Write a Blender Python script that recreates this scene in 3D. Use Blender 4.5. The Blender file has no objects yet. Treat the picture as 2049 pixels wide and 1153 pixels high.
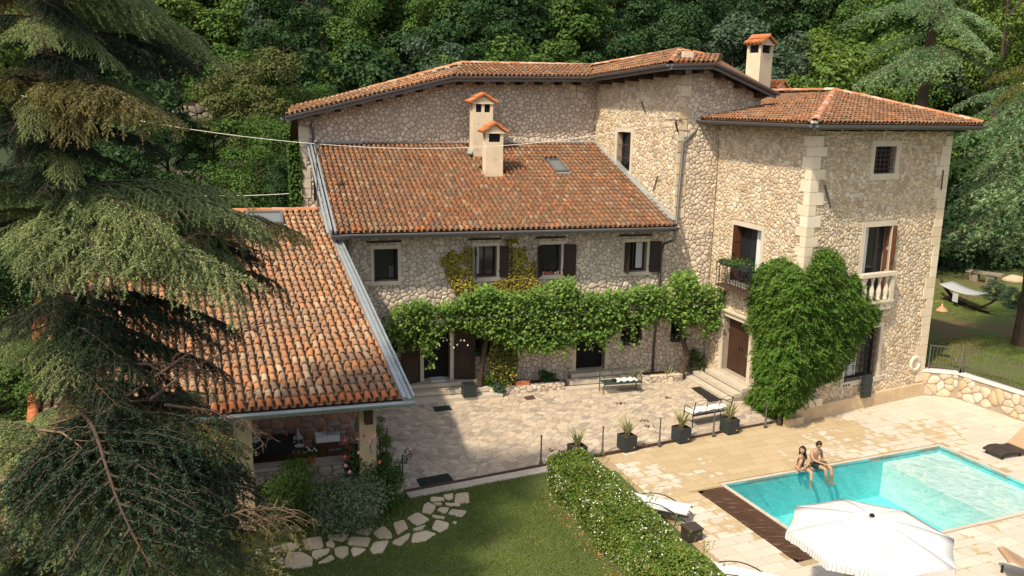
import bpy, math, random
import numpy as np
from mathutils import Vector, Matrix, noise
D = bpy.data; SC = bpy.context.scene; COL = SC.collection
R = random.Random(11); NR = np.random.default_rng(5)
rad = math.radians
# ---------------------------------------------------------------- camera
F_PX, PITCH, ROLL, CAM_H = 1710.0, rad(12.0), 0.018, 10.6
fw = Vector((0, math.cos(PITCH), -math.sin(PITCH)))
r0 = Vector((1, 0, 0)); u0 = r0.cross(fw)
rt = r0*math.cos(ROLL) + u0*math.sin(ROLL); up = u0*math.cos(ROLL) - r0*math.sin(ROLL)
CAMP = Vector((0, 0, CAM_H))
cam = D.cameras.new('camera'); camo = D.objects.new('camera', cam); COL.objects.link(camo)
camo.matrix_world = Matrix(((rt.x, up.x, -fw.x, 0), (rt.y, up.y, -fw.y, 0), (rt.z, up.z, -fw.z, CAM_H), (0, 0, 0, 1)))
cam.sensor_width = 36; cam.lens = F_PX/2049*36; cam.clip_start = .3; cam.clip_end = 600
SC.camera = camo
# ---------------------------------------------------------------- light
SUN_V = Vector((-.49, -.61, 1.0)).normalized()       # towards the sun
w = D.worlds.new('World'); SC.world = w; w.use_nodes = True
nt = w.node_tree; bg = nt.nodes['Background']
sky = nt.nodes.new('ShaderNodeTexSky'); sky.sky_type = 'NISHITA'; sky.sun_disc = False
sky.sun_elevation = math.asin(SUN_V.z); sky.sun_rotation = math.atan2(SUN_V.x, SUN_V.y)
sky.dust_density = 3.0; sky.air_density = 1.0; sky.ozone_density = 1.0
hs = nt.nodes.new('ShaderNodeHueSaturation'); hs.inputs['Saturation'].default_value = .55; nt.links.new(sky.outputs[0], hs.inputs['Color']); nt.links.new(hs.outputs[0], bg.inputs[0]); bg.inputs[1].default_value = .142
sun = D.lights.new('sun', 'SUN'); sun.energy = 3.9; sun.angle = rad(2.2); sun.color = (1, .86, .66)
suno = D.objects.new('sun', sun); COL.objects.link(suno)
suno.rotation_euler = SUN_V.to_track_quat('Z', 'Y').to_euler(); suno.location = (-20, -20, 40)
SC.view_settings.view_transform = 'Standard'; SC.view_settings.look = 'None'
SC.view_settings.exposure = 0.37; SC.view_settings.gamma = 1.0
try: SC.view_settings.use_curve_mapping = False
except Exception: pass
SC.cycles.max_bounces = 6; SC.cycles.transparent_max_bounces = 12
SC.cycles.caustics_reflective = False; SC.cycles.caustics_refractive = False
# ---------------------------------------------------------------- geometry helpers
def V(*a): return Vector(a)
def ray(x, y): return fw + rt*((x-1024.5)/F_PX) - up*((y-576.5)/F_PX)
def onz(x, y, z=0.0):
    d = ray(x, y); return CAMP + d*((z-CAM_H)/d.z)
def at(x, y, depth): return CAMP + ray(x, y)*depth
class Frame:
    """O + u*U + v*W + n*N : U along the surface, W up, N outward"""
    def __init__(s, O, ang=None, side=-1, U=None, W=None, N=None):
        s.O = Vector(O)
        if ang is not None:
            a = rad(ang); s.U = V(math.cos(a), math.sin(a), 0); s.W = V(0, 0, 1)
            s.N = V(math.sin(a), -math.cos(a), 0) if side < 0 else V(-math.sin(a), math.cos(a), 0)
        else: s.U, s.W, s.N = U, W, N
    def __call__(s, u, v, n=0.0): return s.O + s.U*u + s.W*v + s.N*n
    def px(s, x, y, n=0.0):
        d = ray(x, y); o = s.O + s.N*n - CAMP
        t = o.dot(s.N)/d.dot(s.N); p = CAMP + d*t - s.O
        return p.dot(s.U), p.dot(s.W)
    def off(s, u=0, v=0, n=0):
        f = Frame.__new__(Frame); f.O = s(u, v, n); f.U, f.W, f.N = s.U, s.W, s.N; return f
def link(o, parent=None):
    COL.objects.link(o)
    if parent is not None:
        o.parent = parent
        if parent.get('_w') : o.location = -parent.location
    return o
_tops = []
def thing(name, label, cat, loc=(0, 0, 0), rz=0, group=None, world=True):
    o = D.objects.new(name, None); COL.objects.link(o); o.location = loc; o.rotation_euler = (0, 0, rz)
    o.empty_display_size = .2
    o['label'] = label; o['category'] = cat
    if group: o['group'] = group
    if world: o['_w'] = 1; _tops.append(o)
    return o
def tag(o, label=None, cat=None, group=None, kind=None):
    if label: o['label'] = label
    if cat: o['category'] = cat
    if group: o['group'] = group
    if kind: o['kind'] = kind
    return o
def rawmesh(name, verts, faces, mats, mi=None, smooth=False):
    me = D.meshes.new(name); me.from_pydata([tuple(v) for v in verts], [], faces)
    for m in (mats if isinstance(mats, (list, tuple)) else [mats]): me.materials.append(m)
    if mi is not None: me.polygons.foreach_set('material_index', mi)
    if smooth: me.polygons.foreach_set('use_smooth', [True]*len(faces))
    return me
def npmesh(name, verts, quads, mats, mi=None, smooth=False):
    """verts (N,3) array, quads (M,k) array with one k"""
    me = D.meshes.new(name); k = quads.shape[1]; M = len(quads)
    me.vertices.add(len(verts)); me.vertices.foreach_set('co', verts.astype(np.float32).ravel())
    me.loops.add(M*k); me.loops.foreach_set('vertex_index', quads.astype(np.int32).ravel())
    me.polygons.add(M); me.polygons.foreach_set('loop_start', np.arange(0, M*k, k, dtype=np.int32))
    try: me.polygons.foreach_set('loop_total', np.full(M, k, dtype=np.int32))
    except Exception: pass
    for m in (mats if isinstance(mats, (list, tuple)) else [mats]): me.materials.append(m)
    if mi is not None: me.polygons.foreach_set('material_index', np.asarray(mi, dtype=np.int32))
    if smooth: me.polygons.foreach_set('use_smooth', np.ones(M, dtype=bool))
    me.update(calc_edges=True); return me
def mobj(name, me, parent=None, **k):
    return tag(link(D.objects.new(name, me), parent), **k)
class MB:
    def __init__(s): s.v = []; s.f = []; s.m = []; s.cur = 0
    def poly(s, pts):
        b = len(s.v); s.v += [tuple(p) for p in pts]; s.f.append(tuple(range(b, b+len(pts)))); s.m.append(s.cur); return s
    def hexa(s, p):      # 8 points: bottom 4 then top 4
        b = len(s.v); s.v += [tuple(q) for q in p]
        for f in ((3, 2, 1, 0), (4, 5, 6, 7), (0, 1, 5, 4), (1, 2, 6, 5), (2, 3, 7, 6), (3, 0, 4, 7)):
            s.f.append(tuple(b+i for i in f)); s.m.append(s.cur)
        return s
    def fbox(s, F, u0, u1, v0, v1, n0, n1):
        return s.hexa([F(u0, v0, n0), F(u1, v0, n0), F(u1, v0, n1), F(u0, v0, n1), F(u0, v1, n0), F(u1, v1, n0), F(u1, v1, n1), F(u0, v1, n1)])
    def box(s, c, d, rz=0):
        cx, cy, cz = c; a, b_ = math.cos(rz), math.sin(rz); P = []
        for z in (-d[2]/2, d[2]/2):
            for x, y in ((-1, -1), (1, -1), (1, 1), (-1, 1)):
                X, Y = x*d[0]/2, y*d[1]/2; P.append((cx+X*a-Y*b_, cy+X*b_+Y*a, cz+z))
        return s.hexa(P)
    def prism(s, poly, z0, z1):
        n = len(poly); b = len(s.v); s.v += [(p[0], p[1], z0) for p in poly]+[(p[0], p[1], z1) for p in poly]
        s.f.append(tuple(b+i for i in reversed(range(n)))); s.f.append(tuple(b+n+i for i in range(n)))
        s.m += [s.cur]*2
        for i in range(n):
            j = (i+1) % n; s.f.append((b+i, b+j, b+n+j, b+n+i)); s.m.append(s.cur)
        return s
    def tube(s, pts, r, seg=6, cap=True):
        pts = [Vector(p) for p in pts]; n = len(pts); b = len(s.v)
        rs = r if isinstance(r, (list, tuple)) else [r]*n
        ref = None
        for i, p in enumerate(pts):
            t = (pts[min(i+1, n-1)]-pts[max(i-1, 0)]).normalized()
            if ref is None: ref = t.orthogonal().normalized()
            ref = (ref - t*ref.dot(t)).normalized(); q = t.cross(ref)
            for k in range(seg):
                a = 2*math.pi*k/seg; s.v.append(tuple(p + (ref*math.cos(a)+q*math.sin(a))*rs[i]))
        for i in range(n-1):
            for k in range(seg):
                k2 = (k+1) % seg; s.f.append((b+i*seg+k, b+i*seg+k2, b+(i+1)*seg+k2, b+(i+1)*seg+k)); s.m.append(s.cur)
        if cap:
            s.f.append(tuple(b+k for k in reversed(range(seg)))); s.f.append(tuple(b+(n-1)*seg+k for k in range(seg))); s.m += [s.cur]*2
        return s
    def lathe(s, c, prof, seg=12):
        b = len(s.v); n = len(prof); cx, cy, cz = c
        for r_, z in prof:
            for k in range(seg):
                a = 2*math.pi*k/seg; s.v.append((cx+r_*math.cos(a), cy+r_*math.sin(a), cz+z))
        for i in range(n-1):
            for k in range(seg):
                k2 = (k+1) % seg; s.f.append((b+i*seg+k, b+i*seg+k2, b+(i+1)*seg+k2, b+(i+1)*seg+k)); s.m.append(s.cur)
        s.f.append(tuple(b+k for k in reversed(range(seg)))); s.f.append(tuple(b+(n-1)*seg+k for k in range(seg))); s.m += [s.cur]*2
        return s
    def build(s, name, mats, parent=None, smooth=False, **k):
        return mobj(name, rawmesh(name, s.v, s.f, mats, s.m if isinstance(mats, (list, tuple)) else None, smooth), parent, **k)
# ---------------------------------------------------------------- materials
def ramp(nt, fac, cols):
    r = nt.nodes.new('ShaderNodeValToRGB'); e = r.color_ramp.elements
    n = len(cols)
    while len(e) < n: e.new(.5)
    for i, c in enumerate(cols):
        if len(c) == 4: e[i].position = c[3]
        else: e[i].position = i/max(1, n-1)
        e[i].color = (c[0], c[1], c[2], 1)
    nt.links.new(fac, r.inputs[0]); return r.outputs[0]
def nz(nt, scale, det=4, rough=.55, vec=None, out=0):
    n = nt.nodes.new('ShaderNodeTexNoise'); n.inputs['Scale'].default_value = scale; n.inputs['Detail'].default_value = det
    n.inputs['Roughness'].default_value = rough
    if vec is not None: nt.links.new(vec, n.inputs['Vector'])
    return n.outputs[out]
def mth(nt, op, a, b=None, c=None):
    m = nt.nodes.new('ShaderNodeMath'); m.operation = op
    for i, x in enumerate((a, b, c)):
        if x is None: continue
        if isinstance(x, (int, float)): m.inputs[i].default_value = x
        else: nt.links.new(x, m.inputs[i])
    return m.outputs[0]
def mixc(nt, fac, a, b, mode='MIX'):
    m = nt.nodes.new('ShaderNodeMix'); m.data_type = 'RGBA'; m.blend_type = mode
    for sck, x in ((m.inputs[0], fac), (m.inputs[6], a), (m.inputs[7], b)):
        if isinstance(x, (int, float)): sck.default_value = x
        elif isinstance(x, tuple): sck.default_value = (*x[:3], 1)
        else: nt.links.new(x, sck)
    return m.outputs[2]
def newmat(name):
    m = D.materials.new(name); m.use_nodes = True; nt = m.node_tree
    g = nt.nodes.new('ShaderNodeNewGeometry'); oi = nt.nodes.new('ShaderNodeObjectInfo')
    rnd = mth(nt, 'FRACT', mth(nt, 'ADD', g.outputs['Random Per Island'], oi.outputs['Random']))
    return m, nt, nt.nodes['Principled BSDF'], g.outputs['Position'], rnd
def pm(name, cols, rough=.85, var=.25, vs=2.0, fine=18., fv=.25, bump=.3, bd=.01, metal=0., spec=.3, stain=None, coat=None):
    """cols: ramp over a random value per piece; var: broad mottling, fv: fine mottling; stain: (colour, scale, lo, hi)"""
    m, nt, bs, pos, rnd = newmat(name)
    c = ramp(nt, rnd, cols) if len(cols) > 1 else None
    if c is None:
        rgb = nt.nodes.new('ShaderNodeRGB'); rgb.outputs[0].default_value = (*cols[0][:3], 1); c = rgb.outputs[0]
    n1 = nz(nt, vs, 3, .6, pos); n2 = nz(nt, fine, 5, .65, pos)
    f1 = mth(nt, 'MULTIPLY_ADD', mth(nt, 'SUBTRACT', n1, .5), var*3.2, 1.0)
    f2 = mth(nt, 'MULTIPLY_ADD', mth(nt, 'SUBTRACT', n2, .5), fv*3.2, 1.0)
    f = mth(nt, 'MULTIPLY', f1, f2)
    cc = nt.nodes.new('ShaderNodeCombineColor')
    for i in range(3): nt.links.new(f, cc.inputs[i])
    c = mixc(nt, 1.0, c, cc.outputs[0], 'MULTIPLY')
    if stain:
        for col, sc_, lo, hi in (stain if isinstance(stain[0][0], (tuple, list)) else [stain]):
            mr = nt.nodes.new('ShaderNodeMapRange'); mr.inputs[1].default_value = lo; mr.inputs[2].default_value = hi
            nt.links.new(nz(nt, sc_, 6, .7, pos), mr.inputs[0]); c = mixc(nt, mr.outputs[0], c, tuple(col))
    nt.links.new(c, bs.inputs['Base Color'])
    bs.inputs['Roughness'].default_value = rough; bs.inputs['Metallic'].default_value = metal
    bs.inputs['Specular IOR Level'].default_value = spec
    if bump:
        b = nt.nodes.new('ShaderNodeBump'); b.inputs['Strength'].default_value = bump; b.inputs['Distance'].default_value = bd
        nt.links.new(n2, b.inputs['Height']); nt.links.new(b.outputs[0], bs.inputs['Normal'])
    return m
def leafmat(name, cols, rough=.6, trans=.25, vs=.8, var=.35, spec=.18):
    m, nt, bs, pos, rnd = newmat(name)
    c = ramp(nt, rnd, cols)
    n1 = nz(nt, vs, 3, .6, pos)
    f = mth(nt, 'MULTIPLY_ADD', mth(nt, 'SUBTRACT', n1, .5), var*3.2, 1.0)
    cc = nt.nodes.new('ShaderNodeCombineColor')
    for i in range(3): nt.links.new(f, cc.inputs[i])
    c = mixc(nt, 1.0, c, cc.outputs[0], 'MULTIPLY')
    nt.links.new(c, bs.inputs['Base Color']); bs.inputs['Roughness'].default_value = rough
    bs.inputs['Specular IOR Level'].default_value = spec
    tr = nt.nodes.new('ShaderNodeBsdfTranslucent'); nt.links.new(c, tr.inputs[0])
    mx = nt.nodes.new('ShaderNodeMixShader'); mx.inputs[0].default_value = trans
    nt.links.new(bs.outputs[0], mx.inputs[1]); nt.links.new(tr.outputs[0], mx.inputs[2])
    nt.links.new(mx.outputs[0], nt.nodes['Material Output'].inputs[0]); return m
M = {}
M['stone'] = pm('stone_cream', [(0.432,0.320,0.193), (0.576,0.450,0.299), (0.679,0.570,0.414), (0.514,0.420,0.308), (0.699,0.600,0.452), (0.411,0.340,0.251), (0.617,0.480,0.299)], var=.14, fv=.18, fine=14, bump=.5, bd=.02, stain=[((.42,.35,.27), .45, .58, .85), ((.34,.30,.26), 3.2, .62, .80)])
M['stone2'] = pm('stone_grey_cream', [(.46,.38,.30), (.60,.50,.39), (.68,.59,.46), (.52,.44,.35), (.56,.44,.32), (.72,.63,.50), (.42,.35,.29)], var=.14, fv=.18, fine=14, bump=.5, bd=.02, stain=((.40,.34,.28), .5, .58, .85))
M['mortar'] = pm('mortar_grey', [(.33,.275,.235)], var=.12, fv=.18, fine=30, bump=.6, bd=.015)
M['mortar2'] = pm('mortar_warm', [(0.377,0.305,0.230)], var=.12, fv=.18, fine=30, bump=.6, bd=.015)
M['quoin'] = pm('quoin_stone', [(0.680,0.570,0.409), (0.742,0.640,0.478), (0.639,0.520,0.360), (0.762,0.670,0.517)], var=.08, fv=.1, fine=20, bump=.3)
M['trim'] = pm('window_stone', [(.60,.52,.40)], var=.1, fv=.08, fine=25, bump=.15)
M['plaster'] = pm('chimney_plaster', [(.66,.54,.38)], var=.1, fv=.06, fine=20, bump=.3, stain=((.30,.25,.20), 3., .58, .8))
M['base'] = pm('plinth_render', [(.56,.42,.26)], var=.25, vs=1.5, fv=.1, bump=.3, stain=((.42,.33,.22), 1.2, .52, .75))
M['tile'] = pm('terracotta_tile', [(0.302,0.116,0.049), (0.226,0.102,0.054), (0.167,0.088,0.054), (0.318,0.140,0.063), (0.142,0.093,0.063), (0.251,0.126,0.068), (0.318,0.223,0.137), (0.184,0.107,0.068), (0.368,0.149,0.059), (0.134,0.098,0.074)],
               rough=.95, spec=.1, var=.2, vs=1.2, fv=.22, fine=22, bump=.3, stain=[((.20,.125,.075), .55, .46, .74), ((.15,.115,.09), 2.2, .54, .72), ((.46,.38,.27), 8., .66, .76)])
M['tile_old'] = pm('terracotta_tile_weathered', [(.46,.19,.08), (.36,.185,.10), (.26,.15,.09), (.47,.24,.12), (.27,.18,.12), (.40,.215,.11), (.50,.36,.23), (.31,.185,.11), (.50,.22,.09), (.22,.16,.12)],
               rough=.95, spec=.1, var=.15, vs=1.2, fv=.25, fine=22, bump=.3, stain=[((.27,.185,.12), .5, .48, .76), ((.18,.145,.115), 3., .55, .72), ((.52,.44,.33), 10., .62, .72)])
M['tile_new'] = pm('terracotta_tile_fresh', [(0.493,0.162,0.060), (0.442,0.145,0.051), (0.527,0.204,0.085), (0.408,0.145,0.060)], rough=.9, var=.1, fv=.12, fine=25)
M['cap'] = pm('ridge_cap_tile', [(0.425,0.170,0.076), (0.476,0.212,0.102), (0.357,0.145,0.068), (0.527,0.357,0.238), (0.408,0.153,0.068), (0.561,0.442,0.340)], rough=.9, var=.15, fv=.15)
M['cement'] = pm('cement_white', [(.62,.58,.52)], var=.15, fv=.15)
M['gutter'] = pm('gutter_grey_metal', [(.17,.165,.17)], rough=.42, metal=.35, var=.12, fv=.05, bump=.05, spec=.5)
M['zinc'] = pm('zinc_flashing', [(.42,.46,.46)], rough=.4, metal=.5, var=.2, fv=.08, bump=.08)
M['wood_dark'] = pm('dark_wood', [(.035,.022,.014), (.05,.03,.018)], rough=.7, var=.2, fv=.2)
M['wood_brown'] = pm('brown_wood_door', [(.11,.045,.022)], rough=.55, var=.2, fv=.2, fine=12)
M['door_dark'] = pm('dark_brown_door', [(.055,.027,.016)], rough=.55, var=.2, fv=.2, fine=12)
M['shutter'] = pm('shutter_wood', [(.028,.017,.012), (.036,.022,.015)], rough=.6, var=.15, fv=.2)
M['iron'] = pm('wrought_iron', [(.03,.03,.032)], rough=.5, metal=.4, var=.1, fv=.1)
M['iron_brown'] = pm('rusty_iron', [(.09,.055,.04)], rough=.7, metal=.2, var=.2, fv=.2)
M['iron_grey'] = pm('grey_iron', [(.12,.115,.11)], rough=.55, metal=.3, var=.1, fv=.1)
M['black'] = pm('dark_interior', [(.012,.011,.011)], rough=.9, var=.1, fv=.1, bump=0)
M['curtain'] = pm('white_curtain', [(.62,.62,.60)], rough=.9, var=.1, fv=.05)
M['white'] = pm('white_fabric', [(.80,.78,.74)], rough=.9, var=.02, fv=.03, bump=.1)
M['umb'] = pm('umbrella_canvas', [(0.705,0.688,0.654)], rough=.9, var=.01, fv=.02, bump=.1)
M['planter'] = pm('dark_planter', [(.028,.035,.035)], rough=.6, var=.1, fv=.1)
M['rattan'] = pm('dark_rattan', [(.06,.045,.038), (.045,.035,.03)], rough=.6, var=.2, fv=.3, fine=40)
M['pot'] = pm('terracotta_pot', [(.45,.16,.08)], var=.1, fv=.1)
M['mat'] = pm('door_mat', [(.022,.027,.024)], rough=.95, var=.15, fv=.4, fine=60)
M['skin'] = pm('skin', [(.42,.235,.14)], rough=.5, var=.08, fv=.08, bump=.05)
M['skin2'] = pm('skin_fair', [(.47,.28,.175)], rough=.5, var=.08, fv=.08, bump=.05)
M['hair'] = pm('dark_hair', [(.028,.016,.011)], rough=.5, var=.2, fv=.4, fine=60)
M['swim'] = pm('black_swimwear', [(.012,.013,.014)], rough=.7, var=.05, fv=.1)
M['short'] = pm('dark_green_shorts', [(.012,.028,.020)], rough=.8, var=.1, fv=.1)
M['bark'] = pm('bark', [(.075,.052,.036)], rough=.95, var=.3, fv=.4, fine=9, bump=1, bd=.05)
M['twig'] = pm('dead_twig', [(.20,.13,.085), (.15,.10,.07)], rough=.9, var=.2, fv=.2)
M['soil'] = pm('soil', [(.085,.055,.035)], rough=1, var=.3, fv=.4, fine=12, bump=1, bd=.03)
M['flag'] = pm('flagstone', [(0.331,0.267,0.207), (0.460,0.377,0.285), (0.534,0.451,0.340), (0.386,0.322,0.258), (0.497,0.396,0.285), (0.285,0.244,0.207)], rough=.85, var=.14, fv=.14, fine=7, bump=.4)
M['flagmortar'] = pm('terrace_mortar', [(.36,.30,.235)], var=.15, fv=.15, fine=20)
M['step'] = pm('step_stone', [(.50,.44,.35)], var=.15, fv=.12, fine=12, bump=.2)
M['coping'] = pm('white_coping_stone', [(.72,.69,.62)], var=.08, fv=.08)
M['steppath'] = pm('path_stone', [(0.566,0.448,0.307), (0.637,0.519,0.366), (0.519,0.425,0.307)], var=.15, fv=.2, fine=9, bump=.6, bd=.02)
M['retain'] = pm('retaining_stone', [(0.518,0.386,0.238), (0.607,0.497,0.369), (0.642,0.570,0.478), (0.482,0.386,0.282), (0.571,0.423,0.261)], var=.12, fv=.18, fine=10, bump=.6, bd=.02)
M['pinkwood'] = pm('copper_lamp', [(.52,.27,.15)], rough=.5, var=.1, fv=.1)
M['red'] = pm('red_bloom', [(.55,.10,.06), (.60,.20,.12), (.62,.10,.12)], rough=.6)
M['pink'] = pm('pink_bloom', [(.72,.30,.32), (.75,.45,.42), (.66,.22,.22)], rough=.6)
M['wflower'] = pm('white_bloom', [(.72,.70,.56), (.78,.77,.68), (.70,.66,.45)], rough=.7, bump=0)
M['brick'] = pm('reddish_stone', [(.34,.17,.10), (.42,.24,.15), (.30,.18,.12)], var=.2, fv=.2)
# foliage
M['lf_dark'] = leafmat('leaf_dark_green', [(0.022,0.053,0.018), (0.037,0.083,0.025), (0.053,0.107,0.030)])
M['lf_mid'] = leafmat('leaf_mid_green', [(0.046,0.098,0.018), (0.071,0.138,0.025), (0.101,0.178,0.034)])
M['lf_lite'] = leafmat('leaf_light_green', [(0.079,0.142,0.023), (0.116,0.189,0.034), (0.158,0.231,0.047)])
M['lf_oliv'] = leafmat('leaf_olive', [(.070,.085,.028), (.100,.110,.036), (.055,.080,.026)])
M['lf_blue'] = leafmat('leaf_bluish_green', [(.06,.10,.055), (.09,.14,.08), (.045,.08,.042)])
M['lf_vine'] = leafmat('leaf_grape_vine', [(0.098,0.190,0.025), (0.149,0.253,0.040), (0.218,0.333,0.075), (0.063,0.138,0.025)])
M['lf_wist'] = leafmat('leaf_climber', [(.050,.125,.012), (.075,.170,.018), (.115,.215,.030), (.035,.085,.012), (.10,.18,.022), (.17,.20,.05)], vs=2.2, var=.4)
M['lf_yel'] = leafmat('leaf_yellow_ivy', [(0.414,0.326,0.050), (0.522,0.420,0.080), (0.324,0.284,0.050), (0.450,0.326,0.060), (0.198,0.200,0.040)])
M['lf_hedge'] = leafmat('leaf_hedge', [(0.094,0.165,0.022), (0.149,0.220,0.035), (0.209,0.275,0.050), (0.055,0.116,0.017), (0.308,0.264,0.066)])
M['grass'] = leafmat('grass_blades', [(0.099,0.158,0.029), (0.148,0.215,0.041), (0.198,0.248,0.056), (0.248,0.248,0.082)], vs=.5, var=.4)
M['needle'] = leafmat('cedar_needles', [(0.170,0.234,0.094), (0.239,0.310,0.128), (0.319,0.383,0.164), (0.300,0.319,0.100)], trans=.12, vs=.6, var=.3)
M['needle_w'] = leafmat('cedar_needles_olive', [(0.182,0.169,0.065), (0.260,0.215,0.072), (0.143,0.169,0.078), (0.312,0.234,0.078)], trans=.12, vs=.6, var=.3)
M['needle_d'] = leafmat('cedar_needles_shaded', [(.018,.034,.018), (.028,.05,.026), (.04,.066,.034)], trans=.08, vs=.6, var=.3)  # darkened copy of the needles: shade of the crown's inside painted in
M['needle_b'] = leafmat('deodar_needles_blue', [(0.184,0.315,0.160), (0.258,0.394,0.200), (0.331,0.482,0.239), (0.221,0.324,0.111)], trans=.25, vs=.4, var=.3)
M['needle_y'] = leafmat('deodar_needles_gold', [(.20,.21,.05), (.27,.26,.06), (.16,.18,.05)], trans=.3, vs=.6, var=.3)
M['agave'] = leafmat('agave_blade', [(.12,.15,.07), (.46,.42,.20), (.20,.22,.10), (.52,.46,.24)], trans=.1)
M['lf_bush'] = leafmat('leaf_grey_green_bush', [(0.163,0.213,0.112), (0.237,0.300,0.163), (0.112,0.163,0.075)])
# ---------------------------------------------------------------- polygons cut into stones, slabs, tiles
def clip(poly, nx, ny, c):
    out = []; n = len(poly)
    for i in range(n):
        a = poly[i]; b = poly[(i+1) % n]; da = a[0]*nx+a[1]*ny-c; db = b[0]*nx+b[1]*ny-c
        if da <= 0: out.append(a)
        if (da < 0) != (db < 0) and da != db:
            t = da/(da-db); out.append((a[0]+(b[0]-a[0])*t, a[1]+(b[1]-a[1])*t))
    return out
def area_c(p):
    A = cx = cy = 0
    for i in range(len(p)):
        x0, y0 = p[i]; x1, y1 = p[(i+1) % len(p)]; k = x0*y1-x1*y0; A += k; cx += (x0+x1)*k; cy += (y0+y1)*k
    if abs(A) < 1e-9: return 0, p[0]
    return A/2, (cx/(3*A), cy/(3*A))
def halfplanes(poly):
    A, _ = area_c(poly); s = 1 if A > 0 else -1; H = []
    for i in range(len(poly)):
        a = poly[i]; b = poly[(i+1) % len(poly)]; dx, dy = b[0]-a[0], b[1]-a[1]; l = math.hypot(dx, dy)
        if l < 1e-6: continue
        nx, ny = s*dy/l, -s*dx/l; H.append((nx, ny, nx*a[0]+ny*a[1]))
    return H
def limit(poly, c, H, holes):
    for nx, ny, k in H:
        if not poly: return poly
        poly = clip(poly, nx, ny, k)
    for (a, b, e, f) in holes:
        if not poly: return poly
        if a < c[0] < b and e < c[1] < f: return []
        xs = [q[0] for q in poly]; ys = [q[1] for q in poly]
        if max(xs) <= a or min(xs) >= b or max(ys) <= e or min(ys) >= f: continue
        o = [(a-c[0], (1, 0, a)), (c[0]-b, (-1, 0, -b)), (e-c[1], (0, 1, e)), (c[1]-f, (0, -1, -f))]
        poly = clip(poly, *max(o, key=lambda t: t[0])[1])
    return poly
def rubble(poly, su, sv, holes=(), jit=.42, drop=.25, seed=1):
    rg = random.Random(seed); us = [p[0] for p in poly]; vs = [p[1] for p in poly]
    u0, v0 = min(us), min(vs); ni = int((max(us)-u0)/su)+2; nj = int((max(vs)-v0)/sv)+2; S = {}
    for j in range(-1, nj+1):
        for i in range(-1, ni+1):
            if rg.random() < drop: continue
            q = (u0+(i+.5+(j % 2)*.5+rg.uniform(-jit, jit))*su, v0+(j+.5+rg.uniform(-jit, jit))*sv)
            if not any(a < q[0] < b and e < q[1] < f for a, b, e, f in holes): S[i, j] = q
    H = halfplanes(poly); out = []
    for (i, j), c in S.items():
        if any(nx*c[0]+ny*c[1] > k for nx, ny, k in H): continue
        q_ = 2.0 if drop > .35 else 1.6; P = [(c[0]-q_*su, c[1]-q_*sv), (c[0]+q_*su, c[1]-q_*sv), (c[0]+q_*su, c[1]+q_*sv), (c[0]-q_*su, c[1]+q_*sv)]
        for dj in ((-1, 0, 1, -2, 2, -3, 3) if drop > .35 else (-1, 0, 1, -2, 2)):
            for di in ((-1, 0, 1, -2, 2, -3, 3) if drop > .35 else (-1, 0, 1, -2, 2)):
                q = S.get((i+di, j+dj))
                if q is None or (di == 0 and dj == 0): continue
                nx, ny = q[0]-c[0], q[1]-c[1]
                P = clip(P, nx, ny, (q[0]**2+q[1]**2-c[0]**2-c[1]**2)/2)
        P = limit(P, c, H, holes)
        if len(P) >= 3: out.append(P)
    return out
def ashlar(poly, ln, ht, holes=(), seed=1, var=.35):
    rg = random.Random(seed); us = [p[0] for p in poly]; vs = [p[1] for p in poly]; H = halfplanes(poly); out = []
    v = min(vs)
    while v < max(vs):
        h = ht*rg.uniform(.85, 1.15); u = min(us)-rg.random()*ln
        while u < max(us):
            l = ln*rg.uniform(1-var, 1+var); c = (u+l/2, v+h/2)
            P = limit([(u, v), (u+l, v), (u+l, v+h), (u, v+h)], c, H, holes)
            if len(P) >= 3: out.append(P)
            u += l
        v += h
    return out
def shape(poly, gap, rnd):
    A, c = area_c(poly)
    if abs(A) < 1e-4: return None
    r = math.sqrt(abs(A)/math.pi); k = 1-gap/r
    if k < .25: return None
    # dimension-wise shrink
    P = [(c[0]+(p[0]-c[0])*k, c[1]+(p[1]-c[1])*k) for p in poly]
    if A < 0: P.reverse()
    Q = [p for i, p in enumerate(P) if math.hypot(p[0]-P[i-1][0], p[1]-P[i-1][1]) > .012]
    if len(Q) < 3: return None
    if rnd:
        o = []
        for i in range(len(Q)):
            a = Q[i]; b = Q[(i+1) % len(Q)]
            if math.hypot(a[0]-b[0], a[1]-b[1]) < .05: o.append(((a[0]+b[0])/2, (a[1]+b[1])/2)); continue
            o.append((a[0]+(b[0]-a[0])*rnd, a[1]+(b[1]-a[1])*rnd)); o.append((b[0]+(a[0]-b[0])*rnd, b[1]+(a[1]-b[1])*rnd))
        Q = o
    return Q, c, abs(A)*k*k
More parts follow.
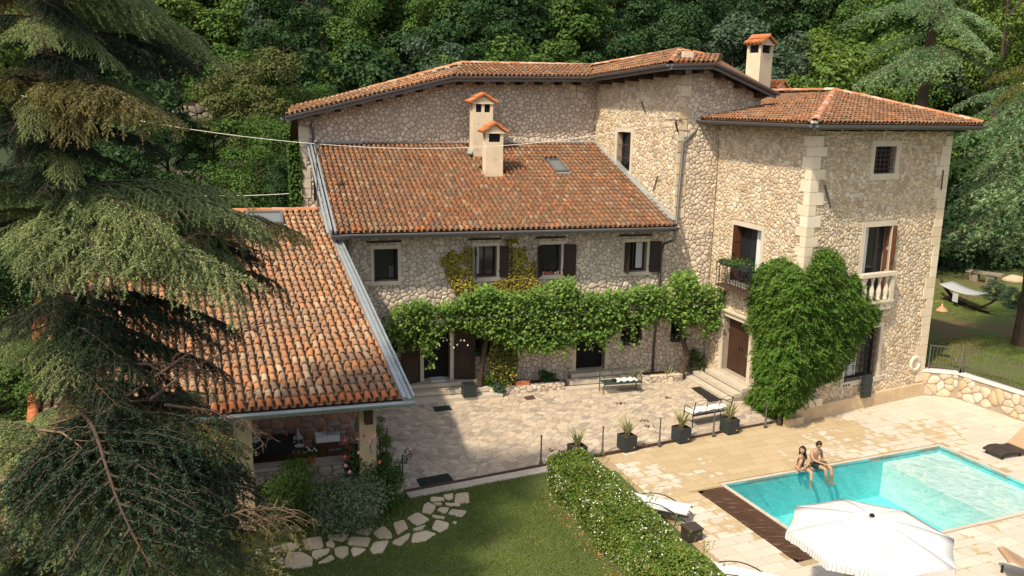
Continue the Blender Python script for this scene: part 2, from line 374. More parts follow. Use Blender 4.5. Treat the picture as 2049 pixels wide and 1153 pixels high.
def pieces(parent, name, polys, F, h, mat, gap=.012, rnd=.25, keep=300, bev=.8, hv=.4, base=-.01, smooth=True, rest=None, seed=3, tilt=.0, edge=False):
    rg = random.Random(seed); L = []
    for p in polys:
        s = shape(p, gap, rnd)
        if s is None: continue
        Q, c, A = s; hh = h*rg.uniform(1-hv, 1+hv); tx, ty = rg.uniform(-tilt, tilt), rg.uniform(-tilt, tilt)
        vs = []; n = len(Q); br = max(.3, bev)
        for q in Q: vs.append(F(q[0], q[1], base))
        for q in Q: vs.append(F(q[0], q[1], hh*.62+(q[0]-c[0])*tx+(q[1]-c[1])*ty))
        for q in Q: vs.append(F(c[0]+(q[0]-c[0])*br, c[1]+(q[1]-c[1])*br, hh+(q[0]-c[0])*tx+(q[1]-c[1])*ty))
        fs = [(i, (i+1) % n, n+(i+1) % n, n+i) for i in range(n)]+[(n+i, n+(i+1) % n, 2*n+(i+1) % n, 2*n+i) for i in range(n)]+[tuple(2*n+i for i in range(n))]
        cc = F(*c); L.append((A/(cc-CAMP).length_squared*(1 if visible(cc) else .01), vs, fs, cc))
    L.sort(key=lambda t: -t[0])
    for A, vs, fs, cc in L[:keep]:
        me = rawmesh(name, [v-cc for v in vs], fs, mat, smooth=smooth); o = mobj(name, me, None)
        if edge: at_ = me.attributes.new('edge', 'FLOAT', 'POINT'); n = len(vs)//3; at_.data.foreach_set('value', [1.]*(2*n)+[0.]*n)
        o.parent = parent; o.location = cc-(parent.location if parent is not None and parent.get('_w') else V(0, 0, 0))
    if len(L) > keep:
        v = []; f = []; ev = []
        for A, vs, fs, cc in L[keep:]:
            b = len(v); v += vs; ev += [1.]*(2*len(vs)//3)+[0.]*(len(vs)//3); f += [tuple(b+i for i in q) for q in fs]
        me = rawmesh(name+'_field', v, f, mat, smooth=smooth); mobj(rest or name+'_field', me, parent, kind='stuff')
        if edge: me.attributes.new('edge', 'FLOAT', 'POINT').data.foreach_set('value', ev)
def visible(p):
    d = p-CAMP; z = d.dot(fw)
    if z <= .5: return False
    x = 1024+F_PX*d.dot(rt)/z; y = 576-F_PX*d.dot(up)/z
    return -20 < x < 2070 and -20 < y < 1175
def wall(parent, F, u0, u1, v0, v1, mat, holes=(), top=None, name='wall', thick=.5, rev=.32, mitre=0):
    """thick wall with real openings; top: extra polygon (u,v) above v1"""
    mb = MB(); us = sorted({u0, u1, *[x for h in holes for x in h[:2]]}); vs = sorted({v0, v1, *[x for h in holes for x in h[2:4]]})
    us = [x for x in us if u0 <= x <= u1]; vs = [x for x in vs if v0 <= x <= v1]
    def quad(a, b, c, d): mb.poly([F(*a), F(*b), F(*c), F(*d)])
    for a, b in zip(us, us[1:]):
        for c, d in zip(vs, vs[1:]):
            m = ((a+b)/2, (c+d)/2)
            if any(h[0] < m[0] < h[1] and h[2] < m[1] < h[3] for h in holes): continue
            quad((a, c, 0), (b, c, 0), (b, d, 0), (a, d, 0))
    for a, b, c, d in holes:
        r = -rev
        quad((a, c, 0), (b, c, 0), (b, c, r), (a, c, r)); quad((a, d, 0), (a, d, r), (b, d, r), (b, d, 0))
        quad((a, c, 0), (a, c, r), (a, d, r), (a, d, 0)); quad((b, c, 0), (b, d, 0), (b, d, r), (b, c, r))
    T = list(top) if top else [(u0, v1), (u1, v1)]
    if top: mb.poly([F(*p, 0) for p in [(u1, v1)]+[q for q in reversed(T)]+[(u0, v1)]] if False else [F(*p, 0) for p in [(u0, v1), (u1, v1)]+list(reversed(T))])
    ring = [(u0, v0), (u1, v0)]+[q for q in reversed(T)]
    if top is None: ring = [(u0, v0), (u1, v0), (u1, v1), (u0, v1)]
    bk = lambda p: F(p[0]+(mitre if p[0] == u0 else 0), p[1], -thick)
    mb.poly([bk(p) for p in reversed(ring)])
    for i in range(len(ring)):
        a, b = ring[i], ring[(i+1) % len(ring)]; mb.poly([F(*a, 0), bk(a), bk(b), F(*b, 0)])
    return mb.build(name, mat, parent)
# ---------------------------------------------------------------- clay tile roofs
def tile_np(w, L, cover=True, seg=6):
    """local x across, y up the slope, z outward"""
    vs = []; fs = []
    if cover:
        rl, ru, t = w*.36, w*.30, .016
        for r_, y, z in ((rl, -.02, .035), (ru, L*1.12, .0), (rl-t, -.02, .035)):
            for k in range(seg+1):
                a = math.pi*k/seg; vs.append((r_*math.cos(a), y, z+r_*math.sin(a)*.92))
        n = seg+1
        for k in range(seg): fs.append((k, k+1, n+k+1, n+k)); fs.append((k+1, k, 2*n+k, 2*n+k+1))
    else:
        rl = w*.5; seg = 4; n = seg+1
        for y, z in ((-.01, .035), (L*1.08, .018)):
            for k in range(seg+1):
                a = math.pi*k/seg; vs.append((rl*math.cos(a), y, z-rl*math.sin(a)*.5+.0))
        for k in range(seg): fs.append((k+1, k, n+k, n+k+1))
    return np.array(vs, float), np.array(fs, int)
def inpoly(u, v, H, m=0): return all(nx*u+ny*v <= k+m for nx, ny, k in H)
def roof(parent, O, U, W, poly, mat, w=.2, row=.34, keep=300, holes=(), first=None, deck=True, seed=5, thick=.12, jit=1.0, clipf=None, shear=0.0):
    U = Vector(U).normalized(); W = Vector(W); W = (W-U*W.dot(U)).normalized(); N = U.cross(W).normalized()
    F = Frame(O, U=U, W=W, N=N); H = halfplanes(poly)
    if deck:
        mb = MB(); n = len(poly); P = poly if area_c(poly)[0] > 0 else list(reversed(poly))
        mb.v = [tuple(F(*p, -.02)) for p in P]+[tuple(F(*p, -.02-thick)) for p in P]
        mb.f = [tuple(range(n)), tuple(reversed(range(n, 2*n)))]+[(i, n+i, n+(i+1) % n, (i+1) % n) for i in range(n)]; mb.m = [0]*len(mb.f)
        mb.build('roof_deck', M['wood_dark'], parent)
    us = [p[0] for p in poly]; vs = [p[1] for p in poly]; rg = random.Random(seed)
    T = []; Pn = []
    nc = int((max(us)-min(us))/w)+1; nr = int((max(vs)-min(vs))/row)+1
    nc += int(abs(shear)*(max(vs)-min(vs))/w)*2+1
    for j in range(nr):
        for i in range(nc+1):
            v = min(vs)+j*row; u = min(us)+(i+.5)*w+v*shear+(max(0, -shear)*max(vs) if shear < 0 else -shear*max(vs))//w*w
            ctr = (u, v+row*.5)
            if inpoly(*ctr, H, -.02) and not any(a < u < b and c-row*.8 < v < d for a, b, c, d in holes):
                if clipf is None or clipf(F(u, v)): T.append((u, v, j))
            if inpoly(u+w/2, v+row*.5, H, -.02) and not any(a < u+w/2 < b and c-row*.8 < v < d for a, b, c, d in holes): Pn.append((u+w/2, v))
    tv, tf = tile_np(w, row); pv, pf = tile_np(w, row, False)
    base = Matrix(((U.x, W.x, N.x), (U.y, W.y, N.y), (U.z, W.z, N.z)))
    L = []
    for u, v, j in T:
        c = F(u, v, 0); L.append((0 if not visible(c) else 1/(c-CAMP).length_squared, c, j, -shear+rg.gauss(0, .035)*jit, rg.gauss(0, .012)*jit, rg.uniform(0, .014)*jit))
    L.sort(key=lambda t: -t[0])
    mes = {}
    def tmesh(mt):
        if mt.name not in mes: mes[mt.name] = npmesh('roof_tile', tv, tf, mt, smooth=False)
        return mes[mt.name]
    for a, c, j, rz, dy, dz in L[:keep]:
        mt = first if (first and j == 0) else mat
        o = D.objects.new('roof_tile', tmesh(mt)); COL.objects.link(o); o.parent = parent
        loc = c+N*dz+W*dy-(parent.location if parent.get('_w') else V(0, 0, 0))
        o.matrix_local = Matrix.Translation(loc) @ (base @ Matrix.Rotation(rz, 3, 'Z')).to_4x4()
    def bulk(items, mesh_v, mesh_f, mt, name):
        if not items: return
        B = np.array([[U.x, U.y, U.z], [W.x, W.y, W.z], [N.x, N.y, N.z]]); K = len(items); nv = len(mesh_v)
        C = np.array([tuple(i[0]) for i in items]); rz = np.array([i[1] for i in items])
        X = mesh_v[None, :, 0]*np.cos(rz)[:, None]-mesh_v[None, :, 1]*np.sin(rz)[:, None]
        Y = mesh_v[None, :, 0]*np.sin(rz)[:, None]+mesh_v[None, :, 1]*np.cos(rz)[:, None]
        Z = np.broadcast_to(mesh_v[None, :, 2], X.shape)
        P = np.stack([X, Y, Z], -1) @ B + C[:, None, :]
        Q = (mesh_f[None]+(np.arange(K)*nv)[:, None, None]).reshape(-1, mesh_f.shape[1])
        mobj(name, npmesh(name, P.reshape(-1, 3), Q, mt), parent, kind='stuff')
    rest = L[keep:]
    bulk([(c+N*dz+W*dy, rz) for a, c, j, rz, dy, dz in rest if not (first and j == 0)], tv, tf, mat, 'roof_tile_field')
    if first: bulk([(c+N*dz+W*dy, rz) for a, c, j, rz, dy, dz in rest if j == 0], tv, tf, first, 'eave_tile_field')
    bulk([(F(u, v, 0), -shear+rg.gauss(0, .02)) for u, v in Pn], pv, pf, mat, 'channel_tile_field')
    return F
def ridge(parent, a, b, mat, r=.12, ln=.42, keep=60, name='ridge_tile', nrm=V(0, 0, 1)):
    a, b = Vector(a), Vector(b); d = (b-a); n = max(1, int(d.length/ln)); d.normalize(); s = d.cross(nrm).normalized(); z = s.cross(d).normalized()
    v = []; f = []; seg = 6
    for rr, y in ((r, -.03), (r*.85, ln*1.02), (r-.02, -.03)):
        for k in range(seg+1):
            t = math.pi*k/seg; v.append((rr*math.cos(t), y, rr*math.sin(t)*.8))
    m = seg+1
    for k in range(seg): f.append((k, k+1, m+k+1, m+k)); f.append((k+1, k, 2*m+k, 2*m+k+1))
    me = rawmesh(name, v, f, mat, smooth=False)
    for i in range(n):
        o = D.objects.new(name, me); COL.objects.link(o); o.parent = parent
        p = a+d*(i*((b-a).length/n)); q = R.gauss(0, .03)
        B = Matrix(((s.x, d.x, z.x), (s.y, d.y, z.y), (s.z, d.z, z.z))) @ Matrix.Rotation(q, 3, 'Z')
        o.matrix_local = Matrix.Translation(p+V(0, 0, R.uniform(0, .015))-(parent.location if parent.get('_w') else V(0, 0, 0))) @ B.to_4x4()
def gutter(parent, a, b, out, mat, r=.085, fascia=.2, fname='fascia'):
    """half-round gutter on the eave line a-b with the board behind it"""
    a, b, out = Vector(a), Vector(b), Vector(out).normalized(); mb = MB(); seg = 8; vs = []
    d = (b-a).normalized(); upv = out.cross(d); upv = upv if upv.z > 0 else -upv
    for p in (a, b):
        for rr in (r, r-.012):
            for k in range(seg+1):
                t = math.pi+math.pi*k/seg; vs.append(p+out*(rr*math.cos(t)+r+.02)+upv*(rr*math.sin(t)))
    n = seg+1; fs = []
    for k in range(seg): fs += [(k, k+1, 2*n+k+1, 2*n+k), (n+k+1, n+k, 3*n+k, 3*n+k+1)]
    for o in (0, 2*n): fs.append(tuple([o+k for k in range(n)]+[o+n+k for k in reversed(range(n))]))
    fs += [(0, 2*n, 3*n, n), (n-1, 2*n-1, 4*n-1, 3*n-1)]
    g = mobj('gutter', rawmesh('gutter', vs, fs, mat), parent)
    mb = MB(); l = (b-a).length; k = int(l/2.2)
    for i in range(1, k+1):      # joints
        p = a+(b-a)*(i/(k+1)); mb.tube([p+out*(.02)+upv*.003, p+out*.02-upv*(r*.8), p+out*(r+.02)-upv*(r+.006), p+out*(2*r+.02)-upv*(r*.55), p+out*(2*r+.026)+upv*.004], .008, 4)
    if mb.v: mb.build('gutter_bracket', mat, g)
    F = Frame(a, U=d, W=upv, N=out); mb = MB().fbox(F, 0, l, -fascia-.05, -.03, -.05, .012); mb.build(fname, mat, parent)
# ---------------------------------------------------------------- foliage
def unit(a): return a/np.maximum(np.linalg.norm(a, axis=-1, keepdims=True), 1e-9)
def leaf_arrays(P, Nn, size, aspect=.5, tang=None, fold=.25, rng=NR):
    N = len(P); Nn = unit(Nn)
    t = rng.normal(size=(N, 3)) if tang is None else tang
    t = unit(t-Nn*np.sum(t*Nn, 1, keepdims=True)); b = np.cross(Nn, t); s = np.asarray(size).reshape(-1, 1)*np.ones((N, 1))
    v = np.empty((N, 4, 3)); v[:, 0] = P-t*s*.5; v[:, 2] = P+t*s*.5
    m = P+t*s*.05+Nn*s*fold*.4
    v[:, 1] = m+b*s*aspect*.5-Nn*s*fold*.5; v[:, 3] = m-b*s*aspect*.5-Nn*s*fold*.5
    return v.reshape(-1, 3), np.arange(4*N).reshape(-1, 4)
def leafmesh(name, P, Nn, size, mats, aspect=.5, mi=None, tang=None, fold=.25):
    v, q = leaf_arrays(P, Nn, size, aspect, tang, fold); return npmesh(name, v, q, mats, mi)
def blobs(n, blist, rng=NR, lo=.72, hi=1.06, upb=.25):
    """points scattered in the outer shells of ellipsoid lumps; blist rows cx cy cz rx ry rz"""
    B = np.array(blist, float); wgt = (B[:, 3]*B[:, 4]*B[:, 5])**(2/3); idx = rng.choice(len(B), n, p=wgt/wgt.sum())
    d = rng.normal(size=(n, 3)); d[:, 2] += upb; d = unit(d); k = rng.uniform(lo, hi, (n, 1))
    P = B[idx, :3]+d*B[idx, 3:]*k
    return P, unit(d+rng.normal(size=(n, 3))*.55), idx
def crown_mesh(name, seed, n=7000, size=.26, rad_=(3.3, 3.3, 3.6), nb=34, br=(.7, 1.5), lift=0, aspect=.6, gaps=True):
    rng = np.random.default_rng(seed); B = []
    for i in range(nb):
        d = rng.normal(size=3); d /= np.linalg.norm(d); k = rng.uniform(.35, 1)**.6
        r = rng.uniform(*br); B.append((d[0]*rad_[0]*k, d[1]*rad_[1]*k, lift+d[2]*rad_[2]*k, r, r, r*.7))
    P, Nn, _ = blobs(n, B, rng, .6, 1.1, .5)
    # droop the leaves a little
    Nn = unit(Nn+np.array([0, 0, .5])); v, q = leaf_arrays(P, Nn, rng.uniform(.6, 1.3, n)*size, aspect, rng=rng)
    return npmesh(name, v, q, [M['lf_mid']])
def slotmat(o, i, mat):
    o.material_slots[i].link = 'OBJECT'; o.material_slots[i].material = mat
def trunk_mesh(name, h, r, seed, limbs=7, spread=2.2, start=.35, mat='bark'):
    rg = random.Random(seed); mb = MB(); pts = []; x = y = 0
    for i in range(7):
        pts.append((x, y, h*i/6)); x += rg.uniform(-.12, .12); y += rg.uniform(-.12, .12)
    mb.tube(pts, [r*(1.25 if i == 0 else 1-.12*i) for i in range(7)], 8)
    for k in range(limbs):
        t = start+(1-start)*k/limbs; i = int(t*6); p = Vector(pts[i]).lerp(Vector(pts[min(6, i+1)]), t*6-i); a = rg.uniform(0, 6.28)
        q = p+V(math.cos(a)*spread, math.sin(a)*spread, spread*.6)*rg.uniform(.7, 1.1); m = p.lerp(q, .5)+V(0, 0, .2)
        mb.tube([p, m, q], [r*.4, r*.25, r*.08], 5)
    return rawmesh(name, mb.v, mb.f, M[mat])
def strands(P0, dirs, lens, step, tuft, width, rng, per=3, droop=.5):
    """needle tufts set along drooping strands; returns leaf centres, normals, tangents, sizes"""
    C = []; T = []; 
    for p, d, l in zip(P0, dirs, lens):
        n = max(2, int(l/step)); t = np.linspace(0, 1, n)[:, None]
        c = p+d*(t*l)+np.array([0, 0, -1])*(t**1.6)*l*droop; C.append(c); dd = d+np.array([0, 0, -1])*(1.6*t**.6)*droop; T.append(np.broadcast_to(dd, c.shape)*np.ones((n, 1)))
    C = np.repeat(np.concatenate(C), per, 0); T = unit(np.repeat(np.concatenate(T), per, 0)+rng.normal(size=(len(C), 3))*.55)
    C = C+T*tuft*.35+rng.normal(size=C.shape)*width*.4
    Nn = rng.normal(size=C.shape)*.6+np.array([-.2, -.3, 1.1])
    return C, Nn, T
def bough_mesh(name, L, wid, rise, droop, seed, dens=1., tuft=.09, hang=.35, mats=('bark', 'needle'), per=3, bare=0):
    rng = np.random.default_rng(seed); rg = random.Random(seed)
    def stem(t):
        x = L*t; return np.array([x, .12*L*math.sin(t*2.2+seed)*t, rise*x-droop*x*x/L])
    mb = MB(); mb.tube([stem(i/10) for i in range(11)], [.032*(1-.09*i)*(L/4.5)+.003 for i in range(11)], 5)
    P0 = []; DD = []; LL = []; n2 = int(L*7*dens)
    for i in range(n2):
        t = .1+.9*(i/n2); p = stem(t); side = 1 if i % 2 else -1
        fwd = stem(min(1, t+.05))-stem(t-.05); fwd = fwd/np.linalg.norm(fwd); lat = np.array([-fwd[1], fwd[0], 0])*side
        l = wid*((1-t)**.55*.9+.25)*rg.uniform(.55, 1.1); an = rg.uniform(.55, 1.05); d = fwd*math.cos(an)+lat*math.sin(an); d[2] += rg.uniform(-.05, .12)
        q = lambda s_: p+d*(l*s_)+np.array([0, 0, -1])*(s_**2)*l*.28
        mb.tube([q(0), q(.5), q(1)], [.014, .009, .003], 3, cap=False)
        if rg.random() < bare: continue
        m = max(3, int(l/.085*dens))
        for k in range(m):
            s_ = (k+.5)/m; c = q(s_); sd = 1 if k % 2 else -1
            dv = d*.65+lat*0+np.cross(d, [0, 0, 1])*sd*rg.uniform(.5, 1.0)+np.array([0, 0, rg.uniform(-.9, -.1)])
            P0.append(c); DD.append(dv/np.linalg.norm(dv)); LL.append(hang*rg.uniform(.25, 1.15)*(1-.3*s_)*(.55+.6*math.sin(math.pi*min(1, t+.15))))
        P0.append(q(.1)); DD.append(d); LL.append(l*.95)
    C, Nn, T = strands(P0, DD, LL, tuft*.5/dens, tuft, tuft*.3, rng, per)
    v, qd = leaf_arrays(C, Nn, rng.uniform(.7, 1.25, len(C))*tuft, .2, tang=T, fold=.1, rng=rng)
    nv = len(mb.v); verts = np.concatenate([np.array([tuple(x) for x in mb.v]), v])
    me = D.meshes.new(name)
    wf = [f for f in mb.f if len(f) == 4]; Q = np.concatenate([np.array(wf), qd+nv]); mi = np.concatenate([np.zeros(len(wf)), np.ones(len(qd))])
    return npmesh(name, verts, Q, [M[mats[0]], M[mats[1]]], mi)
# ---------------------------------------------------------------- frames of the place
Z = V(0, 0, 1)
def gframe(O, ang, z=0):
    a = rad(ang); return Frame((O[0], O[1], z), U=V(math.cos(a), math.sin(a), 0), W=V(-math.sin(a), math.cos(a), 0), N=Z)
TC = V(9.75, 28.2, 0)
FF = Frame((-3.27, 30.45, 0), 16)                 # front of the middle wing
RF = Frame(TC, 28.5); LF = Frame(TC, 109, 1)      # the two faces of the tower
TW = 6.92
def meet(F, G):                                   # u on F and on G where two upright planes cross
    d = F.O-G.O; a, b, c, e = F.U.x, -G.U.x, F.U.y, -G.U.y; det = a*e-b*c
    return (-d.x*e+b*d.y)/det, (a*-d.y+c*d.x)/det
uJ, lJ = meet(FF, LF)
PF = gframe((6.26, 23.03), 22.6)                  # pool: u along the back edge, v away from the camera
POOL = (0, 8.45, -4.3, 0)
# ---------------------------------------------------------------- ground sheets
def sheet(name, F, rect, holes, mat, z=0, **k):
    mb = MB(); us = sorted({rect[0], rect[1], *[x for h in holes for x in h[:2]]}); vs = sorted({rect[2], rect[3], *[x for h in holes for x in h[2:4]]})
    for a, b in zip(us, us[1:]):
        for c, d in zip(vs, vs[1:]):
            m = ((a+b)/2, (c+d)/2)
            if any(h[0] < m[0] < h[1] and h[2] < m[1] < h[3] for h in holes): continue
            mb.poly([F(a, c, z), F(b, c, z), F(b, d, z), F(a, d, z)])
    return mb.build(name, mat, None, kind='structure', **k)
M['ground'] = pm('ground_grass_soil', [(.045, .055, .022)], rough=1, var=.35, fv=.3, fine=6, bump=.8, bd=.05, stain=((.10, .065, .04), .35, .5, .65))
M['lawn'] = pm('lawn', [(.075, .10, .026)], rough=1, var=.16, vs=.35, fv=.3, fine=9, bump=1, bd=.03, stain=((.11, .085, .04), .8, .58, .75))
sheet('ground', PF, (-150, 150, -60, 250), [(-.05, 8.5, -4.35, .05)], M['ground'], -.14)
# deck ------------------------------------------------------------
T0 = V(-2.89, 22.17, 0); T1 = V(9.10, 28.10, 0)   # front line of the terrace
def deckmat():
    m, nt, bs, pos, rnd = newmat('deck_slab_stone')
    c = ramp(nt, rnd, [(.53, .47, .38), (.58, .52, .43), (.51, .45, .36), (.61, .55, .46)])
    sx = nt.nodes.new('ShaderNodeVectorMath'); sx.operation = 'DISTANCE'; nt.links.new(pos, sx.inputs[0]); wp = PF(2.2, 1.7); sx.inputs[1].default_value = (wp.x, wp.y, 0)
    big = nz(nt, .45, 2, .5, pos); fine = nz(nt, 2.6, 4, .62, pos); f9 = nz(nt, 14, 4, .6, pos)
    wet = mth(nt, 'SUBTRACT', mth(nt, 'MULTIPLY_ADD', big, 1.3, mth(nt, 'MULTIPLY', fine, 1.1)), mth(nt, 'MULTIPLY', sx.outputs['Value'], .085))
    ea = nt.nodes.new('ShaderNodeAttribute'); ea.attribute_name = 'edge'; edg = mth(nt, 'POWER', ea.outputs['Fac'], 2.2)
    wet = mth(nt, 'ADD', wet, mth(nt, 'MULTIPLY_ADD', rnd, .07, mth(nt, 'MULTIPLY', edg, .17)))
    mr = nt.nodes.new('ShaderNodeMapRange'); mr.inputs[1].default_value = .84; mr.inputs[2].default_value = .90; nt.links.new(wet, mr.inputs[0])
    c = mixc(nt, mr.outputs[0], c, mixc(nt, rnd, (.42, .32, .185), (.48, .37, .22)))
    f = mth(nt, 'MULTIPLY_ADD', mth(nt, 'SUBTRACT', f9, .5), .35, 1.0); cc = nt.nodes.new('ShaderNodeCombineColor')
    for i in range(3): nt.links.new(f, cc.inputs[i])
    c = mixc(nt, 1.0, c, cc.outputs[0], 'MULTIPLY'); nt.links.new(c, bs.inputs['Base Color']); bs.inputs['Roughness'].default_value = .75
    return m
M['deck'] = deckmat()
M['deckjoint'] = pm('deck_joint', [(.36, .27, .16)], var=.2, fv=.15)
def toP(p): d = Vector(p)-PF.O; return (d.dot(PF.U), d.dot(PF.W))
W0, W1 = V(15.83, 31.48, 0), onz(1913, 797); W2 = W1+V(math.cos(rad(-64)), math.sin(rad(-64)), 0)*9
HB = V(1.6, 24.1, 0); HN = V(6.9, 13.4, 0)         # hedge line seen from above
deckpoly = [toP(p) for p in (V(3.0, 24.95, 0), T1, W0+V(0, -.02, 0), W1, W2, V(20, 12, 0), HN)]
base = sheet('pool_deck', PF, (-3.25, 20, -13, 8), [(-.05, 8.5, -4.35, .05), (-.98, 0, -4.2, -.05)], M['deckjoint'], -.022)
slabs = ashlar(deckpoly, .62, .36, [(-.12, 8.57, -4.42, .12), (-1.0, -.02, -4.25, -.02)], seed=4)
pieces(base, 'paving_slab', slabs, PF, .0035, M['deck'], gap=.006, rnd=0, keep=290, bev=.5, hv=.15, edge=True, base=-.021, smooth=False, rest='paving_slab_field')
# pool ------------------------------------------------------------
def poolmats():
    m, nt, bs, pos, rnd = newmat('pool_liner')
    c = mixc(nt, nz(nt, 3, 3, .5, pos), (.17, .68, .71), (.23, .75, .78)); nt.links.new(c, bs.inputs['Base Color']); bs.inputs['Roughness'].default_value = .8; M['liner'] = m
    m, nt, bs, pos, rnd = newmat('pool_liner_pale')
    c = mixc(nt, nz(nt, 3, 3, .5, pos), (.76, .86, .82), (.82, .89, .85)); nt.links.new(c, bs.inputs['Base Color']); M['liner_p'] = m
    m = D.materials.new('pool_water'); m.use_nodes = True; nt = m.node_tree; nt.nodes.remove(nt.nodes['Principled BSDF'])
    g = nt.nodes.new('ShaderNodeNewGeometry'); pos = g.outputs['Position']
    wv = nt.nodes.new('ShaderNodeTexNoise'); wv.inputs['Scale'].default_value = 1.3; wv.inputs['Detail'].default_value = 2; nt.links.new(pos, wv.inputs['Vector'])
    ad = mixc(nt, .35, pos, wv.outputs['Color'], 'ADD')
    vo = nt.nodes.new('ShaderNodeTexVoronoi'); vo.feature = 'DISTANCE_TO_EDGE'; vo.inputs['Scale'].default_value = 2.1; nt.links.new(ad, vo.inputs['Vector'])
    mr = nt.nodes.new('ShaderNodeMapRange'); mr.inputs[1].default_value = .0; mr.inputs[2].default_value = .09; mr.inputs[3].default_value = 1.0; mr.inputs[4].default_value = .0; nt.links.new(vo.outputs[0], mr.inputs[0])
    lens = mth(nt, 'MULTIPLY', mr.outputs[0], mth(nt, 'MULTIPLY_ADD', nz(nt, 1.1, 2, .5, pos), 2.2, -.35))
    caustic_tint = mixc(nt, lens, (.74, .89, .90), (1.0, 1.0, 1.0))  # caustic light lines painted into the water's transmission colour
    tr = nt.nodes.new('ShaderNodeBsdfTransparent'); nt.links.new(caustic_tint, tr.inputs[0])
    gl = nt.nodes.new('ShaderNodeBsdfGlossy'); gl.inputs['Roughness'].default_value = .05
    b = nt.nodes.new('ShaderNodeBump'); b.inputs['Strength'].default_value = .9; b.inputs['Distance'].default_value = .06
    nt.links.new(nz(nt, 4, 3, .6, pos), b.inputs['Height']); nt.links.new(b.outputs[0], gl.inputs['Normal'])
    fr = nt.nodes.new('ShaderNodeFresnel'); fr.inputs[0].default_value = 1.33; nt.links.new(b.outputs[0], fr.inputs['Normal'])
    mx = nt.nodes.new('ShaderNodeMixShader'); nt.links.new(fr.outputs[0], mx.inputs[0]); nt.links.new(tr.outputs[0], mx.inputs[1]); nt.links.new(gl.outputs[0], mx.inputs[2])
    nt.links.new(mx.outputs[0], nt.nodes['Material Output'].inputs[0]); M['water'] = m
poolmats()
pool = thing('swimming_pool', 'turquoise rectangular swimming pool with pale shallow shelf at its right end', 'swimming pool', PF(0, -4.3))
mb = MB(); SH = 6.05
a, b, c, d = POOL
mb.poly([PF(a, c, -1.35), PF(b, c, -1.35), PF(b, d, -1.35), PF(a, d, -1.35)])
for p, q in (((a, c), (b, c)), ((b, c), (b, d)), ((b, d), (a, d)), ((a, d), (a, c))): mb.poly([PF(*p, -1.35), PF(*q, -1.35), PF(*q, -.005), PF(*p, -.005)])
mb.build('basin', M['liner'], pool)
MB().fbox(PF, SH, b-.002, c+.002, d-.002, -1.34, -.22).build('shallow_shelf', M['liner_p'], pool)
mb = MB()
for k in range(48):
    for l in range(24):
        uu0, uu1 = a+(b-a)*k/48, a+(b-a)*(k+1)/48; v0_, v1_ = c+(d-c)*l/24, c+(d-c)*(l+1)/24
        mb.poly([PF(uu0, v0_, -.07), PF(uu1, v0_, -.07), PF(uu1, v1_, -.07), PF(uu0, v1_, -.07)])
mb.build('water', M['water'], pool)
for (q0, q1, w0, w1, ax) in ((a-.1, b+.1, 0, .11, 0), (a-.1, b+.1, c-.11, c, 0), (b, b+.11, c, d, 1), (a-.11, a, c, d, 1)):
    n = int((q1-q0 if ax == 0 else w1-w0)/.6)
    for k in range(n):
        if ax == 0: r_ = (q0+(q1-q0)*k/n+.004, q0+(q1-q0)*(k+1)/n-.004, w0, w1)
        else: r_ = (q0, q1, w0+(w1-w0)*k/n+.004, w0+(w1-w0)*(k+1)/n-.004)
        MB().fbox(PF, *r_, -.12, .012).build('coping_stone', M['step'], pool)
def skimmat():
    m, nt, bs, pos, rnd = newmat('wet_brown_boards'); dv = nt.nodes.new('ShaderNodeMapping'); dv.inputs['Rotation'].default_value = (0, 0, rad(-22.6+20)); dv.inputs['Scale'].default_value = (.8, 5, 1); nt.links.new(pos, dv.inputs[0])
    n = nz(nt, 2.2, 4, .6, dv.outputs[0]); mr = nt.nodes.new('ShaderNodeMapRange'); mr.inputs[1].default_value = .56; mr.inputs[2].default_value = .62; nt.links.new(n, mr.inputs[0])
    c = mixc(nt, mr.outputs[0], mixc(nt, rnd, (.060, .030, .018), (.085, .043, .026)), (.16, .10, .075)); nt.links.new(c, bs.inputs['Base Color'])
    bs.inputs['Roughness'].default_value = .45; M['skim'] = m
skimmat()
sk = thing('pool_cover_deck', 'dark brown wet board strip with rounded corners along the left end of the pool', 'deck strip', PF(-.5, -4.2))
for k in range(9):
    u_ = -.96+k*.105; e = .16 if k == 0 else (.05 if k == 1 else 0)
    MB().fbox(PF, u_, u_+.101, -4.2+e, -.08-e, -.05, -.008).build('board', M['skim'], sk)
# terrace ----------------------------------------------------------
dT = (T1-T0).normalized(); TFr = Frame(T0, U=dT, W=V(-dT.y, dT.x, 0), N=Z); TL_ = (T1-T0).length
def toT(p): d_ = Vector(p)-T0; return (d_.dot(dT), d_.dot(TFr.W))
tpoly = [toT(p) for p in (V(-3.6, 21.8, 0), T0, T1, LF(0, 0), LF(lJ, 0), FF(-2.6, 0))]
mb = MB().prism([tuple(TFr(*p))[:2] for p in tpoly], -.2, .03); ter = mb.build('terrace', M['flagmortar'], None, kind='structure')
cells = []
# clip to the (slightly non convex) outline with its hull halves
H_ = [toT(p) for p in (V(-3.6, 21.8, 0), T0, T1, LF(lJ, 0), FF(-2.6, 0))]
pieces(ter, 'flagstone', rubble(H_, .27, .2, jit=.45, drop=.28, seed=9), TFr.off(n=.03), .016, M['flag'], gap=.012, rnd=.16, keep=298, bev=.93, hv=.35, smooth=False, rest='flagstone_field', tilt=.006)
edge = thing('terrace_edging', 'rusty dark metal strip edging the crazy paved terrace, with pale stone kerb below', 'edging', T0)
MB().fbox(TFr, .0, TL_, -.055, -.003, -.1, .075).build('metal_strip', M['iron_brown'], edge)
for k in range(5): MB().fbox(TFr, .0+k*1.0, .99+k*1.0, -.42, -.06, -.1, .02).build('kerb_stone', M['step'], edge)
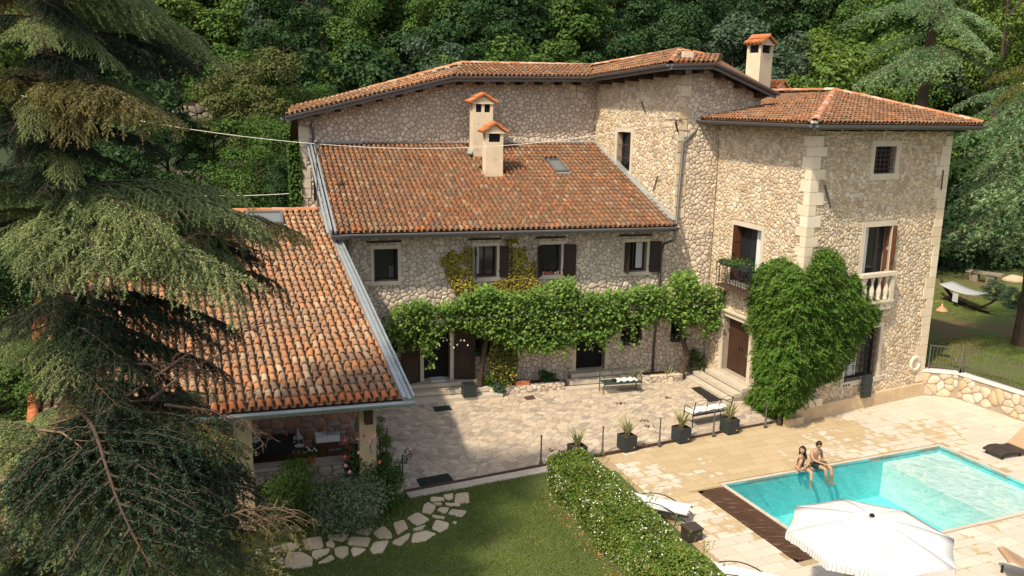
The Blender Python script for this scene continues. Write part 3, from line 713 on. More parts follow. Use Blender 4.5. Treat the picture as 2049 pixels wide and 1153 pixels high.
# lawn --------------------------------------------------------------
mb = MB(); LP = [(-14, 8), (8.5, 9), (5.8, 16), (3.2, 23.9), TFr(4.7, -.4)[:2], TFr(-.2, -.4)[:2], (-4.5, 21), (-14, 17.5)]
mb.poly([(p[0], p[1], -.012) for p in LP]); mb.build('lawn', M['lawn'], None, kind='structure')
# stepping stones traced on the ground
spath = [[(1180,700),(1252,702),(1255,722),(1180,727)],[(1250,690),(1306,680),(1304,712),(1270,718)],[(1322,682),(1392,673),(1398,735),(1315,735)],[(1140,745),(1165,730),(1208,755),(1180,797),(1130,790)],[(1195,735),(1240,733),(1240,750),(1200,745)],[(1262,733),(1345,738),(1345,752),(1275,752)],[(1215,778),(1235,760),(1283,762),(1265,797)],[(1280,795),(1300,770),(1388,780),(1350,818)],[(1042,822),(1105,788),(1172,830),(1100,866)],[(1188,802),(1262,815),(1250,826),(1190,820)],[(964,852),(1025,832),(1048,880),(988,915)],[(1186,880),(1210,833),(1280,850),(1275,880),(1230,903)],[(1075,885),(1150,860),(1130,890),(1090,893)],[(1070,960),(1080,910),(1150,893),(1208,912),(1140,955)],[(848,905),(910,866),(950,905),(955,935),(885,938)],[(958,955),(1060,905),(1050,940),(1005,980),(965,970)],[(742,903),(770,880),(848,878),(820,920)],[(705,970),(715,930),(832,935),(815,985),(730,980)],[(590,918),(710,912),(680,955),(600,945)],[(580,965),(605,950),(630,970),(625,990),(585,985)],[(443,945),(550,926),(562,990),(465,1003)],[(832,1000),(855,960),(938,950),(905,1015),(850,1026)],[(722,1005),(735,990),(808,1000),(770,1030),(735,1040)],[(628,1000),(650,988),(703,985),(706,1030),(670,1055),(635,1035)],[(498,1010),(600,995),(590,1020),(530,1055),(505,1045)],[(530,1080),(610,1030),(627,1055),(580,1078)],[(345,1065),(365,1018),(440,1018),(498,1050),(495,1095),(400,1108),(350,1100)],[(255,995),(370,962),(430,985),(380,1010),(265,1015)],[(285,1070),(330,1045),(336,1088),(295,1085)],[(275,1045),(325,1035),(300,1055)],[(1300,845),(1330,840),(1318,860)],[(170,1000),(212,1000),(205,1030),(175,1030)]]
GF = gframe((0, 0), 0, -.012)
lawn = D.objects['lawn']
sp = []
for q in spath:
    g = [tuple(onz(450+x/2.861, 750+y/2.861, 0))[:2] for x, y in q]; cx_, cy_ = sum(p[0] for p in g)/len(g), sum(p[1] for p in g)/len(g); sp.append([(cx_+(p[0]-cx_)*1.07, cy_+(p[1]-cy_)*1.07) for p in g])
pieces(lawn, 'stepping_stone', sp, GF, .022, M['steppath'], gap=.0, rnd=.12, keep=100, bev=.97, hv=.3, smooth=False)
# ---------------------------------------------------------------- terrain behind
def hz(x, y):
    ss = lambda a, b, t: (lambda k: k*k*(3-2*k))(max(0, min(1, (t-a)/(b-a))))
    left = 4.3*ss(33, 46, y)+max(0, y-50)*.42
    right = 1.05+.02*max(0, y-32)+max(0, y-52)*.42
    k = ss(-2, 14, x); h = left*(1-k)+right*k
    return h+.35*noise.noise(V(x*.12, y*.12, 0))*ss(42, 56, y)
def hillmat():
    m, nt, bs, pos, rnd = newmat('hillside_ground')
    n = nz(nt, .35, 5, .65, pos); mr = nt.nodes.new('ShaderNodeMapRange'); mr.inputs[1].default_value = .50; mr.inputs[2].default_value = .62; nt.links.new(n, mr.inputs[0])
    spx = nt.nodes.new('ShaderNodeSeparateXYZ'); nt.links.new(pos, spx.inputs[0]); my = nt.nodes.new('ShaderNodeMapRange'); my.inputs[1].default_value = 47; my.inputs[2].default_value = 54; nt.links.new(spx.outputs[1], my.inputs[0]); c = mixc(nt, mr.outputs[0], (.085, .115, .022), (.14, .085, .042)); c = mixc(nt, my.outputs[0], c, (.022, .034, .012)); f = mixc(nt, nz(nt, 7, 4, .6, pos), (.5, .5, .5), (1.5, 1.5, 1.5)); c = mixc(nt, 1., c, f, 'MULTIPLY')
    nt.links.new(c, bs.inputs['Base Color']); bs.inputs['Roughness'].default_value = 1; M['hill'] = m
hillmat()
dW = (W2-W1).normalized(); nW = V(-dW.y, dW.x, 0)
if nW.x < 0: nW = -nW
def grid(name, f, nu, nv, mat):
    v = []; q = []
    for j in range(nv+1):
        for i in range(nu+1): v.append(f(i/nu, j/nv))
    for j in range(nv):
        for i in range(nu): a_ = j*(nu+1)+i; q.append((a_, a_+1, a_+nu+2, a_+nu+1))
    return mobj(name, rawmesh(name, v, q, mat, smooth=True), None, kind='structure')
def G3(p): return V(p[0], p[1], hz(p[0], p[1]))
BL = [(-45, 33), (-10.5, 33), (-9.2, 39), (4, 43), (12, 37.5), (15.5, 31.9), tuple((W1+nW*.2+V(0, .2, 0))[:2]), tuple((W2+nW*.2)[:2]), (27, 6)]
FL = [(-95, 112), (-24, 112), (-15, 112), (5, 112), (25, 112), (42, 112), (85, 112), (135, 60), (135, 0)]
def strip(i0, i1, nu, nv, name):
    def f(s, t):
        k = s*(i1-i0)+i0; i = min(i1-1, int(k)); r = k-i; a_ = V(*BL[i]).lerp(V(*BL[i+1]), r); b_ = V(*FL[i]).lerp(V(*FL[i+1]), r); return G3(a_.lerp(b_, t**1.5))
    grid(name, f, nu, nv, M['hill'])
strip(0, 4, 70, 60, 'hillside'); strip(4, 8, 70, 60, 'raised_lawn')
# retaining wall
rw = thing('retaining_wall', 'cream rubble retaining wall with white coping right of the tower', 'retaining wall', W1)
for (p, q, top) in ((W0-V(.05, 0, 0), W1, 1.0), (W1, W2, 1.0)):
    l = (q-p).length; dd = (q-p).normalized(); n_ = V(dd.y, -dd.x, 0)
    Fw = Frame(p, U=dd, W=Z, N=n_)
    wl = wall(rw, Fw, 0, l, -.1, .93, M['mortar2'], thick=.4, name='wall_face')
    pieces(wl, 'stone', rubble([(0, 0), (l, 0), (l, .92), (0, .92)], .36, .27, jit=.42, drop=.2, seed=int(l*3)), Fw, .035, M['retain'], gap=.012, rnd=.25, keep=140, bev=.86)
    for k in range(max(1, int(l/.9))):
        n = max(1, int(l/.9)); MB().fbox(Fw, l*k/n+.003, l*(k+1)/n-.003, .935, 1.0, -.42, .05).build('coping_stone', M['coping'], rw)
fen = thing('railing', 'black iron railing with thin bars on top of the white coping', 'railing', W1)
def rail(p, q, h=.95, n_off=.15):
    l = (q-p).length; dd = (q-p).normalized(); n_ = V(dd.y, -dd.x, 0); Fr = Frame(p-n_*n_off+V(0, 0, 1.0), U=dd, W=Z, N=n_)
    MB().fbox(Fr, 0, l, h-.03, h, -.02, .02).build('top_rail', M['iron_grey'], fen); MB().fbox(Fr, 0, l, .08, .1, -.012, .012).build('bottom_rail', M['iron_grey'], fen)
    n = int(l/.11)
    for k in range(1, n): MB().fbox(Fr, l*k/n-.006, l*k/n+.006, .1, h-.03, -.006, .006).build('railing_bar', M['iron_grey'], fen)
    for u_ in (0, l): MB().fbox(Fr, u_-.02, u_+.02, 0, h+.02, -.02, .02).build('railing_post', M['iron_grey'], fen)
rail(W0+V(.2, 0, 0), W1); rail(W1, W1+dW*2.6)
# ---------------------------------------------------------------- openings
def window(par, F, o, sur=.13, kind='window', sash=True, glass='glass', rec=-.2, bars=None, label=None, cross=True, curtain=None, sill=0.0, proud=.035, dark=None):
    """o = outer rectangle of the stone surround (u0,u1,v0,v1); the hole is o less the surround"""
    u0, u1, v0, v1 = o; i = (u0+sur, u1-sur, v0+sur, v1-sur)
    mb = MB()
    mb.fbox(F, u0, u1, i[3], v1, -.05, proud); mb.fbox(F, u0, i[0]-.001, v0+.0, i[3]-.001, -.05, proud-.003); mb.fbox(F, i[1]+.001, u1, v0, i[3]-.001, -.05, proud-.003)
    wdw = mb.build(kind, M['trim'], par)
    if label: wdw['label'] = label
    MB().fbox(F, u0-.02, u1+.02, v0-.02, i[2], -.05, proud+.03+sill).build('sill', M['trim'], wdw)
    g = MB().fbox(F, i[0], i[1], i[2], i[3], rec-.1, rec-.09).build('pane', M[glass], wdw)
    if sash:
        t = .055; mb = MB()
        mb.fbox(F, i[0], i[0]+t, i[2], i[3], rec-.085, rec-.03); mb.fbox(F, i[1]-t, i[1], i[2], i[3], rec-.085, rec-.03)
        mb.fbox(F, i[0]+t, i[1]-t, i[3]-t, i[3], rec-.085, rec-.03); mb.fbox(F, i[0]+t, i[1]-t, i[2], i[2]+t, rec-.085, rec-.03)
        if cross: mb.fbox(F, (i[0]+i[1])/2-.03, (i[0]+i[1])/2+.03, i[2]+t, i[3]-t, rec-.085, rec-.028)
        mb.build('sash', M['wood_dark'], wdw)
    if curtain: 
        a, b = curtain; mb = MB(); n = 8
        for k in range(n): x0, x1 = i[0]+(i[1]-i[0])*(a+(b-a)*k/n), i[0]+(i[1]-i[0])*(a+(b-a)*(k+1)/n); mb.poly([F(x0, i[2]+.1, rec-.02-.03*(k % 2)), F(x1, i[2]+.1, rec-.02-.03*((k+1) % 2)), F(x1, i[3]-.05, rec-.02-.03*((k+1) % 2)), F(x0, i[3]-.05, rec-.02-.03*(k % 2))])
        mb.build('curtain', M['curtain'], wdw)
    if bars:
        nu, nv = bars
        for k in range(1, nu+1): u = i[0]+(i[1]-i[0])*k/(nu+1); MB().fbox(F, u-.012, u+.012, i[2], i[3], -.1, -.078).build('grille_bar', M['iron_brown'], wdw)
        for k in range(1, nv+1): v = i[2]+(i[3]-i[2])*k/(nv+1); MB().fbox(F, i[0], i[1], v-.012, v+.012, -.077, -.055).build('grille_bar', M['iron_brown'], wdw)
    return wdw, i
def inner(o, s=.13): return (o[0]+s, o[1]-s, o[2]+s, o[3]-s)
def pxrect(F, x0, y0, x1, y1):
    a = F.px(x0, y0); b = F.px(x1, y1); return (a[0], b[0], b[1], a[1])
def shutter(par, F, u, v0, v1, w_, ang, left=True):
    """leaf hinged at u, opened ang degrees out of the wall"""
    a = rad(ang); s = -1 if left else 1
    D_ = F.U*(s*math.cos(a))+F.N*math.sin(a); Fs = Frame(F(u, v0, .05), U=D_, W=F.W, N=D_.cross(F.W))
    sh = MB().fbox(Fs, 0, w_, 0, v1-v0, -.018, .018).build('shutter', M['shutter'], par)
    for k in (.18, .82): MB().fbox(Fs, .01, w_-.01, (v1-v0)*k-.05, (v1-v0)*k+.05, -.034, .034).build('batten', M['shutter'], sh)
    MB().fbox(Fs, -.03, .0, .2, .26, -.03, .03).build('hinge', M['iron'], sh)
gm, gnt, gbs, _, _ = newmat('dark_window_glass'); gbs.inputs['Base Color'].default_value = (.018, .022, .024, 1); gbs.inputs['Roughness'].default_value = .08; M['glass'] = gm
gm, gnt, gbs, _, _ = newmat('skylight_glass'); gbs.inputs['Base Color'].default_value = (.16, .17, .165, 1); gbs.inputs['Roughness'].default_value = .12; M['skyglass'] = gm
def doorleaf(par, F, u, v0, v1, w_, ang, left=True, mat='wood_brown', n=.02, panels=2, name='door_leaf'):
    a = rad(ang); s = -1 if left else 1
    D_ = F.U*(s*math.cos(a))+F.N*math.sin(a); Fs = Frame(F(u, v0, n), U=D_, W=F.W, N=D_.cross(F.W)); h = v1-v0
    d = MB().fbox(Fs, 0, w_, 0, h, -.02, .02).build(name, M[mat], par)
    for k in range(panels):
        a0, a1 = h*(k+.08)/panels, h*(k+.92)/panels
        for sg in (-1, 1): MB().fbox(Fs, w_*.16, w_*.84, a0, a1, *((.021, .032) if sg > 0 else (-.032, -.021))).build('door_panel', M[mat], d)
    MB().fbox(Fs, w_*.86, w_*.92, h*.45, h*.5, -.05, .05).build('handle', M['iron'], d)
    return d
# ================================================================ middle wing
RM = rad(20)
eL = FF.px(665, 466, .78); eR = FF.px(1352, 452, .78); EZ = (eL[1]+eR[1])/2
mid = thing('stone_house', 'middle stone farmhouse wing with shuttered windows under the large clay tile roof', 'house', FF(4, 0))
Wm = -FF.N*math.cos(RM)+Z*math.sin(RM)
RFm = Frame(FF(eL[0], EZ, .78), U=FF.U, W=Wm, N=FF.U.cross(Wm)); Lm = eR[0]-eL[0]
rl, rr = RFm.px(622, 287), RFm.px(1190, 285)
TLp, B = RFm(*rl), RFm(*rr)
uA = FF.px(1345, 500)[0]; A = FF(uA, 0)
w_up = {'a': pxrect(FF, 741, 492, 803, 568), 'b': pxrect(FF, 944, 487, 1000, 560), 'c': pxrect(FF, 1078, 486, 1128, 558), 'd': pxrect(FF, 1244, 478, 1298, 551)}
for k in w_up: w_up[k] = (w_up[k][0], w_up[k][1], 4.25, 5.68)
dz = .52
d1 = (FF.px(840, 760)[0]-.0, FF.px(908, 760)[0], dz, 2.72); d2 = (FF.px(1144, 740)[0], FF.px(1216, 740)[0], dz-.02, 2.66)
wlo = {'e': (FF.px(775, 700)[0]-.2, FF.px(803, 700)[0], 1.55, 2.75), 'f': (FF.px(936, 690)[0], FF.px(990, 690)[0], 1.45, 2.75), 'g': (FF.px(1072, 690)[0], FF.px(1128, 690)[0], 1.6, 2.7),
       'h': (FF.px(1236, 670)[0], FF.px(1290, 670)[0], 1.5, 2.7), 'i': (FF.px(1336, 660)[0], FF.px(1378, 660)[0], 1.55, 2.55)}
holes = [inner(o) for o in list(w_up.values())+list(wlo.values())]+[(d1[0]+.15, d1[1]-.15, dz-.02, d1[3]-.15), (d2[0]+.15, d2[1]-.15, dz-.04, d2[3]-.15)]
def grow(h, m): return (h[0]-m, h[1]+m, h[2]-m, h[3]+m)
lzn = Frame(FF(-2.62, 0), ang=106)               # left flank of the middle wing
mw = wall(mid, FF, -2.62, uJ, 0, EZ-.12, M['mortar'], holes, thick=.45)
sh_holes = [grow(h, .12) for h in holes]
pieces(mw, 'stone', rubble([(-2.55, 0), (uJ, 0), (uJ, EZ-.15), (-2.55, EZ-.15)],   .165, .105, sh_holes, drop=.46, jit=.47, seed=2), FF, .02, M['stone2'], gap=.015, rnd=.2, keep=290, bev=.8)
leftwall = MB().fbox(Frame(FF(-2.62, 0, -.46), U=-FF.N, W=Z, N=-FF.U), 0, 8, 0, EZ+.1, -.4, 0).build('side_wall', M['mortar'], mid)
lab = {'a': 'open casement window of the middle wing with no shutters, beside the outbuilding roof', 'b': 'upper window framed by the yellow ivy', 'c': 'upper window with two dark shutters and things on its sill', 'd': 'upper window nearest the corner downpipe'}
for k, o in w_up.items():
    wd, i = window(mid, FF, o, label=lab[k], cross=(k in 'bd'), curtain={'a': None, 'b': (.0, .25), 'c': None, 'd': (.62, .9)}[k])
    MB().fbox(FF, o[0]-.12, o[1]+.02, o[3]+.1, o[3]+.17, -.05, .05).build('wooden_lintel', M['wood_dark'], mid)
    if k == 'a':
        for s_, u_ in ((1, i[0]+.02), (0, i[1]-.02)): 
            MB().fbox(FF, u_-.025, u_+.025, i[2], i[3], -.03, .06).build('open_sash', M['shutter'], wd)
        MB().fbox(FF, i[0]+.55, i[1]-.1, i[2]+.08, i[2]+.5, -.28, -.25).build('chair_back', M['iron_grey'], wd)
    if k == 'b': shutter(wd, FF, i[0], i[2], i[3], .5, 80, True); shutter(wd, FF, i[1]+.1, i[2], i[3], .48, 18, False)
    if k == 'c':
        shutter(wd, FF, i[0]-.02, i[2]-.04, i[3], .5, 55, True); shutter(wd, FF, i[1]+.08, i[2]-.04, i[3], .48, 12, False)
        for q in range(9): MB().fbox(FF, i[0]+.06+q*.1, i[0]+.13+q*.1, i[2], i[2]+R.uniform(.08, .16), -.12, -.04).build('bottle', M[R.choice(['white', 'red', 'pot', 'pink'])], wd)
        for q in range(8): MB().fbox(FF, i[0]+.05+q*.11, i[0]+.062+q*.11, i[2], i[2]+.55, -.02, -.008).build('guard_bar', M['iron'], wd)
        MB().fbox(FF, i[0], i[1], i[2]+.55, i[2]+.575, -.02, -.005).build('guard_rail', M['iron'], wd)
    if k == 'd': shutter(wd, FF, i[0]+.02, i[2], i[3], .42, 88, True); shutter(wd, FF, i[1]+.1, i[2]-.02, i[3]+.03, .45, 15, False)
for k, o in wlo.items():
    window(mid, FF, o, bars=(3, 4) if k in 'efh' else None)
for nm, o in (('a', d1), ('b', d2)):
    mb = MB(); s = .15; mb.fbox(FF, o[0], o[1], o[3]-s, o[3], -.05, .04); mb.fbox(FF, o[0], o[0]+s, o[2]-.02, o[3]-s-.001, -.05, .037); mb.fbox(FF, o[1]-s, o[1], o[2]-.02, o[3]-s-.001, -.05, .037)
    df = mb.build('door_frame', M['trim'], mid)
    MB().fbox(FF, o[0]+s, o[1]-s, o[2]-.01, o[3]-s, -.34, -.33).build('doorway_dark_sheet', M['black'], df)  # black sheet, the unlit room's darkness put into its colour
    MB().fbox(FF, o[0]+s, o[1]-s, o[2]-.02, o[2]+.0, -.32, -.0).build('threshold', M['trim'], df)
    if nm == 'a': doorleaf(mid, FF, o[0]+.0, o[2], o[3]-.1, .78, 22, True, 'wood_dark', .06); doorleaf(mid, FF, o[1]-.0, o[2], o[3]-.1, .78, 12, False, 'wood_dark', .06)
MB().fbox(FF, d1[0]+.4, d1[1]-.35, dz, dz+.03, -.3, .2).build('white_doormat', M['white'], mid)
# bed wall along the facade, steps
for (a_, b_) in ((d1[1]+1.15, d2[0]-.55), (d2[1]+.9, uJ-1.3)):
    bw = MB().fbox(FF, a_, b_, .03, .30, .55, .80).build('bed_wall', M['mortar'], mid)
    Fb = FF.off(n=.8); pieces(bw, 'bed_stone', rubble([(a_, .03), (b_, .03), (b_, .3), (a_, .3)], .26, .12, drop=.2, seed=7), Fb, .02, M['stone2'], gap=.01, keep=40)
    MB().fbox(FF, a_, b_, .1, .24, 0, .549).build('bed_soil', M['soil'], mid)
    pieces(bw, 'bed_stone', ashlar([(a_, .55), (b_, .55), (b_, .8), (a_, .8)], .4, .24, seed=8), Frame(FF.O, U=FF.U, W=FF.N, N=Z).off(n=.30), .02, M['stone2'], gap=.008, rnd=.15, keep=30, base=0)
def steps(F, u0, u1, zs, tread, par, nm='step', spread=(.0, .0), n0=0.04):
    n = len(zs)
    for k, zt in enumerate(zs):          # from the door downwards
        a_, b_ = u0-spread[0]*k, u1+spread[1]*k; zb = zs[k+1] if k+1 < n else .03
        st = MB().fbox(F, a_, b_, zt-.14 if k < n-1 else .03, zt, n0 if k == 0 else n0+tread*k, n0+tread*(k+1)).build(nm, M['step'], par)
        MB().fbox(F, a_, b_, .03, zt-.141, n0, n0+tread*(k+1)-.03).build('riser', M['mortar'], st)
steps(FF, d1[0]-1.0, d1[1]+.85, [dz, dz-.17, dz-.34], .38, mid, spread=(.35, .38))
steps(FF, d2[0]-.15, d2[1]+1.3, [dz-.02, dz-.19, dz-.36], .36, mid, spread=(.2, .0))
# roof
skyl = (RFm.px(1092, 322), RFm.px(1138, 346)); c2 = RFm.px(985, 354); c1 = RFm.px(957, 312)
hl = [(skyl[0][0], skyl[1][0], skyl[1][1], skyl[0][1]), (c2[0]-.35, c2[0]+.35, c2[1]-.02, c2[1]+.7), (c1[0]-.32, c1[0]+.4, c1[1], c1[1]+.8)]
rA = RFm.px(1347, 444)
polym = [(0, 0), (Lm, 0), (rr[0]+.0, rr[1]), (rl[0]+.12, rl[1])]
roof(mid, FF(eL[0], EZ, .78), FF.U, Wm, polym, M['tile'], w=.2, row=.335, shear=rl[0]/rl[1], keep=300, holes=hl, seed=3)
gutter(mid, FF(eL[0]-.05, EZ-.05, .80), FF(eR[0]+.1, EZ-.05, .80), FF.N, M['gutter'], r=.095, fascia=.12)
def flash(par, p, q, nrm, wd, h, name='flashing', mat='zinc', lift=.02):
    p, q = Vector(p), Vector(q); d = (q-p); l = d.length; d.normalize(); s = Vector(nrm).cross(d).normalized()
    return MB().fbox(Frame(p+Vector(nrm)*lift, U=d, W=s, N=Vector(nrm)), 0, l, -wd/2, wd/2, 0, h).build(name, M[mat], par)
Nm = RFm.N
for o_, h_ in ((-.04, .16), (.10, .10), (-.16, .05)): flash(mid, RFm(o_, -.1), RFm(rl[0]+o_, rl[1]), Nm, .07, h_)
flash(mid, TLp+Z*.02, B+Z*.02, Nm, .3, .03); flash(mid, TLp+V(0, .12, .05), B+V(0, .12, .05), Nm, .06, .1)
flash(mid, RFm(rA[0]+.0, rA[1]), B, Nm, .30, .06); 
for k in range(12):
    u_ = eL[0]+.6+k*(Lm-1)/11; MB().fbox(FF, u_-.05, u_+.05, EZ-.26, EZ-.13, 0, .7).build('rafter', M['wood_dark'], mid)
# skylights
def skylight(par, F, r, name='skylight', label=None):
    u0_, u1_, v0_, v1_ = r; t = .09; mb = MB()
    mb.fbox(F, u0_, u1_, v0_, v0_+t, -.02, .11); mb.fbox(F, u0_, u1_, v1_-t, v1_, -.02, .11); mb.fbox(F, u0_, u0_+t, v0_+t, v1_-t, -.02, .11); mb.fbox(F, u1_-t, u1_, v0_+t, v1_-t, -.02, .11)
    s = mb.build(name, M['gutter'], par)
    if label: s['label'] = label
    MB().fbox(F, u0_+t, u1_-t, v0_+t, v1_-t, .04, .06).build('pane', M['skyglass'], s); MB().fbox(F, u0_-.08, u1_+.08, v0_-.12, v0_, -.0, .035).build('apron', M['zinc'], s)
skylight(mid, RFm, hl[0], label='small skylight high on the middle roof')
def chimney(par, base, w_, d_, h, ang, slots=2, body='plaster', neck=.34, label=None, depth_=1.2, band=False):
    """rendered stack with slots under a little gabled tile cap; base at the roof surface"""
    F = Frame(base, ang); a_ = w_/2
    st = MB().fbox(F, -a_, a_, -depth_, h-neck, -d_/2, d_/2).build('chimney', M[body], par)
    if label: st['label'] = label
    for u_ in ([-a_+.06, a_-.06]+([0] if slots > 2 else [])):
        for n_ in (-d_/2+.06, d_/2-.06): MB().fbox(F, u_-.06, u_+.06, h-neck+.001, h, n_-.06, n_+.06).build('chimney_post', M[body], st)
    MB().fbox(F, -a_+.1, a_-.1, h-neck+.001, h, -d_/2+.1, d_/2-.1).build('flue', M['black'], st)
    MB().fbox(F, -a_-.05, a_+.05, h, h+.07, -d_/2-.05, d_/2+.05).build('chimney_slab', M[body], st)
    e = a_+.16; rz_ = .30; dd = d_/2+.12
    mb = MB(); P = [F(-a_-.03, h+.071, 1), F(a_+.03, h+.071, 1), F(0, h+.071+rz_*.85, 1)]
    g = [[F(x, y, n_) for x, y in ((-a_-.03, h+.071), (a_+.03, h+.071), (0, h+.08+rz_*.85))] for n_ in (-d_/2, d_/2)]
    mb.poly(g[0]); mb.poly(list(reversed(g[1])))
    for i in range(3): j = (i+1) % 3; mb.poly([g[0][i], g[1][i], g[1][j], g[0][j]])
    mb.build('gable', M[body], st)
    for s_ in (-1, 1):
        O = F(s_*e, h+.05, 0); top = F(0, h+.10+rz_, 0); W_ = (top-O); L_ = W_.length; U_ = F.N*(-s_) if False else (F.N*s_)
        Fr = Frame(O-U_*dd, U=U_, W=W_.normalized(), N=U_.cross(W_.normalized()))
        if Fr.N.z < 0: U_ = -U_; Fr = Frame(O-U_*dd, U=U_, W=W_.normalized(), N=U_.cross(W_.normalized()))
        n = max(3, int(2*dd/.18)); tv, tf = tile_np(2*dd/n, L_*.5)
        MB().fbox(Fr, 0, 2*dd, 0, L_, -.02, .012).build('cap_board', M['tile_new'], st)
        for i in range(n):
            for j in range(2):
                vs = [Fr(2*dd*(i+.5)/n+x, j*L_*.5+y, z+.012) for x, y, z in tv]; mobj('cap_tile', rawmesh('cap_tile', vs, [tuple(q) for q in tf], M['tile_new']), st)
    mb = MB().tube([F(0, h+.12+rz_, -dd-.02), F(0, h+.12+rz_, dd+.02)], .07, 6).build('cap_ridge', M['tile_new'], st)
    return st
P2 = RFm(*c2); chimney(mid, P2+V(0, .35, 0), .72, .55, 1.72, 16, label='nearer of the two cream chimneys on the middle roof')
P1 = RFm(*c1); chimney(mid, P1+V(.1, .3, .1), .86, .62, 2.05, 16, slots=3, label='farther cream chimney close to the upper wall')
flash(mid, P1+V(-.36, -.35, .05), P1+V(-.36, .3, .25), Nm, .2, .05)
# pipes
MB().tube([FF(eR[0]-.05, EZ-.15, .88), FF(eR[0]-.05, EZ-.55, .8), FF(uA-.42, EZ-.8, .12), FF(uA-.5, EZ-1.1, .1), FF(uA-.62, .3, .1)], .05, 8).build('downpipe', M['iron_grey'], mid, True)
# ================================================================ tower
gz = RF.px(1810, 248, .78)[1]; Hw = gz-.165
tow = thing('stone_tower', 'tall three storey cream stone tower house with hipped tile roof beside the pool', 'house', TC)
r1 = pxrect(RF, 1745, 281, 1803, 355); r2 = pxrect(RF, 1719, 446, 1793, 600); r3 = pxrect(RF, 1692, 650, 1765, 752)
r1 = (RF.px(1745, 283)[0], RF.px(1803, 283)[0], 8.35, 9.68); r2 = (RF.px(1725, 452)[0], RF.px(1793, 452)[0], 4.0, 6.9); r3 = (r3[0]-.0, RF.px(1766, 655)[0]+.05, .95, 3.15)
rh = [inner(r1, .2), (r2[0]+.2, r2[1]-.2, 4.0, r2[3]-.17), inner(r3, .16)]
# left face windows: u runs from the corner to the back
def lrect(x0, y0, x1, y1):
    a_ = LF.px(x0, y0); b_ = LF.px(x1, y1); return (min(a_[0], b_[0]), max(a_[0], b_[0]), min(a_[1], b_[1]), max(a_[1], b_[1]))
l1 = lrect(1467, 460, 1522, 580); l1 = (l1[0], l1[1], 4.1, 6.55); l3 = lrect(1446, 640, 1505, 760); l3 = (l3[0]+.12, l3[1]+.05, .62, 3.0)
lh = [(l1[0]+.17, l1[1]-.17, 4.1, l1[3]-.17), (l3[0]+.2, l3[1]-.2, .62, l3[3]-.2)]
tr = wall(tow, RF, 0, TW, 0, Hw, M['mortar2'], rh, thick=.5, name='front_wall', mitre=.14)
tl = wall(tow, LF, 0.001, lJ+.3, 0, Hw, M['mortar2'], lh, thick=.5, name='left_wall', mitre=.14)
# quoins
qz = .55; k = 0; qr = []; ql = []; qrr = []
while qz < Hw-.45:
    h = R.uniform(.3, .48); a_, b_ = (.56, .28) if k % 2 else (.32, .50); a_ += R.uniform(-.05, .06); b_ += R.uniform(-.05, .06)
    o = .05; c0 = TC+Z*0; c_out = RF(-.0, 0, o)+(LF(0, 0, o)-TC)
    plan = [c_out, RF(a_, 0, o), RF(a_, 0, -.05), RF(.0, 0, -.05)+(LF(0, 0, -.05)-TC), LF(b_, 0, -.05), LF(b_, 0, o)]
    MB().prism([(p.x, p.y) for p in plan], qz+.005, qz+h-.006).build('quoin', M['quoin'], tow)
    qr.append((-.1, a_+.01, qz, qz+h)); ql.append((-.1, b_+.01, qz, qz+h))
    a2 = R.choice([.35, .6, .45])+R.uniform(-.05, .08); MB().fbox(RF, TW-a2, TW+.03, qz+.005, qz+h-.006, -.4, .045).build('quoin', M['quoin'], tow); qrr.append((TW-a2-.01, TW+.1, qz, qz+h)); qz += h; k += 1
pieces(tr, 'stone', rubble([(0.02, .02), (TW, .02), (TW, Hw-.02), (0.02, Hw-.02)], .135, .085, [grow(h, .18) for h in rh]+qr+qrr, drop=.45, jit=.48, seed=21), RF, .022, M['stone'], gap=.009, rnd=.2, keep=130, bev=.78)
pieces(tl, 'stone', rubble([(0.02, .02), (lJ, .02), (lJ, Hw-.02), (0.02, Hw-.02)], .135, .085, [grow(h, .18) for h in lh]+ql, drop=.45, jit=.48, seed=22), LF, .022, M['stone'], gap=.009, rnd=.2, keep=130, bev=.78)
# rendered plinth and low block course
MB().fbox(RF, -.32, TW-.0, 0, .50, .0, .14).build('plinth', M['base'], tow)
MB().fbox(RF, -.45, .3, .0, .28, .141, .36).build('plinth_block', M['base'], tow)
for k in range(3): MB().fbox(RF, .35+k*.34, .67+k*.34, .46, .74, .0, .17).build('plinth_stone', M['quoin'], tow)
wd, i = window(tow, RF, r1, sur=.2, bars=(4, 5), sash=False, label='small square barred window near the top of the tower', rec=-.12)
wd, i = window(tow, RF, r2, sur=.2, cross=False, label='tall balcony window with red brown shutter over a stone balustrade', sash=False, curtain=(.0, .32))
doorleaf(wd, RF, i[1], i[2], i[3], .42, 100, True, 'wood_brown', -.25, 3, 'window_leaf'); doorleaf(wd, RF, i[0], i[2], i[3], .2, 80, False, 'wood_dark', -.25, 3, 'window_leaf')
bal = MB().fbox(RF, r2[0]+.02, r2[1]-.12, 3.72, 3.98, .02, .26).build('balcony', M['trim'], tow); MB().fbox(RF, r2[0]-.1, r2[1]-.06, 3.985, 4.06, .0, .32).build('balcony_slab', M['trim'], bal)
MB().fbox(RF, r2[0]-.1, r2[1]-.04, 4.95, 5.08, .08, .34).build('balcony_rail', M['trim'], bal)
nb = 4
for k in range(nb):
    u_ = r2[0]+.2+(r2[1]-r2[0]-.66)*k/(nb-1); MB().lathe(RF(u_, 4.061, .21), [(.08, 0), (.085, .08), (.05, .12), (.10, .30), (.09, .42), (.045, .62), (.055, .72), (.085, .80), (.085, .889)], 10).build('baluster', M['trim'], bal, True)
for s_ in (0, 1): MB().fbox(RF, *((r2[1]-.28, r2[1]-.10) if s_ else (r2[0]-.02, r2[0]+.1)), 4.061, 4.949, .02, .29).build('balcony_pier', M['trim'], bal)
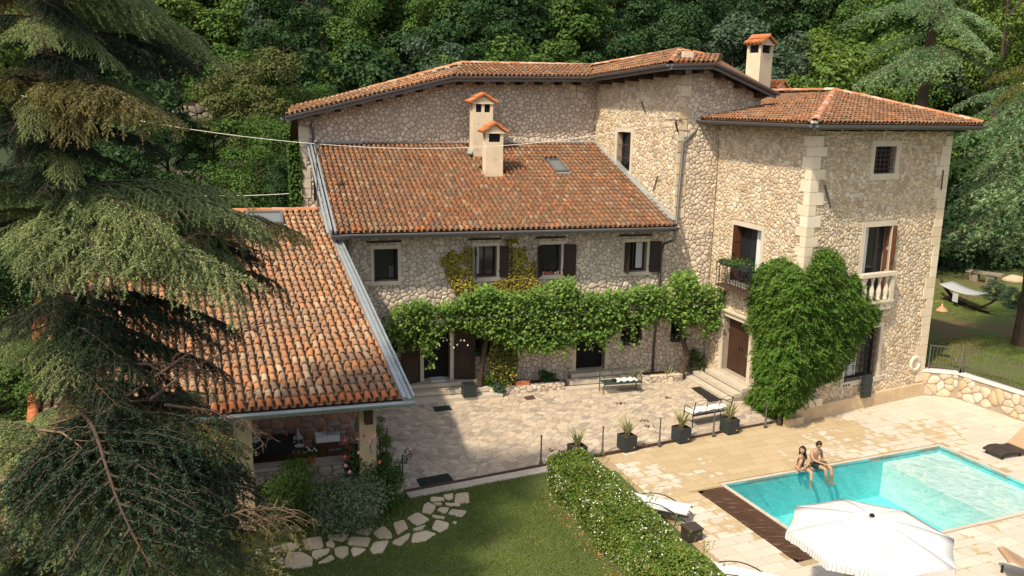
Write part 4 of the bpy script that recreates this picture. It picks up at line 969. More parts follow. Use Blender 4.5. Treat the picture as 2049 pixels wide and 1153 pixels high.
wd, i = window(tow, RF, r3, sur=.16, sash=True, cross=False, curtain=(.15, .5), label='ground floor window with scrolled iron grille partly behind the climber')
for k in range(5):
    u_ = i[0]+(i[1]-i[0])*(k+.5)/5; MB().tube([RF(u_, i[2], -.03), RF(u_, i[3], -.03)], .012, 5).build('grille_bar', M['iron'], wd)
    for q in range(6):
        z_ = i[2]+(i[3]-i[2])*(q+.5)/6; MB().tube([RF(u_+.09*math.cos(t*.8)*(1-t*.06), z_+.12*math.sin(t*.8)*(1-t*.06), -.03) for t in range(9)], .010, 4).build('grille_scroll', M['iron'], wd)
for u_ in (i[0]+.12, i[1]-.35): 
    MB().fbox(RF, u_-.22, u_+.24, r3[2]-.03, r3[2]+.12, .066, .068).build('sill_vent', M['trim'], wd)
    for q in range(3): MB().fbox(RF, u_-.17+q*.13, u_-.09+q*.13, r3[2]+.0, r3[2]+.08, .0685, .071).build('vent_slot', M['black'], wd)
dr = MB().fbox(RF, RF.px(1716, 770)[0], RF.px(1731, 770)[0], .47, 1.28, .15, .30).build('downspout_box', M['planter'], tow)
for z_ in (.7, 1.0): MB().fbox(RF, RF.px(1715, 770)[0]-.01, RF.px(1732, 770)[0]+.01, z_, z_+.02, .145, .31).build('strap', M['iron_brown'], dr)
mu, mv = RF.px(1829, 727); mb = MB().tube([RF(mu+.24*math.cos(t), mv+.26*math.sin(t), .03) for t in [k*.5236 for k in range(13)]], .075, 8); mb.build('millstone_ring', M['stone2'], tow, True); MB().fbox(RF, mu-.12, mu+.12, mv-.12, mv+.12, .0, .05).build('millstone_hub', M['step'], tow)
# left face
wd, i = window(tow, LF, l1, sur=.17, cross=False, sash=True, curtain=(.05, .35), label='upper door window of the tower left face with small iron balcony')
doorleaf(wd, LF, i[1], i[2], i[3], .4, 85, True, 'wood_brown', -.28, 3, 'window_leaf')
ib = thing('flower_box', 'green leafy flower box hanging on the small iron balcony', 'flower box', LF((l1[0]+l1[1])/2, 5.0, .45))
MB().fbox(LF, l1[0]+.1, l1[1]-.1, 4.88, 5.08, .38, .56).build('box', M['planter'], ib)
def tuft(par, c, n, s, spread, mat, name='leaves', up=.5, seed=1):
    rng = np.random.default_rng(seed); P = np.array(tuple(c))+rng.normal(size=(n, 3))*np.array(spread); Nn = rng.normal(size=(n, 3))+np.array([0, 0, up])
    return mobj(name, leafmesh(name, P, Nn, rng.uniform(.6, 1.2, n)*s, [mat] if not isinstance(mat, list) else mat, .55, None if not isinstance(mat, list) else rng.integers(0, len(mat), n)), par)
tuft(ib, LF((l1[0]+l1[1])/2, 5.13, .47), 420, .09, (.3, .3, .07), M['lf_mid'])
bc = MB().fbox(LF, l1[0]-.12, l1[1]+.12, 4.03, 4.1, 0, .55).build('balcony', M['iron_brown'], tow)
for nn, fr in ((.54, 1), (.02, 0)):
    if fr:
        MB().fbox(LF, l1[0]-.12, l1[1]+.12, 4.93, 4.96, .52, .55).build('balcony_rail', M['iron'], bc)
        for k in range(13):
            u_ = l1[0]-.1+(l1[1]-l1[0]+.2)*k/12; MB().tube([LF(u_, 4.1, .54), LF(u_, 4.95, .54)], .011, 4).build('balcony_bar', M['iron'], bc)
            if k % 2: 
                for zq in (4.3, 4.52, 4.74): MB().tube([LF(u_+.07*math.cos(t*.9), zq+.08*math.sin(t*.9), .55) for t in range(7)], .011, 4).build('balcony_scroll', M['iron'], bc)
for u_ in (l1[0]-.12, l1[1]+.12):
    for k in range(4): MB().tube([LF(u_, 4.1, .1+k*.14), LF(u_, 4.95, .1+k*.14)], .011, 4).build('balcony_bar', M['iron'], bc)
    MB().fbox(LF, u_-.012, u_+.012, 4.93, 4.96, .0, .54).build('balcony_rail', M['iron'], bc)
mb = MB(); s = .2; mb.fbox(LF, l3[0], l3[1], l3[3]-s, l3[3], -.05, .06); mb.fbox(LF, l3[0], l3[0]+s, l3[2], l3[3]-s-.001, -.05, .057); mb.fbox(LF, l3[1]-s, l3[1], l3[2], l3[3]-s-.001, -.05, .057)
df = mb.build('door_frame', M['trim'], tow); MB().fbox(LF, l3[0]-.05, l3[1]+.05, l3[3]+.0, l3[3]+.06, -.05, .14).build('door_cornice', M['trim'], df)
MB().fbox(LF, l3[0]+s, l3[1]-s, l3[2], l3[3]-s, -.34, -.33).build('doorway_dark_sheet', M['black'], df)  # same black sheet, painted darkness behind the tower door
hw_ = (l3[1]-l3[0]-2*s)/2-.005; doorleaf(df, LF, l3[0]+s, l3[2]+.02, l3[3]-s, hw_, 0, False, 'door_dark', -.26, 3); doorleaf(df, LF, l3[1]-s, l3[2]+.02, l3[3]-s, hw_, 0, True, 'door_dark', -.26, 3)
MB().fbox(LF, l3[0]-.1, l3[1]+.1, l3[2]-.12, l3[2]-.001, -.33, .07).build('threshold', M['step'], df)
steps(LF, l3[0]-.15, l3[1]+.3, [l3[2]-.12, l3[2]-.29, l3[2]-.46], .34, tow, spread=(0, .35), n0=.07)
for (x_, y_, a_) in ((1290, 214, 60), (1314, 368, -70), (1652, 393, 75), (1882, 365, 88)): pass
# tower roof
def cross_pt(Fa, na, Fb, nb_, z):     # corner of two offset lines
    Ga, Gb = Fa.off(n=na), Fb.off(n=nb_); ua, ub = meet(Ga, Gb); return Ga(ua, z)
E0 = cross_pt(RF, .78, LF, .78, gz); Er = RF(RF.px(1968, 250, .78)[0], gz, .78); El = LF(lJ+.0, gz, .78)
apex = at(1670, 183, 1); k_ = RF(4.9, 0, -2.9); dd_ = (k_-CAMP).dot(fw); apex = at(1670, 183, dd_); rb = at(1545, 186, dd_+3.2); rb = V(rb.x, rb.y, apex.z)
def tri_roof(par, E, U, top_pts, mat, keep, L, seed, **kw):
    """roof slope with eave from E along U (length L); top_pts world points of the upper outline listed from the U end back"""
    U = Vector(U).normalized(); a_ = top_pts[0]-E; W_ = (a_-U*a_.dot(U)).normalized(); 
    poly = [(0, 0), (L, 0)]+[((p-E).dot(U), (p-E).dot(W_)) for p in top_pts]
    return roof(par, E, U, W_, poly, mat, w=.2, row=.335, keep=keep, seed=seed, **kw)
tri_roof(tow, E0, RF.U, [apex], M['tile'], 150, (Er-E0).length, 31)
back = El+LF.U*2.5
tri_roof(tow, back, -LF.U, [apex, rb], M['tile'], 150, (E0-back).length, 32, clipf=lambda p: (p-FF.O).dot(FF.N) > -.1)
Fbk = [Er, apex, rb, rb+V(6.5, 3.0, -1.7), Er+V(-2, 5.5, 0)]
mb = MB(); mb.poly([Er, Er+V(-2.7, 5.0, 0), apex]); mb.poly([apex, Er+V(-2.7, 5.0, 0), rb+V(3, 4, -1.7), rb]); mb.build('rear_slope', M['tile'], tow)
ridge(tow, E0+Z*.06, apex+Z*.05, M['cap'], r=.13); ridge(tow, apex+Z*.05, Er+Z*.06, M['cap'], r=.12); ridge(tow, rb+Z*.05, apex+Z*.05, M['cap'], r=.12)
hb = (apex-E0); nh_ = int(hb.length/.42)
for k in range(nh_):
    p = E0+hb*((k+.0)/nh_); MB().box(p+V(0, 0, .03), (.27, .07, .08), rad(28)).build('mortar_pad', M['cement'], tow)
gutter(tow, E0+V(0, 0, -.05), Er+V(0, 0, -.05), RF.N, M['gutter'], r=.095, fascia=.1)
gutter(tow, El+LF.U*.15+V(0, 0, -.05), E0+V(0, 0, -.05), LF.N, M['gutter'], r=.095, fascia=.1)
for k in range(7): u_ = .3+k*1.05; MB().fbox(RF, u_-.05, u_+.05, gz-.26, gz-.13, 0, .72).build('rafter', M['wood_dark'], tow)
mb = MB(); mb.poly([E0-Z*.16, Er-Z*.16, RF(TW, gz-.16, -.2), RF(0, gz-.16, -.2)]); mb.poly([E0-Z*.161, RF(0, gz-.161, -.2), LF(lJ, gz-.161, -.2), El-Z*.161]); mb.build('soffit', M['wood_dark'], tow)
MB().tube([El+LF.U*.1+V(0, 0, -.12)+LF.N*.1, El+LF.U*.1-Z*.35, FF(uA+.15, gz-.9, .12), FF(uA+.08, EZ+.4, .1), FF(eR[0]+.05, EZ+.02, .75)], .055, 8).build('downpipe', M['iron_grey'], tow, True)
MB().tube([LF(lJ-.12, 9.5, .06), LF(lJ-.2, 8.9, .06), LF(lJ-.14, 3.0, .06)], .012, 4).build('wall_cable', M['iron_brown'], tow)
# ================================================================ manor behind
man = thing('manor_wing', 'long upper stone wing behind the middle roof with angled grey eaves', 'house', B)
dM = (B-TLp); dM.z = 0; dM.normalize(); angM = math.degrees(math.atan2(dM.y, dM.x))
FM = Frame((TLp.x, TLp.y, 0), angM); LM = (V(B.x, B.y, 0)-V(TLp.x, TLp.y, 0)).length
dS = V(B.x-A.x, B.y-A.y, 0); LS = dS.length; FS = Frame((A.x, A.y, 0), math.degrees(math.atan2(dS.y, dS.x)), 1)
zt = B.z
g0 = FM.px(570, 233, .85); g1 = FM.px(905, 153, .85); g2 = FM.px(1183, 154, .85)
g0, g1, g2 = FM(*g0, .85), FM(*g1, .85), FM(*g2, .85)
g2 = V(g2.x, g2.y, g2.z)
a3 = FF.px(1342, 128, .8); g3 = FF(a3[0], a3[1], .8); a4 = FF.px(1432, 127, .8); g4 = FF(a4[0], a4[1], .8); a5 = FF.px(1556, 187, .8); g5 = FF(a5[0], a5[1], .8)
uM0 = FM.px(600, 300)[0]
def uon(F, p): return (p-F.O).dot(F.U)
tops = [(uM0, g0.z+(g1.z-g0.z)*(uM0-uon(FM, g0))/(uon(FM, g1)-uon(FM, g0))-.12), (uon(FM, g1), g1.z-.12), (LM, g2.z-.12)]
mwall = wall(man, FM, uM0, LM, 4.5, zt-.3, M['mortar'], top=tops, thick=.5, name='rear_wall')
pieces(mwall, 'stone', rubble([(uM0, 4.5), (LM, 4.5), tops[2], tops[1], tops[0]], .17, .105, drop=.48, jit=.47, seed=41), FM, .018, M['stone2'], gap=.022, rnd=.2, keep=110, bev=.8)
# quoins at the left end
for k in range(12): MB().fbox(FM, uM0-.02, uM0+R.choice([.25, .4]), 4.6+k*.42, 4.99+k*.42, -.3, .04).build('quoin', M['trim'], man)
# slit window wall
sw = (FS.px(1264, 350)[0], FS.px(1233, 255)[0]); zlo, zhi = FS.px(1250, 350)[1], FS.px(1250, 256)[1]
so = (min(sw), max(sw), zlo, zhi); sh = inner(so, .17)
tS = [(0, g3.z-.15), (LS, g2.z-.15)]
wS = wall(man, FS, 0, LS+.0, 5.8, min(g2.z, g3.z)-.35, M['mortar2'], [sh], top=tS, thick=.5, name='slit_window_wall')
pieces(wS, 'stone', rubble([(0, 5.8), (LS, 5.8), (LS, g2.z-.15), (0, g3.z-.15)], .16, .10, [grow(sh, .15)], drop=.45, jit=.46, seed=42), FS, .020, M['stone'], gap=.008, rnd=.27, keep=90, bev=.78)
window(man, FS, so, sur=.17, bars=(0, 2), sash=True, cross=False, label='tall narrow window just above the tile roof')
uE = uon(FF, g5)-.2; u4 = uon(FF, g4)
tF = [(uA, g3.z-.15), (u4, g4.z-.15), (uE, g5.z-.1)]
wF = wall(man, FF.off(n=.004), uA, uE, 5.8, g5.z-.4, M['mortar2'], top=tF, thick=.5, name='front_strip_wall')
pieces(wF, 'stone', rubble([(uA, 5.8), (uE, 5.8), tF[2], tF[1], tF[0]], .16, .10, drop=.45, jit=.46, seed=43), FF.off(n=.004), .022, M['stone2'], gap=.009, rnd=.27, keep=90, bev=.78)
for k in range(15): 
    z_ = EZ+.2+k*.42; s_ = R.choice([.25, .38, .5]); MB().fbox(FF, uA-.02, uA+s_*.8, z_, z_+.38, -.1, .05).build('quoin', M['stone'], man)
for (F_, x_, y_, a_, l_) in ((FS, 1290, 214, -50, .55), (FS, 1314, 368, 65, .7), (RF, 1653, 393, -65, .85), (RF, 1882, 360, 90, .7)):
    u_, v_ = F_.px(x_, y_); a_ = rad(a_); c, s = math.cos(a_)*l_/2, math.sin(a_)*l_/2
    if F_ is FS: c = -c
    MB().tube([F_(u_-c, v_-s, .07), F_(u_+c, v_+s, .07)], .025, 5).build('wall_tie', M['iron_brown'], man if F_ is FS else tow)
# roof slopes of the manor
def rpt(px_, py_, g, nn, back):      # ridge point seen at (px_, py_), 'back' metres behind the gutter line
    F_ = Frame(g-nn*back, U=V(-nn.y, nn.x, 0), W=Z, N=nn); u_, v_ = F_.px(px_, py_); return F_(u_, v_)
r0_, r1_, r2_ = rpt(585, 222, g0, FM.N, 2.2), rpt(925, 129, g1, FM.N, 2.2), rpt(1185, 134, g2, FM.N, 2.2)
r3_ = rpt(1360, 104, g3, FF.N, 2.3); r4_ = rpt(1440, 119, g4, FF.N, 1.9)
def slope2(gA, gB, rA, rB, mat, keep, seed):
    U_ = (gB-gA); L_ = U_.length; U_.normalize(); m_ = (rA+rB)*.5-(gA+gB)*.5; W_ = (m_-U_*m_.dot(U_)).normalized(); o_ = gA+Z*.04
    P_ = [((q-gA).dot(U_), (q-gA).dot(W_)) for q in (rB, rA)]
    return roof(man, o_, U_, W_, [(0, 0), (L_, 0), *P_], mat, w=.2, row=.335, keep=keep, seed=seed)
slope2(g0, g1, r0_, r1_, M['tile_old'], 80, 51); slope2(g1, g2, r1_, r2_, M['tile'], 70, 52); slope2(g2, g3, r2_, r3_, M['tile'], 80, 53); slope2(g3, g4, r3_, r4_, M['tile'], 60, 54)
for p, q in ((r0_, r1_), (r1_, r2_), (r2_, r3_), (r3_, r4_), (g3, r3_)): ridge(man, p+Z*.06, q+Z*.06, M['cap'])
for k in range(26):
    q = r0_.lerp(r1_, (k+.5)/26); MB().box(q+Z*.05-FM.N*-.1, (.2, .1, .07), rad(17)).build('mortar_pad', M['cement'], man) if k % 2 else None
mb = MB()
for p, q, nn in ((r0_, r1_, FM.N), (r1_, r2_, FM.N)): mb.poly([p, q, q-nn*4-Z*1.6, p-nn*4-Z*1.6])
mb.poly([r2_, r3_, r3_-FF.N*3-Z*2.4, r2_-FM.N*4-Z*1.6]); mb.poly([g4+Z*.03, g5+Z*.03, r4_]); mb.poly([r3_, r4_, r4_-FF.N*3-Z*2.6, r3_-FF.N*3-Z*2.4]); mb.poly([r4_, g5+Z*.03, g5-FF.N*4-Z*.9, r4_-FF.N*3-Z*2.6])
mb.build('rear_slope', M['tile'], man)
mb = MB()
for p, q, nn in ((g0, g1, FM.N), (g1, g2, FM.N), (g2, g3, FS.N), (g3, g4, FF.N), (g4, g5, FF.N)): mb.poly([p-Z*.13, q-Z*.13, q-Z*.13-nn*1.2, p-Z*.13-nn*1.2])
mb.build('soffit', M['wood_dark'], man)
for p, q, nn in ((g0, g1, FM.N), (g1, g2, FM.N), (g2, g3, FS.N), (g3, g4, FF.N), (g4, g5, FF.N)): gutter(man, p, q, nn, M['gutter'], r=.10, fascia=.16)
for p, q, F_, n_ in ((g0, g1, FM, 8), (g1, g2, FM, 7), (g2, g3, FS, 6), (g3, g4, FF, 2), (g4, g5, FF, 3)):
    for k in range(n_):
        c = p.lerp(q, (k+.5)/n_); u_ = uon(F_, c); MB().fbox(F_, u_-.09, u_+.09, c.z-.34, c.z-.14, 0, .62).build('rafter', M['wood_dark'], man)
MB().tube([FM(uM0-.1, g0.z-.05, .85)+dM*.6, FM(uM0+.45, g0.z-.35, .25), FM(uM0+.55, g0.z-.6, .12), FM(uM0+.55, 6.6, .12)], .055, 8).build('downpipe', M['iron_grey'], man, True)
MB().tube([g0-dM*.1-Z*.12, g0-dM*.1-Z*.12-FM.N*1.2], .05, 6).build('gutter_end', M['gutter'], man)
# manor chimneys
cp = at(1516, 166, 38.5); chimney(man, V(cp.x, cp.y, cp.z), .92, .72, 1.62, 40, label='square cream chimney on the manor above the tower roof', slots=2)
cp = at(1549, 196, 40.0); chimney(man, V(cp.x, cp.y, cp.z), .8, .8, .35, 40, label='low tiled chimney just right of the taller one', neck=.12)
# ================================================================ outbuilding
out = thing('outbuilding', 'open fronted outbuilding with a big weathered tile roof behind the cedar', 'outbuilding', (-6, 21, 0))
OC = at(808, 797, 21.43); OC.z = OC.z
AO = 16.7; RO = rad(15.0); nO = V(math.sin(rad(AO)), -math.cos(rad(AO)), 0); UO = V(math.cos(rad(AO)), math.sin(rad(AO)), 0)
Wo = -nO*math.cos(RO)+Z*math.sin(RO); Fo = Frame(OC, U=UO, W=Wo, N=UO.cross(Wo))
vt = Fo.px(640, 421); vl = Fo.px(52, 640); vf = Fo.px(66, 850)
po = [(vf[0], 0), (0, 0), (vt[0], vt[1]), (vl[0]-.9, vt[1])]
sk1 = (Fo.px(491, 428), Fo.px(568, 450)); sk2 = (Fo.px(330, 428), Fo.px(390, 447))
oh = [(a[0], b[0], b[1], a[1]) for a, b in (sk1, sk2)]
roof(out, OC, UO, Wo, po, M['tile_old'], w=.213, row=.375, shear=vt[0]/vt[1], keep=300, first=M['tile_new'], holes=oh, seed=61, jit=1.4)
for r_, lb in zip(oh, ('right skylight below the outbuilding ridge', 'left skylight below the outbuilding ridge')): skylight(out, Fo, r_, label=lb)
ridge(out, Fo(vl[0]-.9, vt[1], .03), Fo(vt[0], vt[1], .03), M['cap'], r=.13)
ridge(out, Fo(vf[0], 0, .05), Fo(vl[0]-.9, vt[1], .05), M['tile_new'], r=.12, nrm=Fo.N)
Nf = Fo.N
for o_, h_, w_ in ((.0, .10, .10), (.13, .05, .1), (.23, .12, .05)): flash(out, Fo(o_, -.12), Fo(vt[0]+o_, vt[1]), Nf, w_, h_, 'verge_flashing')
gutter(out, Fo(vf[0]+.3, -.02)-Z*.05, Fo(.25, -.02)-Z*.05, nO, M['zinc'], r=.10, fascia=.12)
# walls and pillars
Gz = Frame((OC.x, OC.y, 0), AO)       # u along the eave (negative to the left), n outward
zE = OC.z
def pillar(u_, n_, w_=.42): MB().fbox(Gz, u_-w_/2, u_+w_/2, 0, zE+n_*-math.tan(RO)-.3, n_-w_/2, n_+w_/2).build('pillar', M['base'], out)
for u_ in (-.85, -3.9, -6.8, -9.2): pillar(u_, -.75)
MB().fbox(Gz, -9.6, .0-.3, zE-.12, zE+.06, -.9, -.6).build('beam', M['wood_dark'], out)
MB().fbox(Gz, -.95, -.75, zE-.7, zE-.12, -.45, -.2).build('bracket', M['wood_dark'], out)
bwl = Frame(Gz(0, 0, -5.6), AO); ow = wall(out, bwl, -9.6, -.5, 0, zE+1.2, M['mortar'], thick=.4, name='back_wall')
pieces(ow, 'stone', rubble([(-9.5, 0), (-.5, 0), (-.5, 4.5), (-9.5, 4.5)], .34, .17, drop=.3, seed=62), bwl, .03, M['brick'], gap=.015, keep=60)
MB().fbox(Gz, -.65, -.25, 0, zE+.95, -8.6, -5.6).build('end_wall', M['mortar'], out)
MB().fbox(Gz, -9.8, -9.4, 0, zE+.2, -8.6, -.9).build('end_wall', M['mortar'], out)
lw = Frame(Gz(0, 0, -2.3), AO); lww = wall(out, lw, -9.5, -1.3, -.1, .82, M['mortar'], thick=.35, name='low_wall')
pieces(lww, 'low_wall_stone', rubble([(-9.5, -.1), (-1.3, -.1), (-1.3, .8), (-9.5, .8)], .36, .24, drop=.2, seed=63), lw, .03, M['stone2'], gap=.012, keep=60)
MB().fbox(lw, -9.5, -1.3, .825, .9, -.38, .06).build('shelf_slab', M['step'], out)
M['stone_dark'] = pm('mossy_stone', [(.22,.19,.14), (.28,.24,.18), (.18,.16,.12)], var=.3, fv=.3)
M['lf_olg'] = leafmat('leaf_olive_green', [(.085,.105,.03), (.12,.14,.04), (.16,.16,.055)])
M['tan_leaf'] = pm('dry_leaf', [(.30, .20, .10), (.36, .26, .15)])
# ---------------------------------------------------------------- forest on the slope
CR = [crown_mesh('crown', 100+i, n=[13000, 12000, 14000, 13000, 11000, 22000, 20000][i], size=[.30, .24, .34, .27, .22, .17, .16][i], rad_=[(3.2, 3.2, 3.4), (2.7, 2.7, 4.2), (3.7, 3.7, 2.8), (3.0, 3.0, 3.6), (2.6, 2.6, 2.6), (3.1, 3.1, 3.2), (3.3, 3.3, 2.7)][i], nb=[34, 40, 30, 42, 30, 60, 46][i], br=[(.7, 1.5), (.5, 1.1), (.8, 1.7), (.5, 1.2), (.5, 1.1), (.4, 1.0), (.5, 1.2)][i], aspect=[.6, .5, .45, .7, .6, .55, .5][i]) for i in range(7)]
TR = [trunk_mesh('trunk', 7.0, .22, 200+i) for i in range(3)]
def tree(name, label, x, y, s, h, ci, mat, rz=0, group=None, cat='tree', sz=1.0, z=None):
    z0 = hz(x, y)-.1 if z is None else z
    t = thing(name, label, cat, (x, y, z0), group=group, world=False)
    c = mobj('crown', CR[ci], t); c.location = (0, 0, h); c.scale = (s, s, s*sz); c.rotation_euler = (0, 0, rz); slotmat(c, 0, M[mat])
    k = mobj('trunk', TR[R.randrange(3)], t); k.scale = (s, s, max(.3, h/6.0))
    return t
GRP = {'lf_dark': ('dark green', 'dark green broadleaf trees of the wood'), 'lf_mid': ('mid green', 'mid green broadleaf trees of the wood'), 'lf_lite': ('light green', 'light green broadleaf trees of the wood'), 'lf_oliv': ('olive brown', 'olive trees of the wood'), 'lf_blue': ('greyish blue green', 'grey green trees of the wood')}
def zone(px):
    if px < 150: return R.choice(['lf_dark', 'lf_mid', 'lf_lite'])
    if px < 560: return R.choice(['lf_mid', 'lf_mid', 'lf_dark', 'lf_lite'])
    if px < 860: return R.choice(['lf_dark', 'lf_dark', 'lf_mid', 'lf_blue'])
    if px < 1220: return R.choice(['lf_mid', 'lf_blue', 'lf_dark', 'lf_mid'])
    if px < 1560: return R.choice(['lf_oliv', 'lf_dark', 'lf_dark', 'lf_blue'])
    return R.choice(['lf_lite', 'lf_lite', 'lf_mid'])
ZN = [(130, 'behind the cedar top'), (330, 'left of the overhead cable'), (560, 'above the olive bushy tree'), (760, 'above the manor roof end'), (980, 'above the eave bend'), (1190, 'above the level grey eave'), (1400, 'above the raised roof peak'), (1560, 'around the manor chimney'), (1700, 'above the tower roof ridge'), (1850, 'left of the deodar trunk'), (9999, 'at the right edge')]
where = lambda px: next(b for a, b in ZN if px < a)
for row, (y0, dx) in enumerate(((55, 3.8), (60, 4.2), (66, 4.6), (73, 5.2), (81, 5.8), (90, 6.8))):
    n = int(y0*1.42/dx); 
    for i in range(n):
        x = (i-n/2+.5)*dx+R.uniform(-1.4, 1.4); y = y0+R.uniform(-1.8, 1.8)+abs(x)*.03; px = 1024+x/y*F_PX
        if row == 0 and (px < 640): continue
        m = zone(px); s = R.uniform(.85, 1.2); a, g = GRP[m]
        hi = ('at the foot of the wood', 'low on the slope', 'partway up the slope', 'higher up the slope', 'far up the slope', 'highest on the slope')[row]; ci_ = R.randrange(5); ad = ('rounded', 'narrow', 'broad', 'bushy', 'small')[ci_]; tree('broadleaf_tree', f'{ad} {a} tree {hi}, {where(px)}', x, y, s, R.uniform(3.6, 5.6)*s, ci_, m, R.uniform(0, 6.28), group=f'{ad} {g}, {hi}, {where(px)}')
# nearer bushes and small trees between the house and the wood
for nm, lb, px, py, dep, s, ci, m, sz in (
    ('shrub_tree', 'rounded olive green bushy tree left of the manor eave end', 520, 215, 47, .98, 5, 'lf_olg', 1.0),
    ('shrub_tree', 'grey green bush right behind the low end of the manor roof', 615, 235, 49, .72, 6, 'lf_mid', .9),
    ('shrub_tree', 'dense dark green bush behind the outbuilding ridge beside the manor wall', 520, 335, 42, .95, 6, 'lf_mid', .9),
    ('shrub_tree', 'dark glossy bush below the overhead cable, left of the brown path', 285, 330, 40, .80, 5, 'lf_dark', 1.),
    ('shrub_tree', 'small dark bush above the dry stone wall', 405, 190, 55, .40, 4, 'lf_mid', .8),
    ('shrub_tree', 'glossy dark magnolia behind the upper cedar boughs', 175, 190, 44, 1.05, 2, 'lf_dark', 1.0),
    ('shrub_tree', 'bright leaved bush with yellow fruit at the left edge', 20, 110, 40, .8, 3, 'lf_lite', .9),
    ('shrub_tree', 'dark bush hugging the foot of the manor end wall', 590, 370, 40, .52, 5, 'lf_dark', 1.1),
    ('shrub_tree', 'dark bush behind the railing at the outbuilding ridge', 180, 400, 38, .8, 0, 'lf_dark', .8),
    ('shrub_tree', 'dark round bush showing between the cedar tiers', 330, 300, 47, .8, 5, 'lf_dark', 1.0),
    ('shrub_tree', 'mid green bush between the dry stone wall and the olive bush', 430, 290, 48, .55, 6, 'lf_mid', 1.0),
    ('shrub_tree', 'dark bush at the left frame edge behind the cedar trunk', 5, 470, 27, .75, 6, 'lf_dark', 1.0),
    ('shrub_tree', 'dark shrub at the left frame edge beside the outbuilding gable', 0, 640, 23, .75, 5, 'lf_dark', 1.0),
    ('shrub_tree', 'mid green shrub low at the left frame edge beyond the cedar', -20, 800, 20, .5, 6, 'lf_mid', 1.0),
    ('shrub_tree', 'dark broadleaf tree standing in shade beyond the hammock', 1905, 440, 52, .95, 0, 'lf_dark', 1.),
    ('shrub_tree', 'shaded dark tree beyond the stone bench', 1990, 430, 54, 1.0, 2, 'lf_dark', 1.),
    ('shrub_tree', 'bright green tree high at the right edge', 2010, 60, 56, 1.1, 1, 'lf_lite', 1.)):
    p = at(px, py, dep); z0 = hz(p.x, p.y); tree(nm, lb, p.x, p.y, s, p.z-z0, ci, m, R.uniform(0, 6), cat='tree', sz=sz)
# little white flowering shrubs by the hammock
for px, py, lb in ((1985, 590, 'pale leaved shrub just behind the right end of the hammock'), (2025, 605, 'pale leaved shrub at the foot of the big cedar trunk')):
    p = onz(px, py+8, 1.3); t = thing('shrub', lb, 'shrub', (p.x, p.y, hz(p.x, p.y)), world=False); c = mobj('foliage', CR[4], t); c.scale = (.22,)*3; c.location = (0, 0, .42); slotmat(c, 0, M['lf_blue'])
# dry stone wall bit on the slope
def boulderwall(px0, py0, px1, dep, h, rows, label):
    p = at(px0, py0, dep); q = at(px1, py0, dep+.6); t = thing('dry_stone_wall', label, 'stone wall', tuple(p)); dd = (q-p); l = dd.length; dd.normalize(); Fw = Frame(p, U=dd, W=Z, N=V(dd.y, -dd.x, 0))
    b = MB().fbox(Fw, 0, l, -.6, h, -.6, 0).build('wall_core', M['soil'], t)
    pieces(b, 'stone', rubble([(0, -.3), (l, -.3), (l, h), (0, h)], .62, .34, drop=.2, seed=int(px0)), Fw, .07, M['stone_dark'], gap=.02, rnd=.15, keep=60, bev=.85)
boulderwall(345, 236, 432, 51, .9, 3, 'short dry stone wall on the slope above the brown path'); boulderwall(345, 362, 402, 44, .5, 2, 'low rough stone wall beside the path near the outbuilding ridge')
# ---------------------------------------------------------------- cedars
BM = {}
def boughs(key, n, L, wid, mats, **k):
    BM[key] = [bough_mesh('bough', L, wid, k.get('rise', .22), k.get('droop', .40)+.05*i, 300+len(BM)*10+i, k.get('dens', 1.), k.get('tuft', .095), k.get('hang', .34), mats, k.get('per', 3)) for i in range(n)]
boughs('near', 4, 3.6, 1.2, ('bark', 'needle'), dens=1.2, tuft=.06, hang=.42, per=6, droop=.25)
boughs('low', 3, 3.0, 1.25, ('bark', 'needle'), dens=1.25, tuft=.06, hang=.34, per=6, rise=.15, droop=.30)
boughs('far', 3, 5.0, 1.5, ('bark', 'needle_b'), dens=.66, tuft=.16, hang=.42, rise=.14, droop=.30, per=4)
def bough_to(t, p0, p1, key, mat, vi=None, name='bough'):
    me = R.choice(BM[key]) if vi is None else BM[key][vi % len(BM[key])]
    p0, p1 = Vector(p0), Vector(p1); bb = V(*me['tip']) if 'tip' in me else None
    d = p1-p0; L, r_, dr = me['L'], me['rise'], me['droop']; tz = (r_-dr)*L; t0 = V(L, me['lat'], tz)
    s = d.length/t0.length; yaw = math.atan2(d.y, d.x)-math.atan2(t0.y, t0.x); el = math.atan2(d.z, math.hypot(d.x, d.y))-math.atan2(tz, math.hypot(L, me['lat']))
    o = mobj(name, me, t); o.location = p0-t.location; o.rotation_euler = (R.uniform(-.15, .15), -el, yaw); o.scale = (s, s*R.uniform(.9, 1.15), s)
    slotmat(o, 1, M[mat]); return o
for key, (L, r_, dr, base) in {'near': (3.6, .22, .25, 300), 'low': (3.0, .15, .30, 310), 'far': (5.0, .14, .30, 320)}.items():
    for i, me in enumerate(BM[key]):
        sd = base+i
        me['L'] = L; me['rise'] = r_; me['droop'] = dr+.05*i; me['lat'] = .12*L*math.sin(2.2+sd)
def cedar_trunk(t, h, r, seed):
    me = trunk_mesh('trunk', h, r, seed, limbs=0); return mobj('trunk', me, t)
